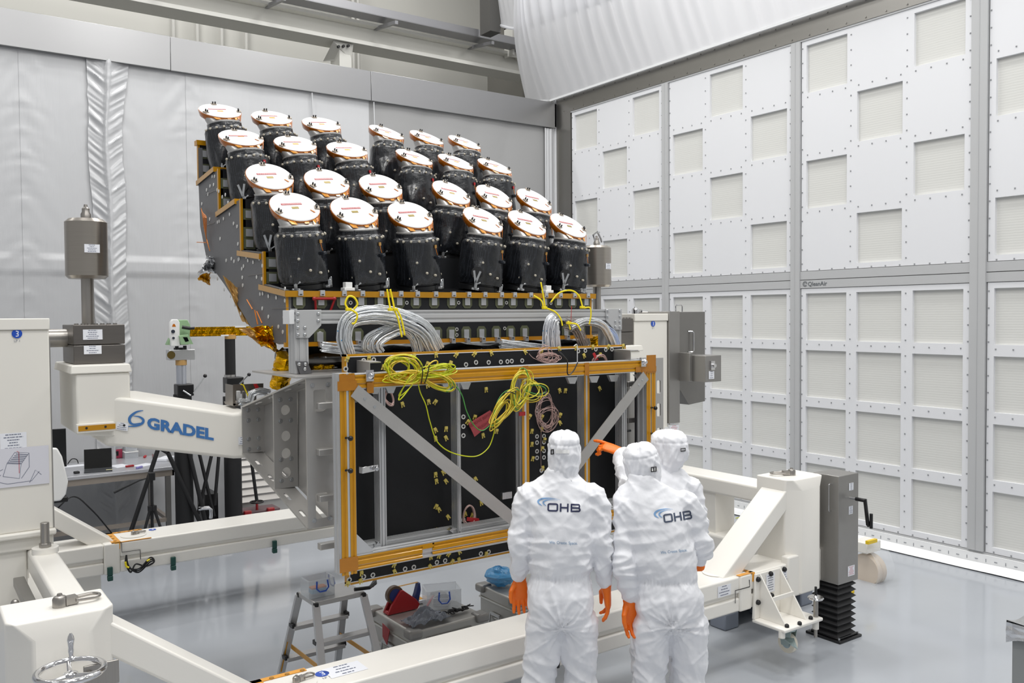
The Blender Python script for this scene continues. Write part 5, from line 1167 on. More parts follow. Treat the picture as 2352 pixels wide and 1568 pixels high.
coil('tangled coil of thin pink wire hanging on the black panel', [(1253, 945, 18, 34, 0, .3, 10), (1257, 958, 20, 24, 20, .3, 8)], [([(1238, 885), (1240, 910), (1245, 925)], 0), ([(1243, 980), (1242, 1040), (1243, 1083)], 0)], name='pink_wire_coil', r=.0014, Y=YP-.03, mats=(pink,))
coil('tangle of pale pink wire lying above the top rail near the middle', [(1258, 822, 26, 8, 0, .3, 9), (1250, 812, 14, 14, 0, .4, 4)], [([(1238, 795), (1240, 815), (1244, 826)], 0), ([(1215, 812), (1225, 822), (1240, 828)], 0)], name='pink_wire_coil', r=.0018, Y=YP-.035, mats=(pink,))
coil('small loop of pink cable with a red tag low on the panel', [(1075, 1187, 13, 24, 0, .1, 3)], [], name='pink_cable_loop', r=.005, Y=YP-.03, mats=(pink,))
coil('small loop of pink cable beside the first inner upright', [(890, 912, 9, 18, -15, .1, 3)], [], name='pink_cable_loop', r=.005, Y=YP-.03, mats=(pink,))
coil('brown cable loop with red tag standing above the top rail at the right', [(1376, 832, 16, 16, 0, .1, 3)], [], name='pink_cable_loop', r=.005, Y=YP-.05, mats=(mat('brown pink cable', 'a98a84', .4),))
def tagstrip(label, pts, Y, m=redt, name='red_tag', txt=False):
    g = G(); P = pxs(pts, Y); g.prism(P, (0, .002, 0)); 
    if txt:
        g.mi(1); c = sum(P, V(0, 0, 0))/4; u = (P[1]-P[0]).normalized()
        for s, b in ((.02, 'REMOVE BEFORE'), (-.02, 'FLIGHT')): text(g, b, c+V(0, -.002, 0)+V(-u.z, 0, u.x)*s, u, V(-u.z, 0, u.x), .026)
    return tag(obj(name, g, [m, mat('faded print', '7c2a2c', .6)], smooth=0), label, 'tag')
tagstrip('large faded red warning tag tucked under the hanging yellow wire coil', [(1076, 972), (1126, 942), (1140, 962), (1090, 1003)], YP-.03, mat('faded red tag', 'a8444a', .5), txt=True)
tagstrip('red tag on the pink cable loop low on the panel', [(1073, 1187), (1100, 1190), (1103, 1201), (1072, 1196)], YP-.045)
tagstrip('red tag standing up above the top rail at the right', [(1361, 812), (1366, 809), (1375, 826), (1368, 828)], YP-.06)
g = G(); g.tube(spline(pxs([(1318, 795), (1325, 791), (1326, 810), (1326, 860), (1327, 930), (1329, 1060)], YP-.04), 6), .003, 6); tag(obj('white_cord', g, white), 'thin white cord hanging straight down over the top rail to the right', 'cord')
g = G(); g.tube(spline(pxs([(1284, 806), (1295, 818), (1303, 830), (1303, 855), (1308, 860), (1318, 850), (1327, 832)], YW-.01), 8), .004, 6); tag(obj('looped_cord', g, blackp), 'black cord looping down over the top rail right of the middle', 'cord')
g = G(); g.tube([aY(1313, 703, 4.55), aY(1311, 740, 4.53)], .002, 5); tag(obj('red_wire', g, redt), 'thin red wire crossing the bar at the right looms', 'wire')
# box of connectors on the left arm
cbx = thing('connector_bracket', 'open steel connector bracket with yellow tie on top of the left arm', 'bracket', aZ(575, 930, 1.9))
g = G(); Yk = 5.25; g.prism(pxs([(535, 883), (605, 880), (605, 903), (600, 900), (540, 905)], Yk+.2), (0, .003, 0)); g.prism(pxs([(535, 884), (541, 886), (541, 930), (535, 932)], Yk), (0, .15, 0)); g.prism(pxs([(535, 927), (578, 924), (578, 931), (538, 933)], Yk), (0, .18, 0)); obj('housing', g, mat('stainless tray', '8a837b', .3, .8), cbx, smooth=0)
for k in range(4): g = G(); q = aY(546+k*12, 908, Yk+.15); g.box(q.x-.01, q.x+.01, q.y-.03, q.y, q.z-.03, q.z+.03); obj('connector', g, white if k == 0 else steel, cbx, bevel=.003)
g = G(); g.tube(pxs([(553, 882), (559, 884), (574, 918)], Yk-.01), .004, 6); obj('yellow_tie', g, yel, cbx)
g = G(); g.prism(pxs([(582, 882), (590, 881), (597, 893), (588, 895)], Yk-.01), (0, .003, 0)); obj('red_tag', g, redt, cbx, smooth=0)
loom('short silver cable loom curling out of the connector bracket on the left arm', pxs([(548, 922), (570, 922), (578, 905), (595, 898), (618, 902)], Yk-.0), 14, .022, depth=.03)
# ------------------------------------------------------------ survey stands behind the rear rail
YS = 9.3
st = thing('instrument_stand', 'heavy black telescoping stand with clear tube carrying the green survey instrument', 'stand', (2.16, YS, 0))
def vtube(par, nm, px, y0, y1, r, m, Y=YS, z0=None):
    a, b = aY(px, y0, Y), aY(px, y1, Y); x = b.x
    g = G(); g.cyl((x, Y, z0 if z0 is not None else a.z), (x, Y, b.z), r, n=24); return obj(nm, g, m, par)
vtube(st, 'column', 419, 1190, 905, (.09), dark, z0=.02); vtube(st, 'inner_tube', 416, 905, 838, .05, mat('clear acrylic tube', 'b9bdc6', .15, .4)); vtube(st, 'ring', 416, 838, 826, .056, wood)
g = G(); a, b = aY(402, 882, YS), aY(440, 905, YS); g.box(a.x, b.x, YS-.1, YS+.06, b.z-.01, a.z); obj('clamp_housing', g, blackp, st, bevel=.01)
g = G(); a, b = aY(444, 903, YS-.1), aY(471, 863, YS-.1); g.cyl(a, b, .007, n=8); g.mi(1); g.ball(b, .02, 8); g.mi(0); g.cyl(aY(421, 897, YS-.1), aY(438, 908, YS-.15), .009); obj('clamp_lever', g, [bolt, blackp], st)
g = G(); a, b = aY(385, 803, YS), aY(445, 825, YS); g.box(a.x, b.x, YS-.06, YS+.08, b.z, a.z); o = obj('head_beam', g, alux, st, bevel=.006)
g = G(); q = aY(393, 815, YS-.062); g.cyl(q, q+V(0, -.006, 0), .04); obj('beam_cap', g, mat('dark olive cap', '5a4c22', .4), st)
for a, b in (((365, 1025), (302, 1216)), ((433, 1030), (470, 1190)), ((386, 1040), (455, 1190))):
    g = G(); p0 = aY(a[0], a[1], YS-.1); p1 = aY(b[0], b[1], YS-.1); d = p1-p0; p1 = p0+d*(p0.z/-d.z); g.cyl(p0, p1, .022, n=10); g.cyl(p0, V((st.location.x+.0), YS, p0.z+.05), .02, n=8); obj('brace_leg', g, dark, st)
s2 = thing('beam_stand', 'second black stand behind, carrying the long yellow taped horizontal beam', 'stand', (2.62, YS+.15, 0))
Y2 = YS+.15
vtube(s2, 'column', 532, 1190, 910, .092, dark, Y2, .02); vtube(s2, 'column_top', 528, 910, 778, .055, dark, Y2); vtube(s2, 'ring', 529, 778, 768, .06, wood, Y2); vtube(s2, 'collar', 528, 866, 860, .06, alu, Y2)
g = G(); a, b = aY(515, 866, Y2), aY(554, 900, Y2); g.box(a.x, b.x, Y2-.1, Y2+.06, b.z, a.z); g.cyl(aY(532, 896, Y2)+V(0, 0, -.02), aY(532, 896, Y2), .09); obj('clamp_housing', g, blackp, s2, bevel=.012)
g = G(); a, b = aY(550, 882, Y2-.1), aY(572, 860, Y2-.1); g.cyl(a, b, .008, n=8); g.mi(1); g.ball(b, .02, 8); obj('clamp_lever', g, [bolt, blackp], s2)
for a, b in (((457, 1038), (492, 1185)), ((487, 1040), (455, 1180)), ((503, 1040), (493, 1160)), ((575, 1040), (590, 1150))):
    g = G(); g.cyl(aY(*a, Y2-.12), aY(*b, Y2-.12), .018, n=10); obj('brace_leg', g, dark, s2)
kb_ = thing('taped_beam', 'long horizontal beam wrapped in shiny yellow tape running behind the survey instrument', 'beam', aY(434, 762, Y2))
g = G(); a, b = aY(434, 762, Y2), aY(640, 760, Y2); zc = a.z; profile(g, V(a.x, Y2, zc), V(b.x, Y2, zc), .08, .10); obj('beam', g, gold, kb_, smooth=0)
for x in (520, 552): g = G(); q = aY(x, 750 if x > 530 else 770, Y2-.04); g.box(q.x-.06, q.x+.06, Y2-.05, Y2+.05, q.z-.008, q.z+.008); obj('end_plate', g, white, kb_)
ts = thing('survey_instrument', 'pale green and white survey instrument with black eyepiece on the stand', 'instrument', aY(414, 803, YS))
a, b = aY(392, 795, YS-.08), aY(412, 733, YS-.08)
g = G(); cx = (a.x+b.x)/2; g.prism([V(a.x, YS-.09, a.z), V(b.x, YS-.09, a.z), V(b.x, YS-.09, b.z-.03), V(b.x-.02, YS-.09, b.z), V(a.x+.02, YS-.09, b.z), V(a.x, YS-.09, b.z-.03)], (0, .06, 0)); obj('side_cover', g, shellw, ts, bevel=.006)
a2, b2 = aY(408, 792, YS-.03), aY(437, 734, YS-.03)
g = G(); g.prism([V(a2.x, YS-.04, a2.z), V(b2.x-.02, YS-.04, a2.z), V(b2.x, YS-.04, b2.z-.06), V(b2.x-.03, YS-.04, b2.z), V(a2.x, YS-.04, b2.z)], (0, .12, 0)); obj('yoke', g, leica, ts, bevel=.006)
g = G(); g.prism(pxs([(384, 790), (391, 776), (391, 792), (384, 792)], YS-.05), (0, .08, 0)); obj('base_wing', g, leica, ts)
g = G(); g.prism(pxs([(412, 772), (434, 770), (444, 790), (416, 791)], YS-.12), (0, .05, .01)); g.mi(1); g.prism(pxs([(420, 774), (430, 774), (434, 783), (426, 785)], YS-.122), (0, .001, 0)); obj('control_panel', g, [leica, navyd], ts, smooth=0)
g = G(); g.cyl(aY(418, 751, YS-.1), aY(437, 754, YS-.12), .018, n=14); g.cyl(aY(437, 754, YS-.12), aY(447, 753, YS-.14), .013, n=14); obj('eyepiece', g, blackp, ts)
for px, py, r in ((397, 761, .018), (398, 776, .012)): g = G(); q = aY(px, py, YS-.091); g.cyl(q, q+V(0, -.015, 0), r, n=14); obj('knob', g, mat('dark blue grey knob', '2e3440', .4), ts)
g = G(); g.prism(pxs([(395, 750), (404, 750), (402, 745), (399, 743), (397, 745)], YS-.092), (0, .001, 0)); obj('warning_label', g, orange, ts, smooth=0)
g = G(); q = aY(413, 798, YS); g.cyl(q+V(0, 0, -.02), q+V(0, 0, .0), .06); g.cyl(q+V(-.04, -.04, -.02), q+V(-.04, -.04, .02), .018); g.cyl(q+V(.04, -.04, -.02), q+V(.04, -.04, .02), .018); obj('tribrach', g, blackp, ts)
# ------------------------------------------------------------ work table with computer things
TZ = .86
wt = thing('work_table', 'steel work table strewn with papers behind the rear rail at the left', 'table', (1.6, 10.1, 0))
pa, pb = aZ(120, 1108, TZ), aZ(402, 1068, TZ)
tx1 = pb.x; ty0 = 9.62; ty1 = 10.54
g = G(); g.box(.3, tx1, ty0, ty1, TZ-.035, TZ); obj('table_top', g, mat('steel table top', 'c7c8cd', .3, .5), wt, bevel=.003)
g = G(); g.box(.32, tx1-.02, ty0+.02, ty0+.04, TZ-.1, TZ-.035); g.box(tx1-.04, tx1-.02, ty0+.02, ty1-.02, TZ-.1, TZ-.035); obj('apron', g, mat('warm steel apron', 'a89e94', .4, .4), wt)
for x in (.36, tx1-.08):
    for y in (ty0+.05, ty1-.08): g = G(); g.box(x-.025, x+.025, y-.025, y+.025, .03, TZ-.035); obj('leg', g, steelb, wt)
g = G(); g.box(.36, tx1-.08, ty0+.03, ty0+.07, .27, .31); obj('stretcher', g, MATS['warm steel apron'], wt)
g = G(); g.box(tx1-.1, tx1-.06, ty0+.05, ty1-.08, .27, .31); obj('stretcher', g, MATS['warm steel apron'], wt)
lp = thing('laptop', 'open black laptop on the steel table', 'laptop', aZ(228, 1080, TZ))
A, Bq, C_, D_ = aZ(193, 1087, TZ), aZ(258, 1082, TZ), aZ(256, 1072, TZ), aZ(192, 1076, TZ)
u = (Bq-A).normalized(); w = V(-u.y, u.x, 0); W_ = (Bq-A).length; o = A.copy()
g = G(); g.prism([o, o+u*W_, o+u*W_+w*.2, o+w*.2], (0, 0, .012)); obj('keyboard_base', g, mat('dark grey laptop', '33363a', .4), lp, bevel=.002)
g = G(); h = w*.2; up = V(w.x*.18, w.y*.18, .98).normalized(); g.prism([o+h+V(0, 0, .012), o+h+u*W_+V(0, 0, .012), o+h+u*W_+up*.215, o+h+up*.215], w*.008); obj('screen', g, navyd, lp, bevel=.002)
g = G(); q = o+u*(W_*.78)+w*.03+V(0, 0, .0125); g.prism([q, q+u*.06, q+u*.06+w*.03, q+w*.03], (0, 0, .001)); obj('sticky_note', g, mat('pale yellow note', 'e4dfae', .6), lp)
mo = thing('monitor', 'dark flat monitor partly hidden behind the left column', 'monitor', (1.2, 10.1, TZ))
a, b = aY(90, 988, 10.0), aY(153, 1052, 10.0)
g = G(); g.box(a.x, b.x, 10.0, 10.03, TZ+.05, a.z); obj('screen', g, navyd, mo, bevel=.004)
g = G(); g.box(a.x+.08, b.x-.08, 9.93, 10.12, TZ, TZ+.012); g.box((a.x+b.x)/2-.03, (a.x+b.x)/2+.03, 10.03, 10.05, TZ, TZ+.2); obj('stand', g, blackp, mo)
ch = thing('shell_chair', 'white plastic shell chair in front of the monitor', 'chair', (1.08, 9.0, 0))
g = G(); P0 = [aY(*p, 9.0) for p in ((100, 1028), (132, 1029), (143, 1048), (157, 1105), (152, 1135), (140, 1150), (100, 1155))]
g.prism([p for p in P0], (0, .05, 0)); obj('backrest', g, shellw, ch, bevel=.015, seg=4)
g = G(); q = aY(125, 1150, 9.0); g.box(q.x-.3, q.x+.12, 9.03, 9.5, q.z-.03, q.z+.02); obj('seat', g, blackp, ch, bevel=.01)
g = G(); g.cyl((q.x-.1, 9.25, .1), (q.x-.1, 9.25, q.z-.03), .025); obj('gas_post', g, chrome, ch)
for k in range(5): g = G(); t_ = 2*PI*k/5; g.bar((q.x-.1, 9.25, .09), (q.x-.1+.28*math.cos(t_), 9.25+.28*math.sin(t_), .05), .03, .025); g.ball((q.x-.1+.28*math.cos(t_), 9.25+.28*math.sin(t_), .03), .03, 6); obj('base_arm', g, blackp, ch)
def tb_item(name, label, px, py, sx, sy, sz, m, cat, rot=.15, lift=0):
    q = aZ(px, py, TZ); g = G(); q.z = TZ+sz/2+.0005+lift; g.ob(q, sx, sy, sz, Matrix.Rotation(rot, 3, 'Z')); return tag(obj(name, g, m, bevel=min(.006, sz*.3)), label, cat)
q = aZ(270, 1055, TZ)
bx = thing('parts_organizer', 'small red and purple parts organizer with orange top frame behind the laptop', 'box', q)
g = G(); g.box(q.x-.06, q.x+.07, q.y+.1, q.y+.16, TZ, TZ+.1); g.mi(1); g.box(q.x-.02, q.x+.03, q.y+.095, q.y+.1, TZ+.03, TZ+.08); obj('drawers', g, [mat('raspberry plastic', 'a8324f', .4), navyd], bx)
g = G(); g.tube([V(q.x-.055, q.y+.13, TZ+.1), V(q.x-.055, q.y+.13, TZ+.19), V(q.x+.065, q.y+.13, TZ+.19), V(q.x+.065, q.y+.13, TZ+.1)], .008, 6); obj('handle', g, orange, bx)
def tub(name, label, c, sx, sy, sz, lidc=None, clips_=None, hollow=True, rot=0, cat='box', wall=.003):
    t = thing(name, label, cat, c); c = Vector(c); R = Matrix.Rotation(rot, 3, 'Z'); g = G()
    for dx, dy, w, l in ((-sx/2, 0, wall, sy), (sx/2, 0, wall, sy), (0, -sy/2, sx, wall), (0, sy/2, sx, wall)): g.ob(c+R@V(dx, dy, sz/2), w, l, sz, R)
    g.ob(c+V(0, 0, wall/2), sx, sy, wall, R); obj('tub', g, clearp, t)
    g = G(); 
    for dx, dy, w, l in ((-sx/2, 0, wall*3, sy), (sx/2, 0, wall*3, sy), (0, -sy/2, sx, wall*3), (0, sy/2, sx, wall*3)): g.ob(c+R@V(dx, dy, sz), w, l, wall*2, R)
    if lidc: g.ob(c+V(0, 0, sz+.004), sx*1.04, sy*1.04, .008, R)
    obj('rim', g, lidc or clearp, t)
    if clips_:
        for s in clips_:
            g = G(); p = c+R@V(s[0]*sx/2, s[1]*sy/2, 0); nrm = R@V(s[0], s[1], 0); td = V(-nrm.y, nrm.x, 0)
            g.tube([p+td*.035+nrm*.006+V(0, 0, sz*.95), p+td*.04+nrm*.012+V(0, 0, sz*.55), p+td*.02+nrm*.014+V(0, 0, sz*.36), p-td*.02+nrm*.014+V(0, 0, sz*.36), p-td*.04+nrm*.012+V(0, 0, sz*.55), p-td*.035+nrm*.006+V(0, 0, sz*.95)], .005, 6); obj('clip_handle', g, bluep, t)
    return t
q = aZ(302, 1052, TZ); tub('plastic_box', 'stacked clear plastic boxes with white lid on the steel table', (q.x, q.y+.05, TZ), .14, .12, .07, shellw); tub('plastic_box', 'upper clear plastic box with white lid, on top of another on the steel table', (q.x, q.y+.05, TZ+.085), .12, .1, .08, shellw)
tb_item('tape_roll', 'small dark tape roll left of the laptop', 176, 1087, .05, .05, .022, dark, 'tape roll')
for i, (px, py, sx, sy, lb) in enumerate(((170, 1070, .2, .12, 'written sheet of paper left of the laptop'), (275, 1070, .16, .2, 'curled white paper just right of the laptop'), (330, 1068, .2, .14, 'white sheet near the right front of the table'), (380, 1056, .22, .12, 'flat white box near the right end of the table'))):
    tb_item('paper_sheet' if i < 3 else 'flat_box', lb, px, py, sx, sy, .003 if i < 3 else .03, paper, 'paper' if i < 3 else 'box', .3*i)
for i, (px, py, c_, lb) in enumerate(((298, 1072, redp, 'red handled pliers right of the laptop'), (320, 1075, violet, 'small violet and red cutter near the table front'), (333, 1050, redt, 'red tool leaning at the back of the table'), (355, 1052, alu, 'crumpled silver wrap at the back of the table'))):
    tb_item('hand_tool', lb, px, py, .09, .025, .02 if i < 3 else .05, c_, 'tool', .2+.5*i)
g = G(); g.tube(spline([aZ(155, 1066, TZ+.006), aZ(165, 1054, TZ+.06), aZ(176, 1055, TZ+.05), aZ(180, 1064, TZ+.006)], 6), .005, 6); tag(obj('desk_cable', g, blackp), 'short bent black cable between monitor and laptop', 'cable')
g = G(); g.tube(spline([V(1.22, 9.3, .62), aY(170, 1140, 9.4), aY(215, 1175, 9.4), V(1.95, 9.7, .012), V(2.3, 9.6, .012), V(2.6, 9.9, .012)], 8), .007, 6); tag(obj('floor_cable', g, dark), 'black cable drooping from the chair to the floor under the table', 'cable')
# photo tripod
tp_ = thing('camera_tripod', 'small black tripod with long pan handle standing in front of the table', 'tripod', (2.0, 8.75, 0))
Yt = 9.05; h = aY(348, 1098, Yt); c0 = aY(346, 1168, Yt)
g = G(); g.box(h.x-.03, h.x+.03, Yt-.03, Yt+.03, h.z-.02, h.z+.06); obj('head', g, blackp, tp_, bevel=.006)
g = G(); g.tube([aY(338, 1098, Yt), aY(320, 1103, Yt-.02), aY(262, 1131, Yt-.05)], [.007, .008, .012], 8); obj('pan_handle', g, blackp, tp_)
g = G(); g.cyl(V(h.x, Yt, h.z), V(h.x, Yt, c0.z), .014); obj('centre_column', g, dark, tp_)
for k in range(3):
    t_ = math.radians(200+120*k); g = G(); p0 = V(h.x+.02*math.cos(t_), Yt+.02*math.sin(t_), c0.z); g.cyl(p0, V(h.x+.2*math.cos(t_), Yt+.2*math.sin(t_), .01), .016, .01, n=10); g.cyl(p0-V(0, 0, .02), p0+V(0, 0, .03), .025); obj('leg', g, dark, tp_)
# ribbed grey unit and valves beyond the bracket
ru = thing('ribbed_cabinet', 'light grey cabinet with horizontal ribbed metal slats seen under the left arm', 'cabinet', (3.3, 10.1, 0))
x0, x1 = aY(546, 1100, 9.9).x, aY(665, 1100, 9.9).x
g = G(); g.box(x0, x1, 9.92, 10.3, 0, 1.02); obj('case', g, mat('pale steel cabinet', 'c5c3c0', .4, .4), ru)
for k in range(8): g = G(); z = .3+.085*k; g.prism([V(x0, 9.92, z), V(x0, 9.89, z+.01), V(x0, 9.92, z+.07)], (x1-x0-.02, 0, 0)); obj('slat', g, mat('slat metal', 'b3b0ac', .3, .6), ru)
va = thing('valve_wheel', 'black valve handwheel with red stem on a low unit behind the rear rail', 'valve', aY(590, 1165, 9.5))
q = aY(590, 1152, 9.5); g = G(); g.tube([q+V(.07*math.cos(t_*PI/12), .07*math.sin(t_*PI/12), 0) for t_ in range(24)], .009, 8, closed=True); 
for k in range(3): g.bar(q, q+V(.07*math.cos(2.1*k), .07*math.sin(2.1*k), 0), .012, .01)
obj('wheel', g, blackp, va); g = G(); g.cyl(V(q.x, q.y, .0), q, .014); obj('stem', g, redp, va)
g = G()
g.box(q.x-.19, q.x+.25, 9.45, 9.7, 0, q.z-.09)
obj('base_unit', g, mat('dark red grey unit', '6a5458', .5), va, bevel=.01)
for dx in (-.12, .14): g = G(); g.box(q.x+dx-.05, q.x+dx+.03, 9.4, 9.46, q.z-.13, q.z-.07); obj('red_cap', g, redp, va, bevel=.01)
pb_ = thing('power_box', 'black electrical box with chrome pipe between the two black stands', 'box', aY(480, 1150, 9.8))
a, b = aY(470, 1135, 9.8), aY(502, 1165, 9.8); g = G(); g.box(a.x, b.x, 9.8, 10.1, 0.0, a.z); obj('box', g, blackp, pb_, bevel=.01)
g = G(); g.tube([aY(455, 1168, 9.1), aY(480, 1166, 9.1), aY(484, 1170, 9.1), aY(484, 1190, 9.1)], .02, 8); obj('pipe', g, chrome, pb_)
# ------------------------------------------------------------ step ladder and cases under the panel
ZL = .69
ld = thing('step_ladder', 'aluminium double sided step ladder with yellow taped edges under the black panel', 'ladder', (2.15, 5.1, 0))
c1, c2, c3, c4 = aZ(722, 1383, ZL), aZ(838, 1358, ZL), aZ(822, 1338, ZL), aZ(704, 1358, ZL)
u = (c2-c1).normalized(); w = V(-u.y, u.x, 0); W_ = (c2-c1).length; D_ = .26; O = c1.copy(); O.z = 0
lad = lambda a, b, z: O+u*a+w*b+V(0, 0, z)
g = G(); g.prism([lad(0, 0, ZL-.03), lad(W_, 0, ZL-.03), lad(W_, D_, ZL-.03), lad(0, D_, ZL-.03)], (0, 0, .03)); obj('platform', g, alu, ld, bevel=.003)
sp_ = .42
for s, k in ((-1, 0), (1, D_)):
    for a in (0.01, W_-.01):
        g = G(); e = -.05 if a < .1 else .05; g.bar(lad(a, k, ZL-.02), lad(a+e, k+s*sp_*.62, 0), .045, .022, w); obj('leg', g, alux, ld)
        g = G(); g.ob(lad(a, k, ZL-.02), .03, .03, .03); obj('corner_cap', g, blackp, ld, bevel=.006)
    for z in (.23, .46):
        t_ = 1-z/ZL; yy = k+s*sp_*.62*t_; e = .05*t_
        g = G(); y2 = yy-s*.07; g.prism([lad(-e, min(yy, y2), z-.025), lad(W_+e, min(yy, y2), z-.025), lad(W_+e, max(yy, y2), z-.025), lad(-e, max(yy, y2), z-.025)], (0, 0, .025)); obj('tread', g, alu, ld, bevel=.003)
        for a in (-e, W_+e): g = G(); g.ob(lad(a, yy-s*.03, z+.0), .025, .06, .03, Matrix((u, w, V(0, 0, 1))).transposed()); obj('tread_bracket', g, blackp, ld, bevel=.005)
g = G(); g.bar(lad(-.005, D_+.02, ZL-.05), lad(-.04, D_+sp_*.5, .12), .008, .024, w); obj('tape', g, kap, ld)
for a in (0, W_): g = G(); g.bar(lad(a, -.12, .30), lad(a, D_+.12, .30), .004, .03); obj('spreader', g, kap, ld)
g = G(); q = lad(-.035, -.2, .16); g.ob(q, .026, .03, .06); obj('tape', g, kap, ld)
tub('plastic_box', 'small clear plastic box with blue clip handles on the ladder platform', lad(.08, .13, ZL+.001), .17, .13, .11, None, [(0, -1), (1, 0)], rot=math.atan2(u.y, u.x))
g = G(); q = lad(.08, .13, ZL+.03); g.ob(q, .1, .06, .03, Matrix((u, w, V(0, 0, 1))).transposed()); g.mi(1); g.ob(q+V(0, 0, .02), .1, .05, .012, Matrix((u, w, V(0, 0, 1))).transposed()); tag(obj('kit_pack', g, [mat('aqua pack', '8db4cf', .4), orange], bevel=.004), 'orange and aqua pack inside the small clear box on the ladder', 'pack')
g = G(); g.tube([lad(.28, .02, ZL+.02), lad(.38, .01, ZL+.015), lad(.45, .06, ZL+.02)], .012, 8); g.bar(lad(.42, .05, ZL+.01), lad(.47, .1, ZL+.02), .02, .02); tag(obj('clamp_tool', g, blackp), 'black handled clamp lying on the ladder platform at the panel corner', 'tool')
def case(name, label, c1, c2, depth, H, items=None):
    u = (c2-c1); W_ = u.length; u.normalize(); w = V(-u.y, u.x, 0); O = V(c1.x, c1.y, 0); P = lambda a, b, z: O+u*a+w*b+V(0, 0, z); R = Matrix((u, w, V(0, 0, 1))).transposed()
    t = thing(name, label, 'case', P(W_/2, depth/2, 0), 'aluminium transport cases'); al = mat('case aluminium', 'b9b7b2', .38, .6, var=.03, vscale=4, bump=.06, bscale=6)
    g = G(); g.ob(P(W_/2, depth/2, (H-.09)/2), W_, depth, H-.09, R); obj('body', g, al, t, bevel=.012, seg=3)
    g = G(); g.ob(P(W_/2, depth/2, H-.045), W_+.004, depth+.004, .084, R); obj('lid', g, al, t, bevel=.014, seg=3)
    for z in (H-.088, H-.2, H-.31, .03):
        g = G(); g.ob(P(W_/2, depth/2, z), W_+.012, depth+.012, .012, R); obj('ridge', g, mat('case edge', 'd4d2cc', .3, .6), t)
    for a, b in ((.02, .02), (W_-.02, .02), (.02, depth-.02), (W_-.02, depth-.02)):
        g = G(); g.ob(P(a, b, H-.02), .1, .1, .06, R); obj('stacking_corner', g, mat('cast grey corner', '9a9895', .4, .5), t, bevel=.018, seg=3)
    for b in (0,):
        g = G(); g.bar(P(-.012, depth*.42, H-.17), P(-.012, depth*.66, H-.17), .012, .02); g.bar(P(-.014, depth*.42, H-.17), P(-.03, depth*.42, H-.28), .012, .012); g.bar(P(-.014, depth*.66, H-.17), P(-.03, depth*.66, H-.28), .012, .012); obj('handle_plate', g, alux, t)
        g = G(); g.tube([P(-.03, depth*.40, H-.28), P(-.03, depth*.68, H-.28)], .014, 8); obj('grip', g, blackp, t)
    g = G(); g.ob(P(W_*.5, -.008, H-.07), W_*.62, .008, .025, R); obj('hinge', g, MATS['cast grey corner'], t)
    return P, W_, R, u, w
HC1 = .42
c1, c2 = aZ(946, 1451, HC1), aZ(1112, 1409, HC1); bk = aZ(857, 1394, HC1)
P1, W1, R1, u1, w1 = case('transport_case', 'silver transport case with the red tape dispenser on top, right of the ladder', c1, c2, min(.62, (bk-c1).length), HC1)
D1 = min(.62, (bk-c1).length)
c1b = aZ(1186, 1378, HC1+.02); bk2 = aZ(1118, 1338, HC1+.02)
P2, W2, R2, u2, w2 = case('transport_case', 'silver transport case behind the left worker, holding blue wrapped things', c1b, c1b+u1*.6, min(.62, (bk2-c1b).length), HC1+.02)
# tape dispenser
td_ = thing('tape_dispenser', 'red tape dispenser with dark blue hub and cutter arm on the silver case', 'tape dispenser', P1(.2, .4, HC1))
o = P1(.12, .36, HC1+.001)
base = [(-.10, 0), (.13, 0), (.15, .03), (.12, .07), (.02, .15), (.0, .15), (-.07, .06)]
g = G(); g.prism([o+u1*a+V(0, 0, b) for a, b in base], w1*.02); g.prism([o+u1*a+V(0, 0, b)+w1*.06 for a, b in base], w1*.02); g.prism([o+u1*a+V(0, 0, b)+w1*.02 for a, b in [(-.10, 0), (.13, 0), (.12, .02), (-.09, .02)]], w1*.04); obj('housing', g, redp, td_, bevel=.004)
g = G(); g.lathe(o+u1*(-.03)+V(0, 0, .12)+w1*.022, w1, [(.02, 0), (.062, .0), (.062, .034), (.02, .034)], 28); obj('tape_roll', g, mat('brown tape', '5b4636', .3), td_)
g = G(); g.lathe(o+u1*(-.03)+V(0, 0, .12)+w1*.018, w1, [(.01, 0), (.045, 0), (.045, .042), (.01, .042)], 24); obj('hub', g, navy, td_)
g = G(); g.prism([o+u1*a+V(0, 0, b)+w1*.02 for a, b in ((.10, .03), (.15, .03), (.17, .12), (.165, .17), (.15, .165), (.13, .10))], w1*.04); obj('cutter_arm', g, navy, td_, bevel=.003)
g = G(); g.bar(o+u1*.0+V(0, 0, .17)+w1*.04, o+u1*.155+V(0, 0, .172)+w1*.04, .02, .001); obj('tape_strip', g, kap, td_)
tub('plastic_box', 'large clear plastic box with blue clip handle on the silver case', P1(.42, .32, HC1+.001), .24, .18, .13, None, [(0, -1)], rot=math.atan2(u1.y, u1.x)-.35)
g = G(); 
for k in range(5): g.tube([P1(.42, .32, HC1+.01+.012*k)+V(.06*math.cos(t_*.5), .05*math.sin(t_*.5), .004*math.sin(t_)) for t_ in range(13)], .005, 6)
tag(obj('wire_coil', g, mat('grey clear tubing', 'b9bcc2', .3)), 'coil of clear grey tubing inside the large clear box', 'tubing', kind='stuff')
g = G(); rnd = random.Random(9)
for k in range(9):
    pts = [P1(.36+.1*rnd.random()+.02*i*math.cos(k), .1+.06*rnd.random(), HC1+.012+.02*rnd.random()) for i in range(7)]; g.tube(spline(pts, 5), .004, 5)
tag(obj('black_cable_heap', g, blackp), 'heap of thin black cables lying on the silver case in front of the clear box', 'cables', kind='stuff')
g = G()
def fn(i, j):
    p = P1(.02+.30*i, .02+.17*j, HC1+.01+.05*abs(noise.noise(V(i*3, j*3, 1)))*2*math.sin(PI*min(1, max(0, i)))+.02*noise.noise(V(i*9, j*9, 2))+.012); return p
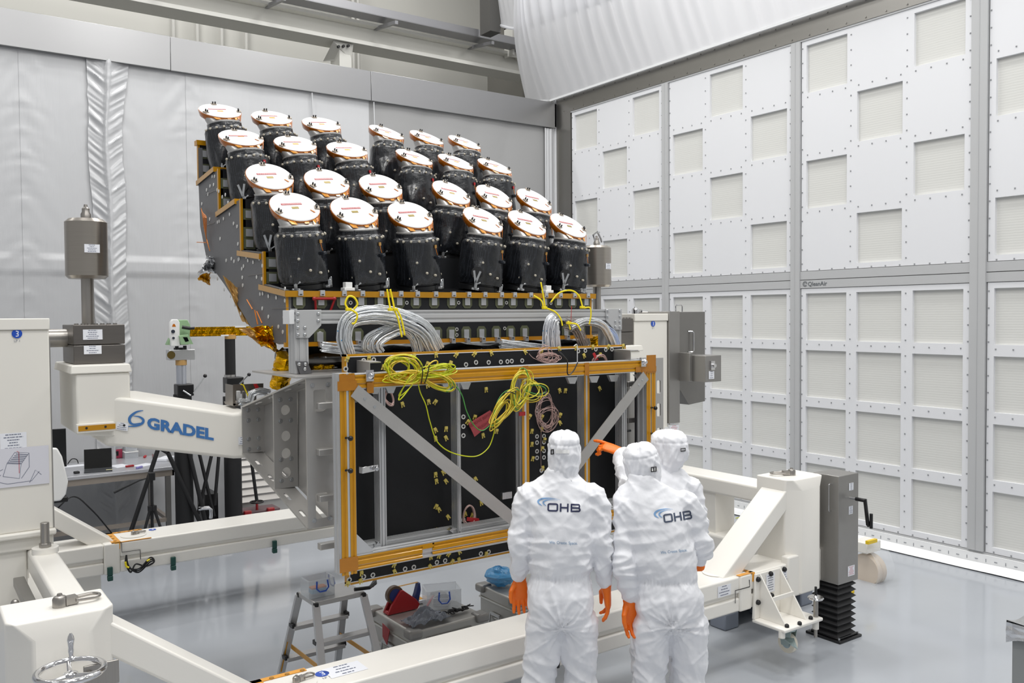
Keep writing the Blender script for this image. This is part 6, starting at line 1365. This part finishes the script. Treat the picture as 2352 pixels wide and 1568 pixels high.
g.grid(fn, 26, 16); tag(obj('crumpled_bag', g, bubb, smooth=0, solid=.002), 'crumpled grey plastic bag at the front corner of the silver case', 'bag')
g = G(); g.prism([P1(-.02, .26, HC1-.06), P1(-.02, .36, HC1-.04), P1(-.02, .36, HC1-.13), P1(-.02, .3, HC1-.17)], -u1*.004); tag(obj('red_cloth_tag', g, redp, smooth=0), 'dark red tag hanging over the left end of the silver case', 'tag')
g = G(); g.ob(P1(.30, .5, HC1+.012), .2, .12, .02, R1); g.mi(1); g.ob(P1(.30, .5, HC1+.023), .12, .08, .002, R1); tag(obj('flat_kit', g, [paper, mat('amber panel', 'd9a03c', .4)], bevel=.002), 'flat white and amber kit box behind the red tape dispenser', 'box')
g = G(); g.bar(P1(.2, .22, HC1+.01), P1(.46, .5, HC1+.012), .012, .008); tag(obj('red_stick', g, redt), 'thin red stick lying between dispenser and clear box', 'stick')
g = G()
def fn(i, j):
    th = 2*PI*i; ph = PI*j; r = .085*(1+.3*noise.noise(V(math.cos(th)*1.5, math.sin(th)*1.5, ph*2))); c = P2(.10, .34, HC1+.02+.07); return c+V(r*math.sin(ph)*math.cos(th)*1.3, r*math.sin(ph)*math.sin(th)*1.3, max(-.068, r*math.cos(ph)*.8))
g.grid(fn, 20, 12); tag(obj('blue_bag', g, mat('blue clear bag', '4aa0d8', .15, alpha=.8, bump=.8, bscale=20, bdist=.01), smooth=0), 'crumpled blue clear bag on the silver case behind the left worker', 'bag')
# ------------------------------------------------------------ right hand extras
pl = thing('plastic_pallet', 'blue grey plastic pallet lying under the front rail near the bracket', 'pallet', (5.7, 4.7, 0))
g = G(); g.box(5.15, 6.25, 4.45, 5.25, .13, .16); obj('deck', g, grayb, pl, bevel=.006)
for x in (5.15, 5.62, 6.09):
    for y in (4.45, 4.77, 5.09): g = G(); g.box(x, x+.16, y, y+.16, 0, .13); obj('foot', g, grayb, pl, bevel=.012)
wc = thing('wrapped_wheel', 'pale double wheel wrapped in clear film hanging behind the grey jack', 'wheel', (6.2, 4.4, .3))
q = aY(1985, 1310, 4.55); r = .15
g = G()
for dx in (0, .07): g.lathe(q+V(dx, 0, 0), (1, 0, 0), [(.05, 0), (r-.012, .0), (r, .012), (r, .05), (r-.012, .062), (.05, .062)], 36)
obj('wheel_pair', g, mat('beige nylon wheel', 'd9cbbb', .5), wc)
g = G(); g.box(q.x-.05, q.x+.17, q.y-.06, q.y+.1, q.z+r+.02, q.z+r+.12); obj('mount_block', g, cream, wc, bevel=.01)
g = G()
def fn(i, j):
    th = 2*PI*i; R_ = .185+.02*noise.noise(V(math.cos(th), math.sin(th), j*2)); return V(q.x-.05+.27*j, q.y+R_*math.cos(th)*.9, q.z+.01+R_*math.sin(th)*1.15)
g.grid(fn, 28, 8); obj('clear_film', g, filmc, wc, smooth=60)
g = G(); a = aY(2010, 1240, 4.45); g.box(a.x-.12, a.x+.02, 4.44, 4.47, a.z-.02, a.z+.01); a = aY(1958, 1370, 4.4); g.prism([a+V(-.03, 0, .04), a+V(.03, 0, .05), a+V(.015, 0, -.06), a+V(-.04, 0, -.08)], (0, .01, 0)); obj('yellow_tape', g, mat('bright yellow tape', 'e6c31a', .4), wc, smooth=0)
fx = thing('foil_covered_box', 'grey steel box covered with silver foil cut by the right picture edge', 'box', (4.75, 2.1, 0))
q = aZ(2325, 1432, .78)
g = G(); g.box(q.x, q.x+.6, q.y-.6, q.y+.0, 0, .78); obj('box', g, mat('grey painted box', '8c8f8f', .45), fx, bevel=.004)
g = G()
def fn(i, j):
    x = q.x-.02+.64*i; dz = .02*noise.noise(V(i*8, j*5, 1)); 
    if j < .5: return V(x, q.y+.02-.62*(1-j*2)**1*0-.0+.01*noise.noise(V(i*7, j*9, 4)), .70+.085*j*2+dz*.5)
    return V(x, q.y+.02-.62*(j-.5)*2, .79+dz)
g.grid(fn, 24, 14); g.grid(lambda i, j: V(q.x-.025-.01*noise.noise(V(i*8, j*4, 2)), q.y+.02-.62*i, .79-.11*j*(1-.3*math.sin(i*9))), 20, 5); obj('foil_cover', g, silver, fx, smooth=0)
g = G(); g.tube(spline([V(3.9, 3.3, .01), V(4.05, 3.62, .01), V(4.35, 3.7, .01), V(4.5, 3.5, .01), V(4.3, 3.35, .01), V(4.0, 3.4, .01)], 10), .006, 6); tag(obj('floor_wire', g, wireg), 'yellow green wire looped on the floor between the two front workers', 'wire')
g = G(); g.tube(spline([aZ(1640, 1185, .02), aZ(1665, 1170, .02), aZ(1700, 1172, .02), aZ(1712, 1182, .02), aZ(1690, 1190, .02)], 8), .005, 6); tag(obj('floor_wire', g, wireg), 'thin green wire on the floor near the foot of the right wall', 'wire')
g = G(); g.box(6.6, 7.6, 5.6, 5.75, 0, .12); g.mi(1); g.box(7.6, 7.66, 5.6, 5.75, 0, .10); tag(obj('floor_beam', g, [cream, blackp], bevel=.006), 'low white beam with black end on the floor beyond the right end truss', 'beam')
um = thing('floor_prop', 'narrow black prop standing behind the left worker by the front rail', 'prop', (3.1, 3.85, 0)); 
g = G(); a, b = aY(1285, 1440, 3.82), aY(1275, 1532, 3.82); g.bar(a, b, .05, .03); g.bar(b, V(b.x, b.y, 0), .03, .03); obj('shaft', g, blackp, um, bevel=.006)
dd = thing('floor_tray', 'dark oval tray with a red tool on the floor under the rear rail', 'tray', aZ(505, 1262, 0))
q = aZ(505, 1264, 0); g = G(); g.lathe((0, 0, 0), (0, 0, 1), [(.16, 0), (.2, .02), (.19, .03), (.14, .012)], 24); g.v = [V(q.x+v.x*1.2, q.y+v.y*.6, v.z) for v in g.v]; obj('tray', g, dark, dd)
g = G(); g.box(q.x-.14, q.x-.07, q.y-.03, q.y+.03, .015, .05); obj('red_tool', g, redp, dd, bevel=.01)
g = G(); g.box(q.x-.02, q.x+.12, q.y-.05, q.y+.04, .015, .06); obj('grey_tool', g, steel, dd, bevel=.01)
# ------------------------------------------------------------ people in white coveralls
def remeshed(g, vox, smooth_it=4, fac=.6):
    me = bpy.data.meshes.new('tmp'); me.from_pydata(g.v, [], g.f)
    bm = bmesh.new(); bm.from_mesh(me); bmesh.ops.recalc_face_normals(bm, faces=bm.faces); bm.to_mesh(me); bm.free()
    o = bpy.data.objects.new('tmp', me); COL.objects.link(o)
    md = o.modifiers.new('r', 'REMESH'); md.mode = 'VOXEL'; md.voxel_size = vox; md.adaptivity = 0
    ms = o.modifiers.new('s', 'SMOOTH'); ms.iterations = smooth_it; ms.factor = fac
    dg = bpy.context.evaluated_depsgraph_get(); dg.update()
    out = bpy.data.meshes.new_from_object(o.evaluated_get(dg)); bpy.data.objects.remove(o); bpy.data.meshes.remove(me)
    return out
def ell(c, rx, ry, n=28, p=2.3, tx=0):     # super-ellipse section in the horizontal plane
    out = []
    for j in range(n):
        t = 2*PI*j/n; a, b = math.cos(t), math.sin(t)
        out.append(Vector((c[0]+rx*math.copysign(abs(a)**(2/p), a), c[1]+ry*math.copysign(abs(b)**(2/p), b), c[2]+tx*a)))
    return out
def limb(g, pts, rs, n=20, sub=5):
    P = spline(pts, sub); R_ = []
    for i in range(len(P)):
        t = i/(len(P)-1)*(len(rs)-1); k = min(int(t), len(rs)-2); R_.append(rs[k]+(rs[k+1]-rs[k])*(t-k))
    g.tube(P, R_, n); g.ball(P[0], R_[0]*.98, 8); g.ball(P[-1], R_[-1]*.98, 8)
def bell(x, w): return math.exp(-(x/w)**2)
def finish(me, name, m, root, M, disp=None, label=None):
    me.name = name
    if disp:
        ns = [v.normal.copy() for v in me.vertices]
        for v, nn in zip(me.vertices, ns): v.co += nn*disp(v.co, nn)
    off = rootloc(root)
    for v in me.vertices: v.co = M@v.co-off
    me.materials.clear(); me.materials.append(m)
    for p in me.polygons: p.use_smooth = True; p.material_index = 0
    o = bpy.data.objects.new(name, me); COL.objects.link(o); o.parent = root
    if label: o['label'] = label
    return o
def hand(root, M, wrist, d, palm, side, curls, thumb=.5, name='glove', spread=.10, point=None, s=1.0):
    # d along the hand, palm = palm normal, side = towards the thumb
    d = Vector(d).normalized(); palm = Vector(palm); palm = (palm-d*palm.dot(d)).normalized(); sd = Vector(side); sd = (sd-d*sd.dot(d)-palm*sd.dot(palm)).normalized(); w = Vector(wrist); g = G()
    sec = lambda t, a, b, off=0: [w+d*(t*s)+sd*((a*math.cos(u)+off)*s)+palm*(b*math.sin(u)*s) for u in [2*PI*j/18 for j in range(18)]]
    g.loft([sec(-.075, .036, .034), sec(-.03, .034, .028), sec(0, .031, .023), sec(.03, .038, .019, .001), sec(.06, .043, .017, .001), sec(.085, .042, .0145), sec(.098, .037, .010)])
    for k, (off, L, r) in enumerate(((.031, .072, .0092), (.011, .08, .0095), (-.010, .075, .0092), (-.029, .060, .0082))):
        a = curls[k]; p = w+d*(.085*s)+sd*(off*s); dirv = (d+sd*(spread*(off/.03))).normalized(); pts = [p-d*.01, p]; R_ = [r*s, r*s]
        for q, (f, seg) in enumerate(((.6, .45), (1.0, .32), (.8, .23))):
            ang = a*f; dirv = (dirv*math.cos(ang)+palm*math.sin(ang)).normalized() if q == 0 else (dirv*math.cos(ang)+(palm-dirv*palm.dot(dirv)).normalized()*math.sin(ang)).normalized()
            p = p+dirv*(L*seg*s); pts.append(p.copy()); R_.append(r*s*(1, .93, .78)[q])
        g.tube(pts, R_, 10); g.ball(pts[-1], R_[-1], 6)
        for q in pts[1:-1]: g.ball(q, r*s*1.04, 6)
    p = w+d*(.018*s)+sd*(.026*s)+palm*(.008*s); dv = (d*.62+sd*.72*(1-thumb*.5)+palm*(.35+thumb*.5)).normalized(); pts = [p-dv*.01, p, p+dv*.038*s]; dv2 = (d*.95+sd*.12+palm*.25*thumb).normalized(); pts += [pts[-1]+dv2*.030*s]; dv3 = (d*1+palm*.3*thumb-sd*.1).normalized(); pts += [pts[-1]+dv3*.022*s]
    g.tube(pts, [.015*s, .0145*s, .0115*s, .0105*s, .008*s], 10); g.ball(pts[-1], .0085*s, 6); g.ball(pts[2], .012*s, 6); g.ball(pts[1], .0155*s, 6)
    me = remeshed(g, .0032, 2, .4)
    return finish(me, name, glove, root, M, lambda c, nn: .0006*noise.noise(c*160)+(.0008*math.sin((c-w).dot(d)*420) if -.07 < (c-w).dot(d) < -.005 else 0))
def person(spec):
    yaw = spec['yaw']; bx, by = spec['at']; fwd = V(math.sin(yaw), math.cos(yaw), 0); rgt = V(math.cos(yaw), -math.sin(yaw), 0)
    M = Matrix(((rgt.x, fwd.x, 0, bx), (rgt.y, fwd.y, 0, by), (0, 0, 1, 0), (0, 0, 0, 1)))
    root = thing('person', spec['label'], 'person', (bx, by, 0), 'people in white coveralls')
    lx, ly = spec['lean']; zs = spec.get('zs', 1.0)      # sideways and forward drift of the spine above the hips
    sh = lambda z: (lx*max(0, (z-1.0)/.5)**1.2, ly*max(0, (z-1.0)/.5)**1.3)
    g = G(); secs = [(.83, .13, .10), (.88, .165, .13), (.95, .178, .142), (1.02, .172, .142), (1.07, .16, .13), (1.11, .155, .122), (1.15, .164, .13), (1.2, .170, .138), (1.28, .174, .143), (1.37, .18, .142), (1.44, .188, .132), (1.49, .190, .122), (1.53, .184, .112), (1.56, .166, .10), (1.585, .136, .09), (1.605, .108, .084), (1.622, .086, .08), (1.66, .07, .07)]
    bw = spec.get('bw', 1)
    g.loft([ell((sh(z*zs)[0], sh(z*zs)[1]-.0, z*zs), a*bw, b*bw) for z, a, b in secs])
    for s in ('L', 'R'):
        S, E, W = [Vector(p) for p in spec['arm'+s]]
        inn = V(sh(S.z)[0]+(S.x-sh(S.z)[0])*.45, S.y, S.z-.0)
        limb(g, [inn, S, S.lerp(E, .5)+V(.008*(1 if s == 'R' else -1), 0, 0), E, E.lerp(W, .5), W+(E-W).normalized()*.015], [.07, .066, .060, .056, max(.052, spec.get('wr'+s, 0)), spec.get('wr'+s, .041)])
        H, K, A = [Vector(p) for p in spec['leg'+s]]
        limb(g, [H, H.lerp(K, .5), K, K.lerp(A, .5), A+V(0, 0, .02)], [.108, .094, .082, .078, .080])
        limb(g, [A+V(0, -.03, -.045), A+V(0, .06, -.05), A+V(.0, .17, -.058)], [.055, .052, .043])
    me = remeshed(g, .0065, 4, .5)
    joints = [(Vector(spec['arm'+s][1]), (Vector(spec['arm'+s][0])-Vector(spec['arm'+s][2])).normalized()) for s in 'LR']
    knees = [Vector(spec['leg'+s][1]) for s in 'LR']; ank = [Vector(spec['leg'+s][2]) for s in 'LR']; sd = spec['seed']
    shoul = [Vector(spec['arm'+s][0]) for s in 'LR']
    def disp(c, nn):
        z = c.z/zs; d = 0
        k1 = abs(noise.noise(V(c.x*7+c.z*1.5, c.y*7+sd, c.z*2.6))); k2 = abs(noise.noise(V(c.x*10+c.z*7, c.y*9, c.z*8+sd))); k3 = abs(noise.noise(V(c.x*9-c.z*10, c.y*9+3, c.z*5-sd)))
        fl = 1 if abs(c.x-sh(c.z)[0]) > .15 or z < 1.0 else .55
        d -= .026*(min(k1, .3)**.8-.2)+fl*(.016*(min(k2, .2)-.11)+.020*(min(k3, .2)-.11))
        for J, ax in joints:
            q = c-J; r = q.length; t = q.dot(ax)
            if r < .34: d += .030*bell(r, .17)*(.35-abs(noise.noise(V(t*17+q.y*6, q.x*7+q.y*5, sd+t*6)))*1.5)
        for J in shoul:
            q = c-J; r = q.length
            if r < .3: d += .022*bell(r, .14)*(.4-abs(noise.noise(V((q.x+q.z)*13, q.y*5, sd+(q.x-q.z)*4)))*1.5)
        for J in knees:
            q = c-J; r = q.length
            if r < .4: d += .026*bell(r, .22)*(.4-abs(noise.noise(V(q.x*5, q.y*5+sd, (q.z+q.x*.6)*13)))*1.5)
        for J in ank:
            q = c-J; r = q.length
            if r < .4: d += .02*bell(q.z-.12, .13)*(r < .35)*(abs(noise.noise(V(q.x*4, q.y*4+sd, q.z*22)))*1.6-.4)
        # crotch folds fan out
        q = c-V(0, c.y, .86); r = q.length
        if r < .35 and abs(z-.86) < .25: d += .02*bell(r, .16)*(.4-abs(noise.noise(V(math.atan2(q.x, -q.z)*3.2, sd, r*5)))*1.6)
        # waist elastic
        inarm = min((c-J).length for J, _ in joints) < .13
        if abs(z-1.105) < .1 and not inarm:
            th = math.atan2(c.y, c.x-sh(c.z)[0]); d += -.004*bell(z-1.105, .018)+.0035*math.sin(th*46+3*noise.noise(V(th*2, sd, 0)))*bell(z-1.105, .022)
            d += .008*(abs(noise.noise(V(th*5, sd, z*6)))-.25)*bell(z-1.105, .09)
        d += .0014*noise.noise(c*34)
        return d
    body = finish(me, 'body', cloth, root, M, disp)
    # hood
    hc = Vector(spec['head']); ht = Matrix.Rotation(spec.get('tilt', 0), 3, 'Y')@Matrix.Rotation(spec.get('nod', 0), 3, 'X'); hr = Matrix.Rotation(spec.get('turn', 0), 3, 'Z')
    R_ = ht@hr; hp = lambda x, y, z: hc+R_@Vector((x, y, z))
    neck = Vector((sh(1.6*zs)[0], sh(1.6*zs)[1], 1.6*zs))
    def hring(z, a, b, cy=0, mix=0):
        out = []
        for j in range(36):
            t = 2*PI*j/36; p = hp(a*math.cos(t), cy+b*math.sin(t), z)
            if mix: p = p.lerp(neck+V(a*math.cos(t), b*math.sin(t), z+.1), mix)
            out.append(p)
        return out
    hs = spec.get('hs', 1)
    g = G(); g.loft([hring(-.175, .088, .09, -.01, 1), hring(-.13, .084*hs, .088*hs, -.012, .7), hring(-.09, .081*hs, .095*hs, -.004, .25), hring(-.045, .088*hs, .108*hs), hring(.0, .091*hs, .114*hs), hring(.05, .09*hs, .113*hs), hring(.085, .083*hs, .103*hs), hring(.108, .062*hs, .078*hs), hring(.118, .034*hs, .045*hs), hring(.121, .012, .016)])
    me = remeshed(g, .006, 3, .5)
    inv = R_.transposed()
    def dh(c, nn):
        q = inv@(c-hc); th = math.atan2(q.y, q.x); d = .015*(.2-abs(noise.noise(V(th*1.8+q.z*6, q.z*15, sd))))+.011*(.2-abs(noise.noise(V(th*4-q.z*12, q.z*8, sd+4))))
        d += -.004*bell(q.z-.055, .006)+.003*math.sin(th*26)*bell(q.z-.04, .02)*.6
        d += .008*(abs(noise.noise(V(th*2, q.z*30, sd+8)))-.2)*bell(q.z+.115, .04)
        d += .006*bell(q.z+.125, .008)
        return d
    bmh = bmesh.new(); bmh.from_mesh(me); kill = []
    for f in bmh.faces:
        q = inv@(f.calc_center_median()-hc)
        if q.y > .03 and (q.x/.066)**2+((q.z+.025)/.075)**2 < 1: kill.append(f)
    bmesh.ops.delete(bmh, geom=kill, context='FACES'); bmh.to_mesh(me); bmh.free()
    hood = finish(me, 'hood', cloth, root, M, dh); sm_ = hood.modifiers.new('Solid', 'SOLIDIFY'); sm_.thickness = .003
    # the head inside the hood, with its face
    g = G(); g.loft([[hp(a*math.cos(t), cy+b*math.sin(t), z) for t in [2*PI*j/24 for j in range(24)]] for z, a, b, cy in ((-.125, .035, .045, .0), (-.10, .048, .065, .014), (-.06, .062, .086, .014), (0, .070, .096, .012), (.05, .070, .092, .005), (.085, .048, .066, 0))])
    g.ball(hp(0, .118, -.03), .016, 6); g.ball(hp(0, .112, -.01), .012, 6); g.ball(hp(0, .103, -.075), .018, 6, (1.3, .7, .5)); g.ball(hp(0, .088, -.1), .018, 6)
    for s in (-1, 1): g.ball(hp(s*.074, 0, -.02), .018, 6, (.4, .8, 1.4))
    me = remeshed(g, .005, 3, .5); finish(me, 'head', skin, root, M)
    for s in (-1, 1):
        g = G(); g.ball(M@hp(s*.03, .103, .0), .0115, 6); obj('eye', g, [white], root)
        g = G(); g.ball(M@hp(s*.03, .1125, .0), .0055, 6); obj('iris', g, [dark], root)
    # face opening: grey mask band
    g = G(); g.grid(lambda i, j: M@hp((.06+.002*j)*math.sin(-1.2+2.4*i), .036+.09*math.cos(-1.2+2.4*i)*(1-.1*j), -.045-.05*j), 14, 6); obj('face_mask', g, mat('pale blue mask', 'cfd9e6', .6), root, smooth=60, solid=.002)
    # strap and buckle
    if 'strap' in spec:
        bm_ = BVHTree.FromPolygons([v.co+rootloc(root) for v in hood.data.vertices], [tuple(p.vertices) for p in hood.data.polygons])
        def onh(px, py, lift=.003):
            d = ray(px, py).normalized(); h = bm_.ray_cast(CO, d)
            return (h[0] if h[0] else aY(px, py, by))-d*lift
        st_ = spec['strap']
        if st_['band']:
            a, b, h = st_['band']; g = G(); n = 14
            vs = [onh(a[0]+(b[0]-a[0])*i/n, a[1]+(b[1]-a[1])*i/n+k*h, .004) for i in range(n+1) for k in (-.5, .5)]
            g.add(vs, [(2*i, 2*i+1, 2*i+3, 2*i+2) for i in range(n)]); obj('strap', g, mat('white elastic', 'f4f4f2', .6), root, smooth=60)
        (x0, y0), (x1, y1), r = st_['buckle']; g = G()
        cs = [(x0, y0), (x1, y0-1), (x1, y1-1), (x0, y1)]; g.tube([onh(x, y, .008) for x, y in cs], r, 6, closed=True)
        if st_.get('bar'): g.tube([onh((x0+x1)/2, y0-.5, .008), onh((x0+x1)/2, y1-.5, .008)], r*.8, 6)
        obj('buckle', g, blackp, root, label='black buckle')
    for s in 'LR':
        E, W = Vector(spec['arm'+s][1]), Vector(spec['arm'+s][2]); hd_ = spec['hand'+s]
        if hd_: hand(root, M, W+(W-E).normalized()*.02, hd_['d'], hd_['palm'], hd_['side'], hd_['curl'], hd_.get('thumb', .5), s=hd_.get('s', 1.0))
    for s in 'LR':
        A = Vector(spec['leg'+s][2]); g = G()
        g.box(-1, 1, -1, 1, -1, 1); g.v = [M@(A+V(v.x*.046, .065+v.y*.15, -.088+v.z*.012)) for v in g.v]; obj('shoe_sole', g, mat('grey sole', '9a9c9e', .6), root, bevel=.01)
    return root, body
def dec_bvh(body, root):
    off = rootloc(root); return BVHTree.FromPolygons([v.co+off for v in body.data.vertices], [tuple(p.vertices) for p in body.data.polygons])
def decal(bv, root, name, shapes, m, lift=.0025, label=None):
    # shapes: list of (list of 2D polyline points, widths) seen from the working side and laid on the cloth
    g = G()
    def hit(x, y):
        d = ray(x, y).normalized(); h = bv.ray_cast(CO, d); return h[0]-d*lift if h[0] else None
    for pts, ws in shapes:
        P = []; Wd = []
        for i in range(len(pts)-1):
            n = max(1, int(math.dist(pts[i], pts[i+1])/1.5))
            for k in range(n):
                t = k/n; P.append(Vector(pts[i]).lerp(Vector(pts[i+1]), t)); a = ws[i] if isinstance(ws, list) else ws; b = ws[i+1] if isinstance(ws, list) else ws; Wd.append(a+(b-a)*t)
        P.append(Vector(pts[-1])); Wd.append(ws[-1] if isinstance(ws, list) else ws)
        vs = []; ok = True
        for i, p in enumerate(P):
            d = (P[min(i+1, len(P)-1)]-P[max(i-1, 0)]).normalized(); q = Vector((-d.y, d.x))*Wd[i]/2
            for s in (1, 0, -1):
                h = hit(p.x+q.x*s, p.y+q.y*s)
                if h is None: ok = False; h = V(0, 0, 0)
                vs.append(h)
        if ok: g.add(vs, [(3*i+k, 3*i+k+1, 3*i+k+4, 3*i+k+3) for i in range(len(P)-1) for k in (0, 1)])
    if g.v: return obj(name, g, m, root, smooth=0, label=label)
def logo(bv, root, x0, y0, w, h, ang, cn, cl, mx, my, mw, mang):
    c, s = math.cos(math.radians(ang)), math.sin(math.radians(ang))
    T = lambda a, b: (x0+a*w*c-b*h*s, y0+a*w*s+b*h*c)
    th = h*.19
    def rr(ax, ay, bx, by, r=.05):
        out = []
        for cx, cy, a in ((bx-r, ay+r*2.5, -90), (bx-r, by-r*2.5, 0), (ax+r, by-r*2.5, 90), (ax+r, ay+r*2.5, 180)):
            for k in range(4): t = math.radians(a+30*k); out.append(T(cx+r*math.cos(t), cy+r*2.5*math.sin(t)))
        return out+[out[0]]
    e = .09
    sh = [(rr(.02, e, .30, 1-e), th)]
    sh += [([T(.40, 0), T(.40, 1)], th), ([T(.62, 0), T(.62, 1)], th), ([T(.40, .5), T(.62, .5)], th)]
    sh += [([T(.73, 0), T(.73, 1)], th), ([T(.73, e), T(.95, e), T(.975, .2), T(.975, .4), T(.95, .5), T(.73, .5)], th), ([T(.95, .5), T(.99, .62), T(.99, .82), T(.96, 1-e), T(.73, 1-e)], th)]
    decal(bv, root, 'lettering', sh, cn, label='dark navy company letters')
    a1 = [T(*p) for p in ((.38, -.42), (.2, -.56), (0, -.6), (-.18, -.5), (-.29, -.25), (-.27, .05), (-.16, .35))]
    a2 = [T(*p) for p in ((.30, -.36), (.12, -.42), (-.03, -.36), (-.13, -.15), (-.12, .1), (-.04, .35))]
    f = lambda p, k: [(q.x, q.y) for q in spline([V(a, b, 0) for a, b in p], 6)]
    s1, s2 = f(a1, 6), f(a2, 6)
    decal(bv, root, 'emblem', [(s1, [max(.4, h*.3*math.sin(PI*min(1, i/(len(s1)-1)*1.0))**.8*(i/len(s1)+.15)) for i in range(len(s1))]), (s2, [max(.4, h*.22*math.sin(PI*i/(len(s2)-1))**.8*(i/len(s2)+.2)) for i in range(len(s2))])], cl, label='light blue double arc')
    # motto
    vs, fs = textmesh('We. Create. Space.', 1, 1, .004, 'CENTER'); xa = min(v.x for v in vs); xb = max(v.x for v in vs); k = mw/(xb-xa); c, s = math.cos(math.radians(mang)), math.sin(math.radians(mang)); g = G(); out = []
    for v in vs:
        a, b = (v.x-(xa+xb)/2)*k, -v.y*k*1.15
        d = ray(mx+a*c-b*s, my+a*s+b*c).normalized(); h_ = bv.ray_cast(CO, d); out.append((h_[0]-d*.003) if h_[0] else CO+d*4.3)
    g.add(out, fs); obj('motto', g, mat('steel blue ink', '7f9dbb', .5), root, smooth=0, label='small blue motto')
# left worker
p1 = dict(yaw=.665, at=(2.773, 3.489), lean=(.0, .01), seed=1.3, label='person in white hooded coverall and orange gloves, leftmost, back turned, both arms hanging',
    armL=((-.172, 0, 1.505), (-.215, -.03, 1.26), (-.215, .05, 1.075)), armR=((.178, 0, 1.505), (.215, -.02, 1.25), (.235, .04, 1.045)),
    legL=((-.085, 0, .86), (-.125, .02, .50), (-.15, -.01, .11)), legR=((.09, 0, .86), (.10, .04, .5), (.095, .02, .11)), head=(.022, .03, 1.728), turn=.15, hs=.93,
    handL=dict(d=(.04, .12, -1), palm=(.1, -1, 0), side=(-.6, .5, 0), curl=(.25, .3, .35, .4), s=1.08), handR=dict(d=(.10, .1, -1), palm=(-1, .1, 0), side=(-.2, 1, 0), curl=(.5, .25, .3, .35), thumb=.4, s=1.15),
    strap=dict(band=((1276, 1037), (1308, 1037), 8), buckle=((1266, 1033), (1271, 1043), .0035)))
r1_, b1 = person(p1); bv1 = dec_bvh(b1, r1_)
logo(bv1, r1_, 1258, 1155, 75, 19, 1.5, logon, logol, 1294, 1246.5, 65, 2)
# middle worker, head bent to the left
p2 = dict(yaw=.63, at=(3.236, 3.173), lean=(-.10, .03), zs=.975, seed=5.1, label='person in white hooded coverall bending the head left, middle one, back lettering tilted',
    armL=((-.212, .01, 1.45), (-.235, -.05, 1.16), (-.205, -.01, .975)), armR=((.095, .02, 1.465), (.185, .03, 1.235), (.155, .17, 1.10)),
    legL=((-.085, 0, .84), (-.10, .03, .48), (-.115, -.01, .11)), legR=((.10, 0, .84), (.115, .03, .48), (.12, .02, .11)), head=(-.125, .07, 1.655), turn=.35, tilt=-.2, nod=.0, hs=.98,
    handL=dict(d=(.10, .1, -1), palm=(.3, -1, 0), side=(-.6, .4, 0), curl=(.45, .5, .55, .6), s=1.15), handR=dict(d=(-.4, .7, -.3), palm=(-.4, -.2, -1), side=(-1, .2, 0), curl=(.5, .5, .5, .5)),
    strap=dict(band=((1492, 1079), (1512, 1077), 6), buckle=((1496, 1073), (1507, 1083), .003), bar=1))
r2_, b2 = person(p2); bv2 = dec_bvh(b2, r2_)
logo(bv2, r2_, 1523, 1181, 64, 20, -8.5, logon if False else mat('slate ink', '4a5468', .55), logol, 1548, 1266, 61, -6)
# rear worker pointing at the panel
p3 = dict(yaw=.42, at=(3.54, 3.49), lean=(-.02, .06), zs=.985, seed=9.7, label='person in white hooded coverall behind the middle one, pointing left with an orange gloved hand',
    armL=((-.16, .04, 1.44), (-.185, .13, 1.475), (-.15, .335, 1.605)), wrL=.058, armR=((.17, .05, 1.44), (.2, .02, 1.2), (.18, .12, 1.0)),
    legL=((-.1, 0, .85), (-.11, .04, .48), (-.11, 0, .11)), legR=((.1, 0, .85), (.11, .03, .48), (.12, 0, .11)), head=(.04, .05, 1.665), turn=.75, hs=1.0,
    handL=dict(d=(-.80, .42, .32), palm=(-.1, .4, -1), side=(.1, .9, .5), curl=(.15, .9, 1.1, 1.2), thumb=.8, s=1.18), handR=dict(d=(0, .2, -1), palm=(-1, 0, 0), side=(0, 1, 0), curl=(.4, .4, .4, .4)),
    strap=dict(band=None, buckle=((1564, 1030), (1574, 1036), .003)))
r3_, b3 = person(p3)
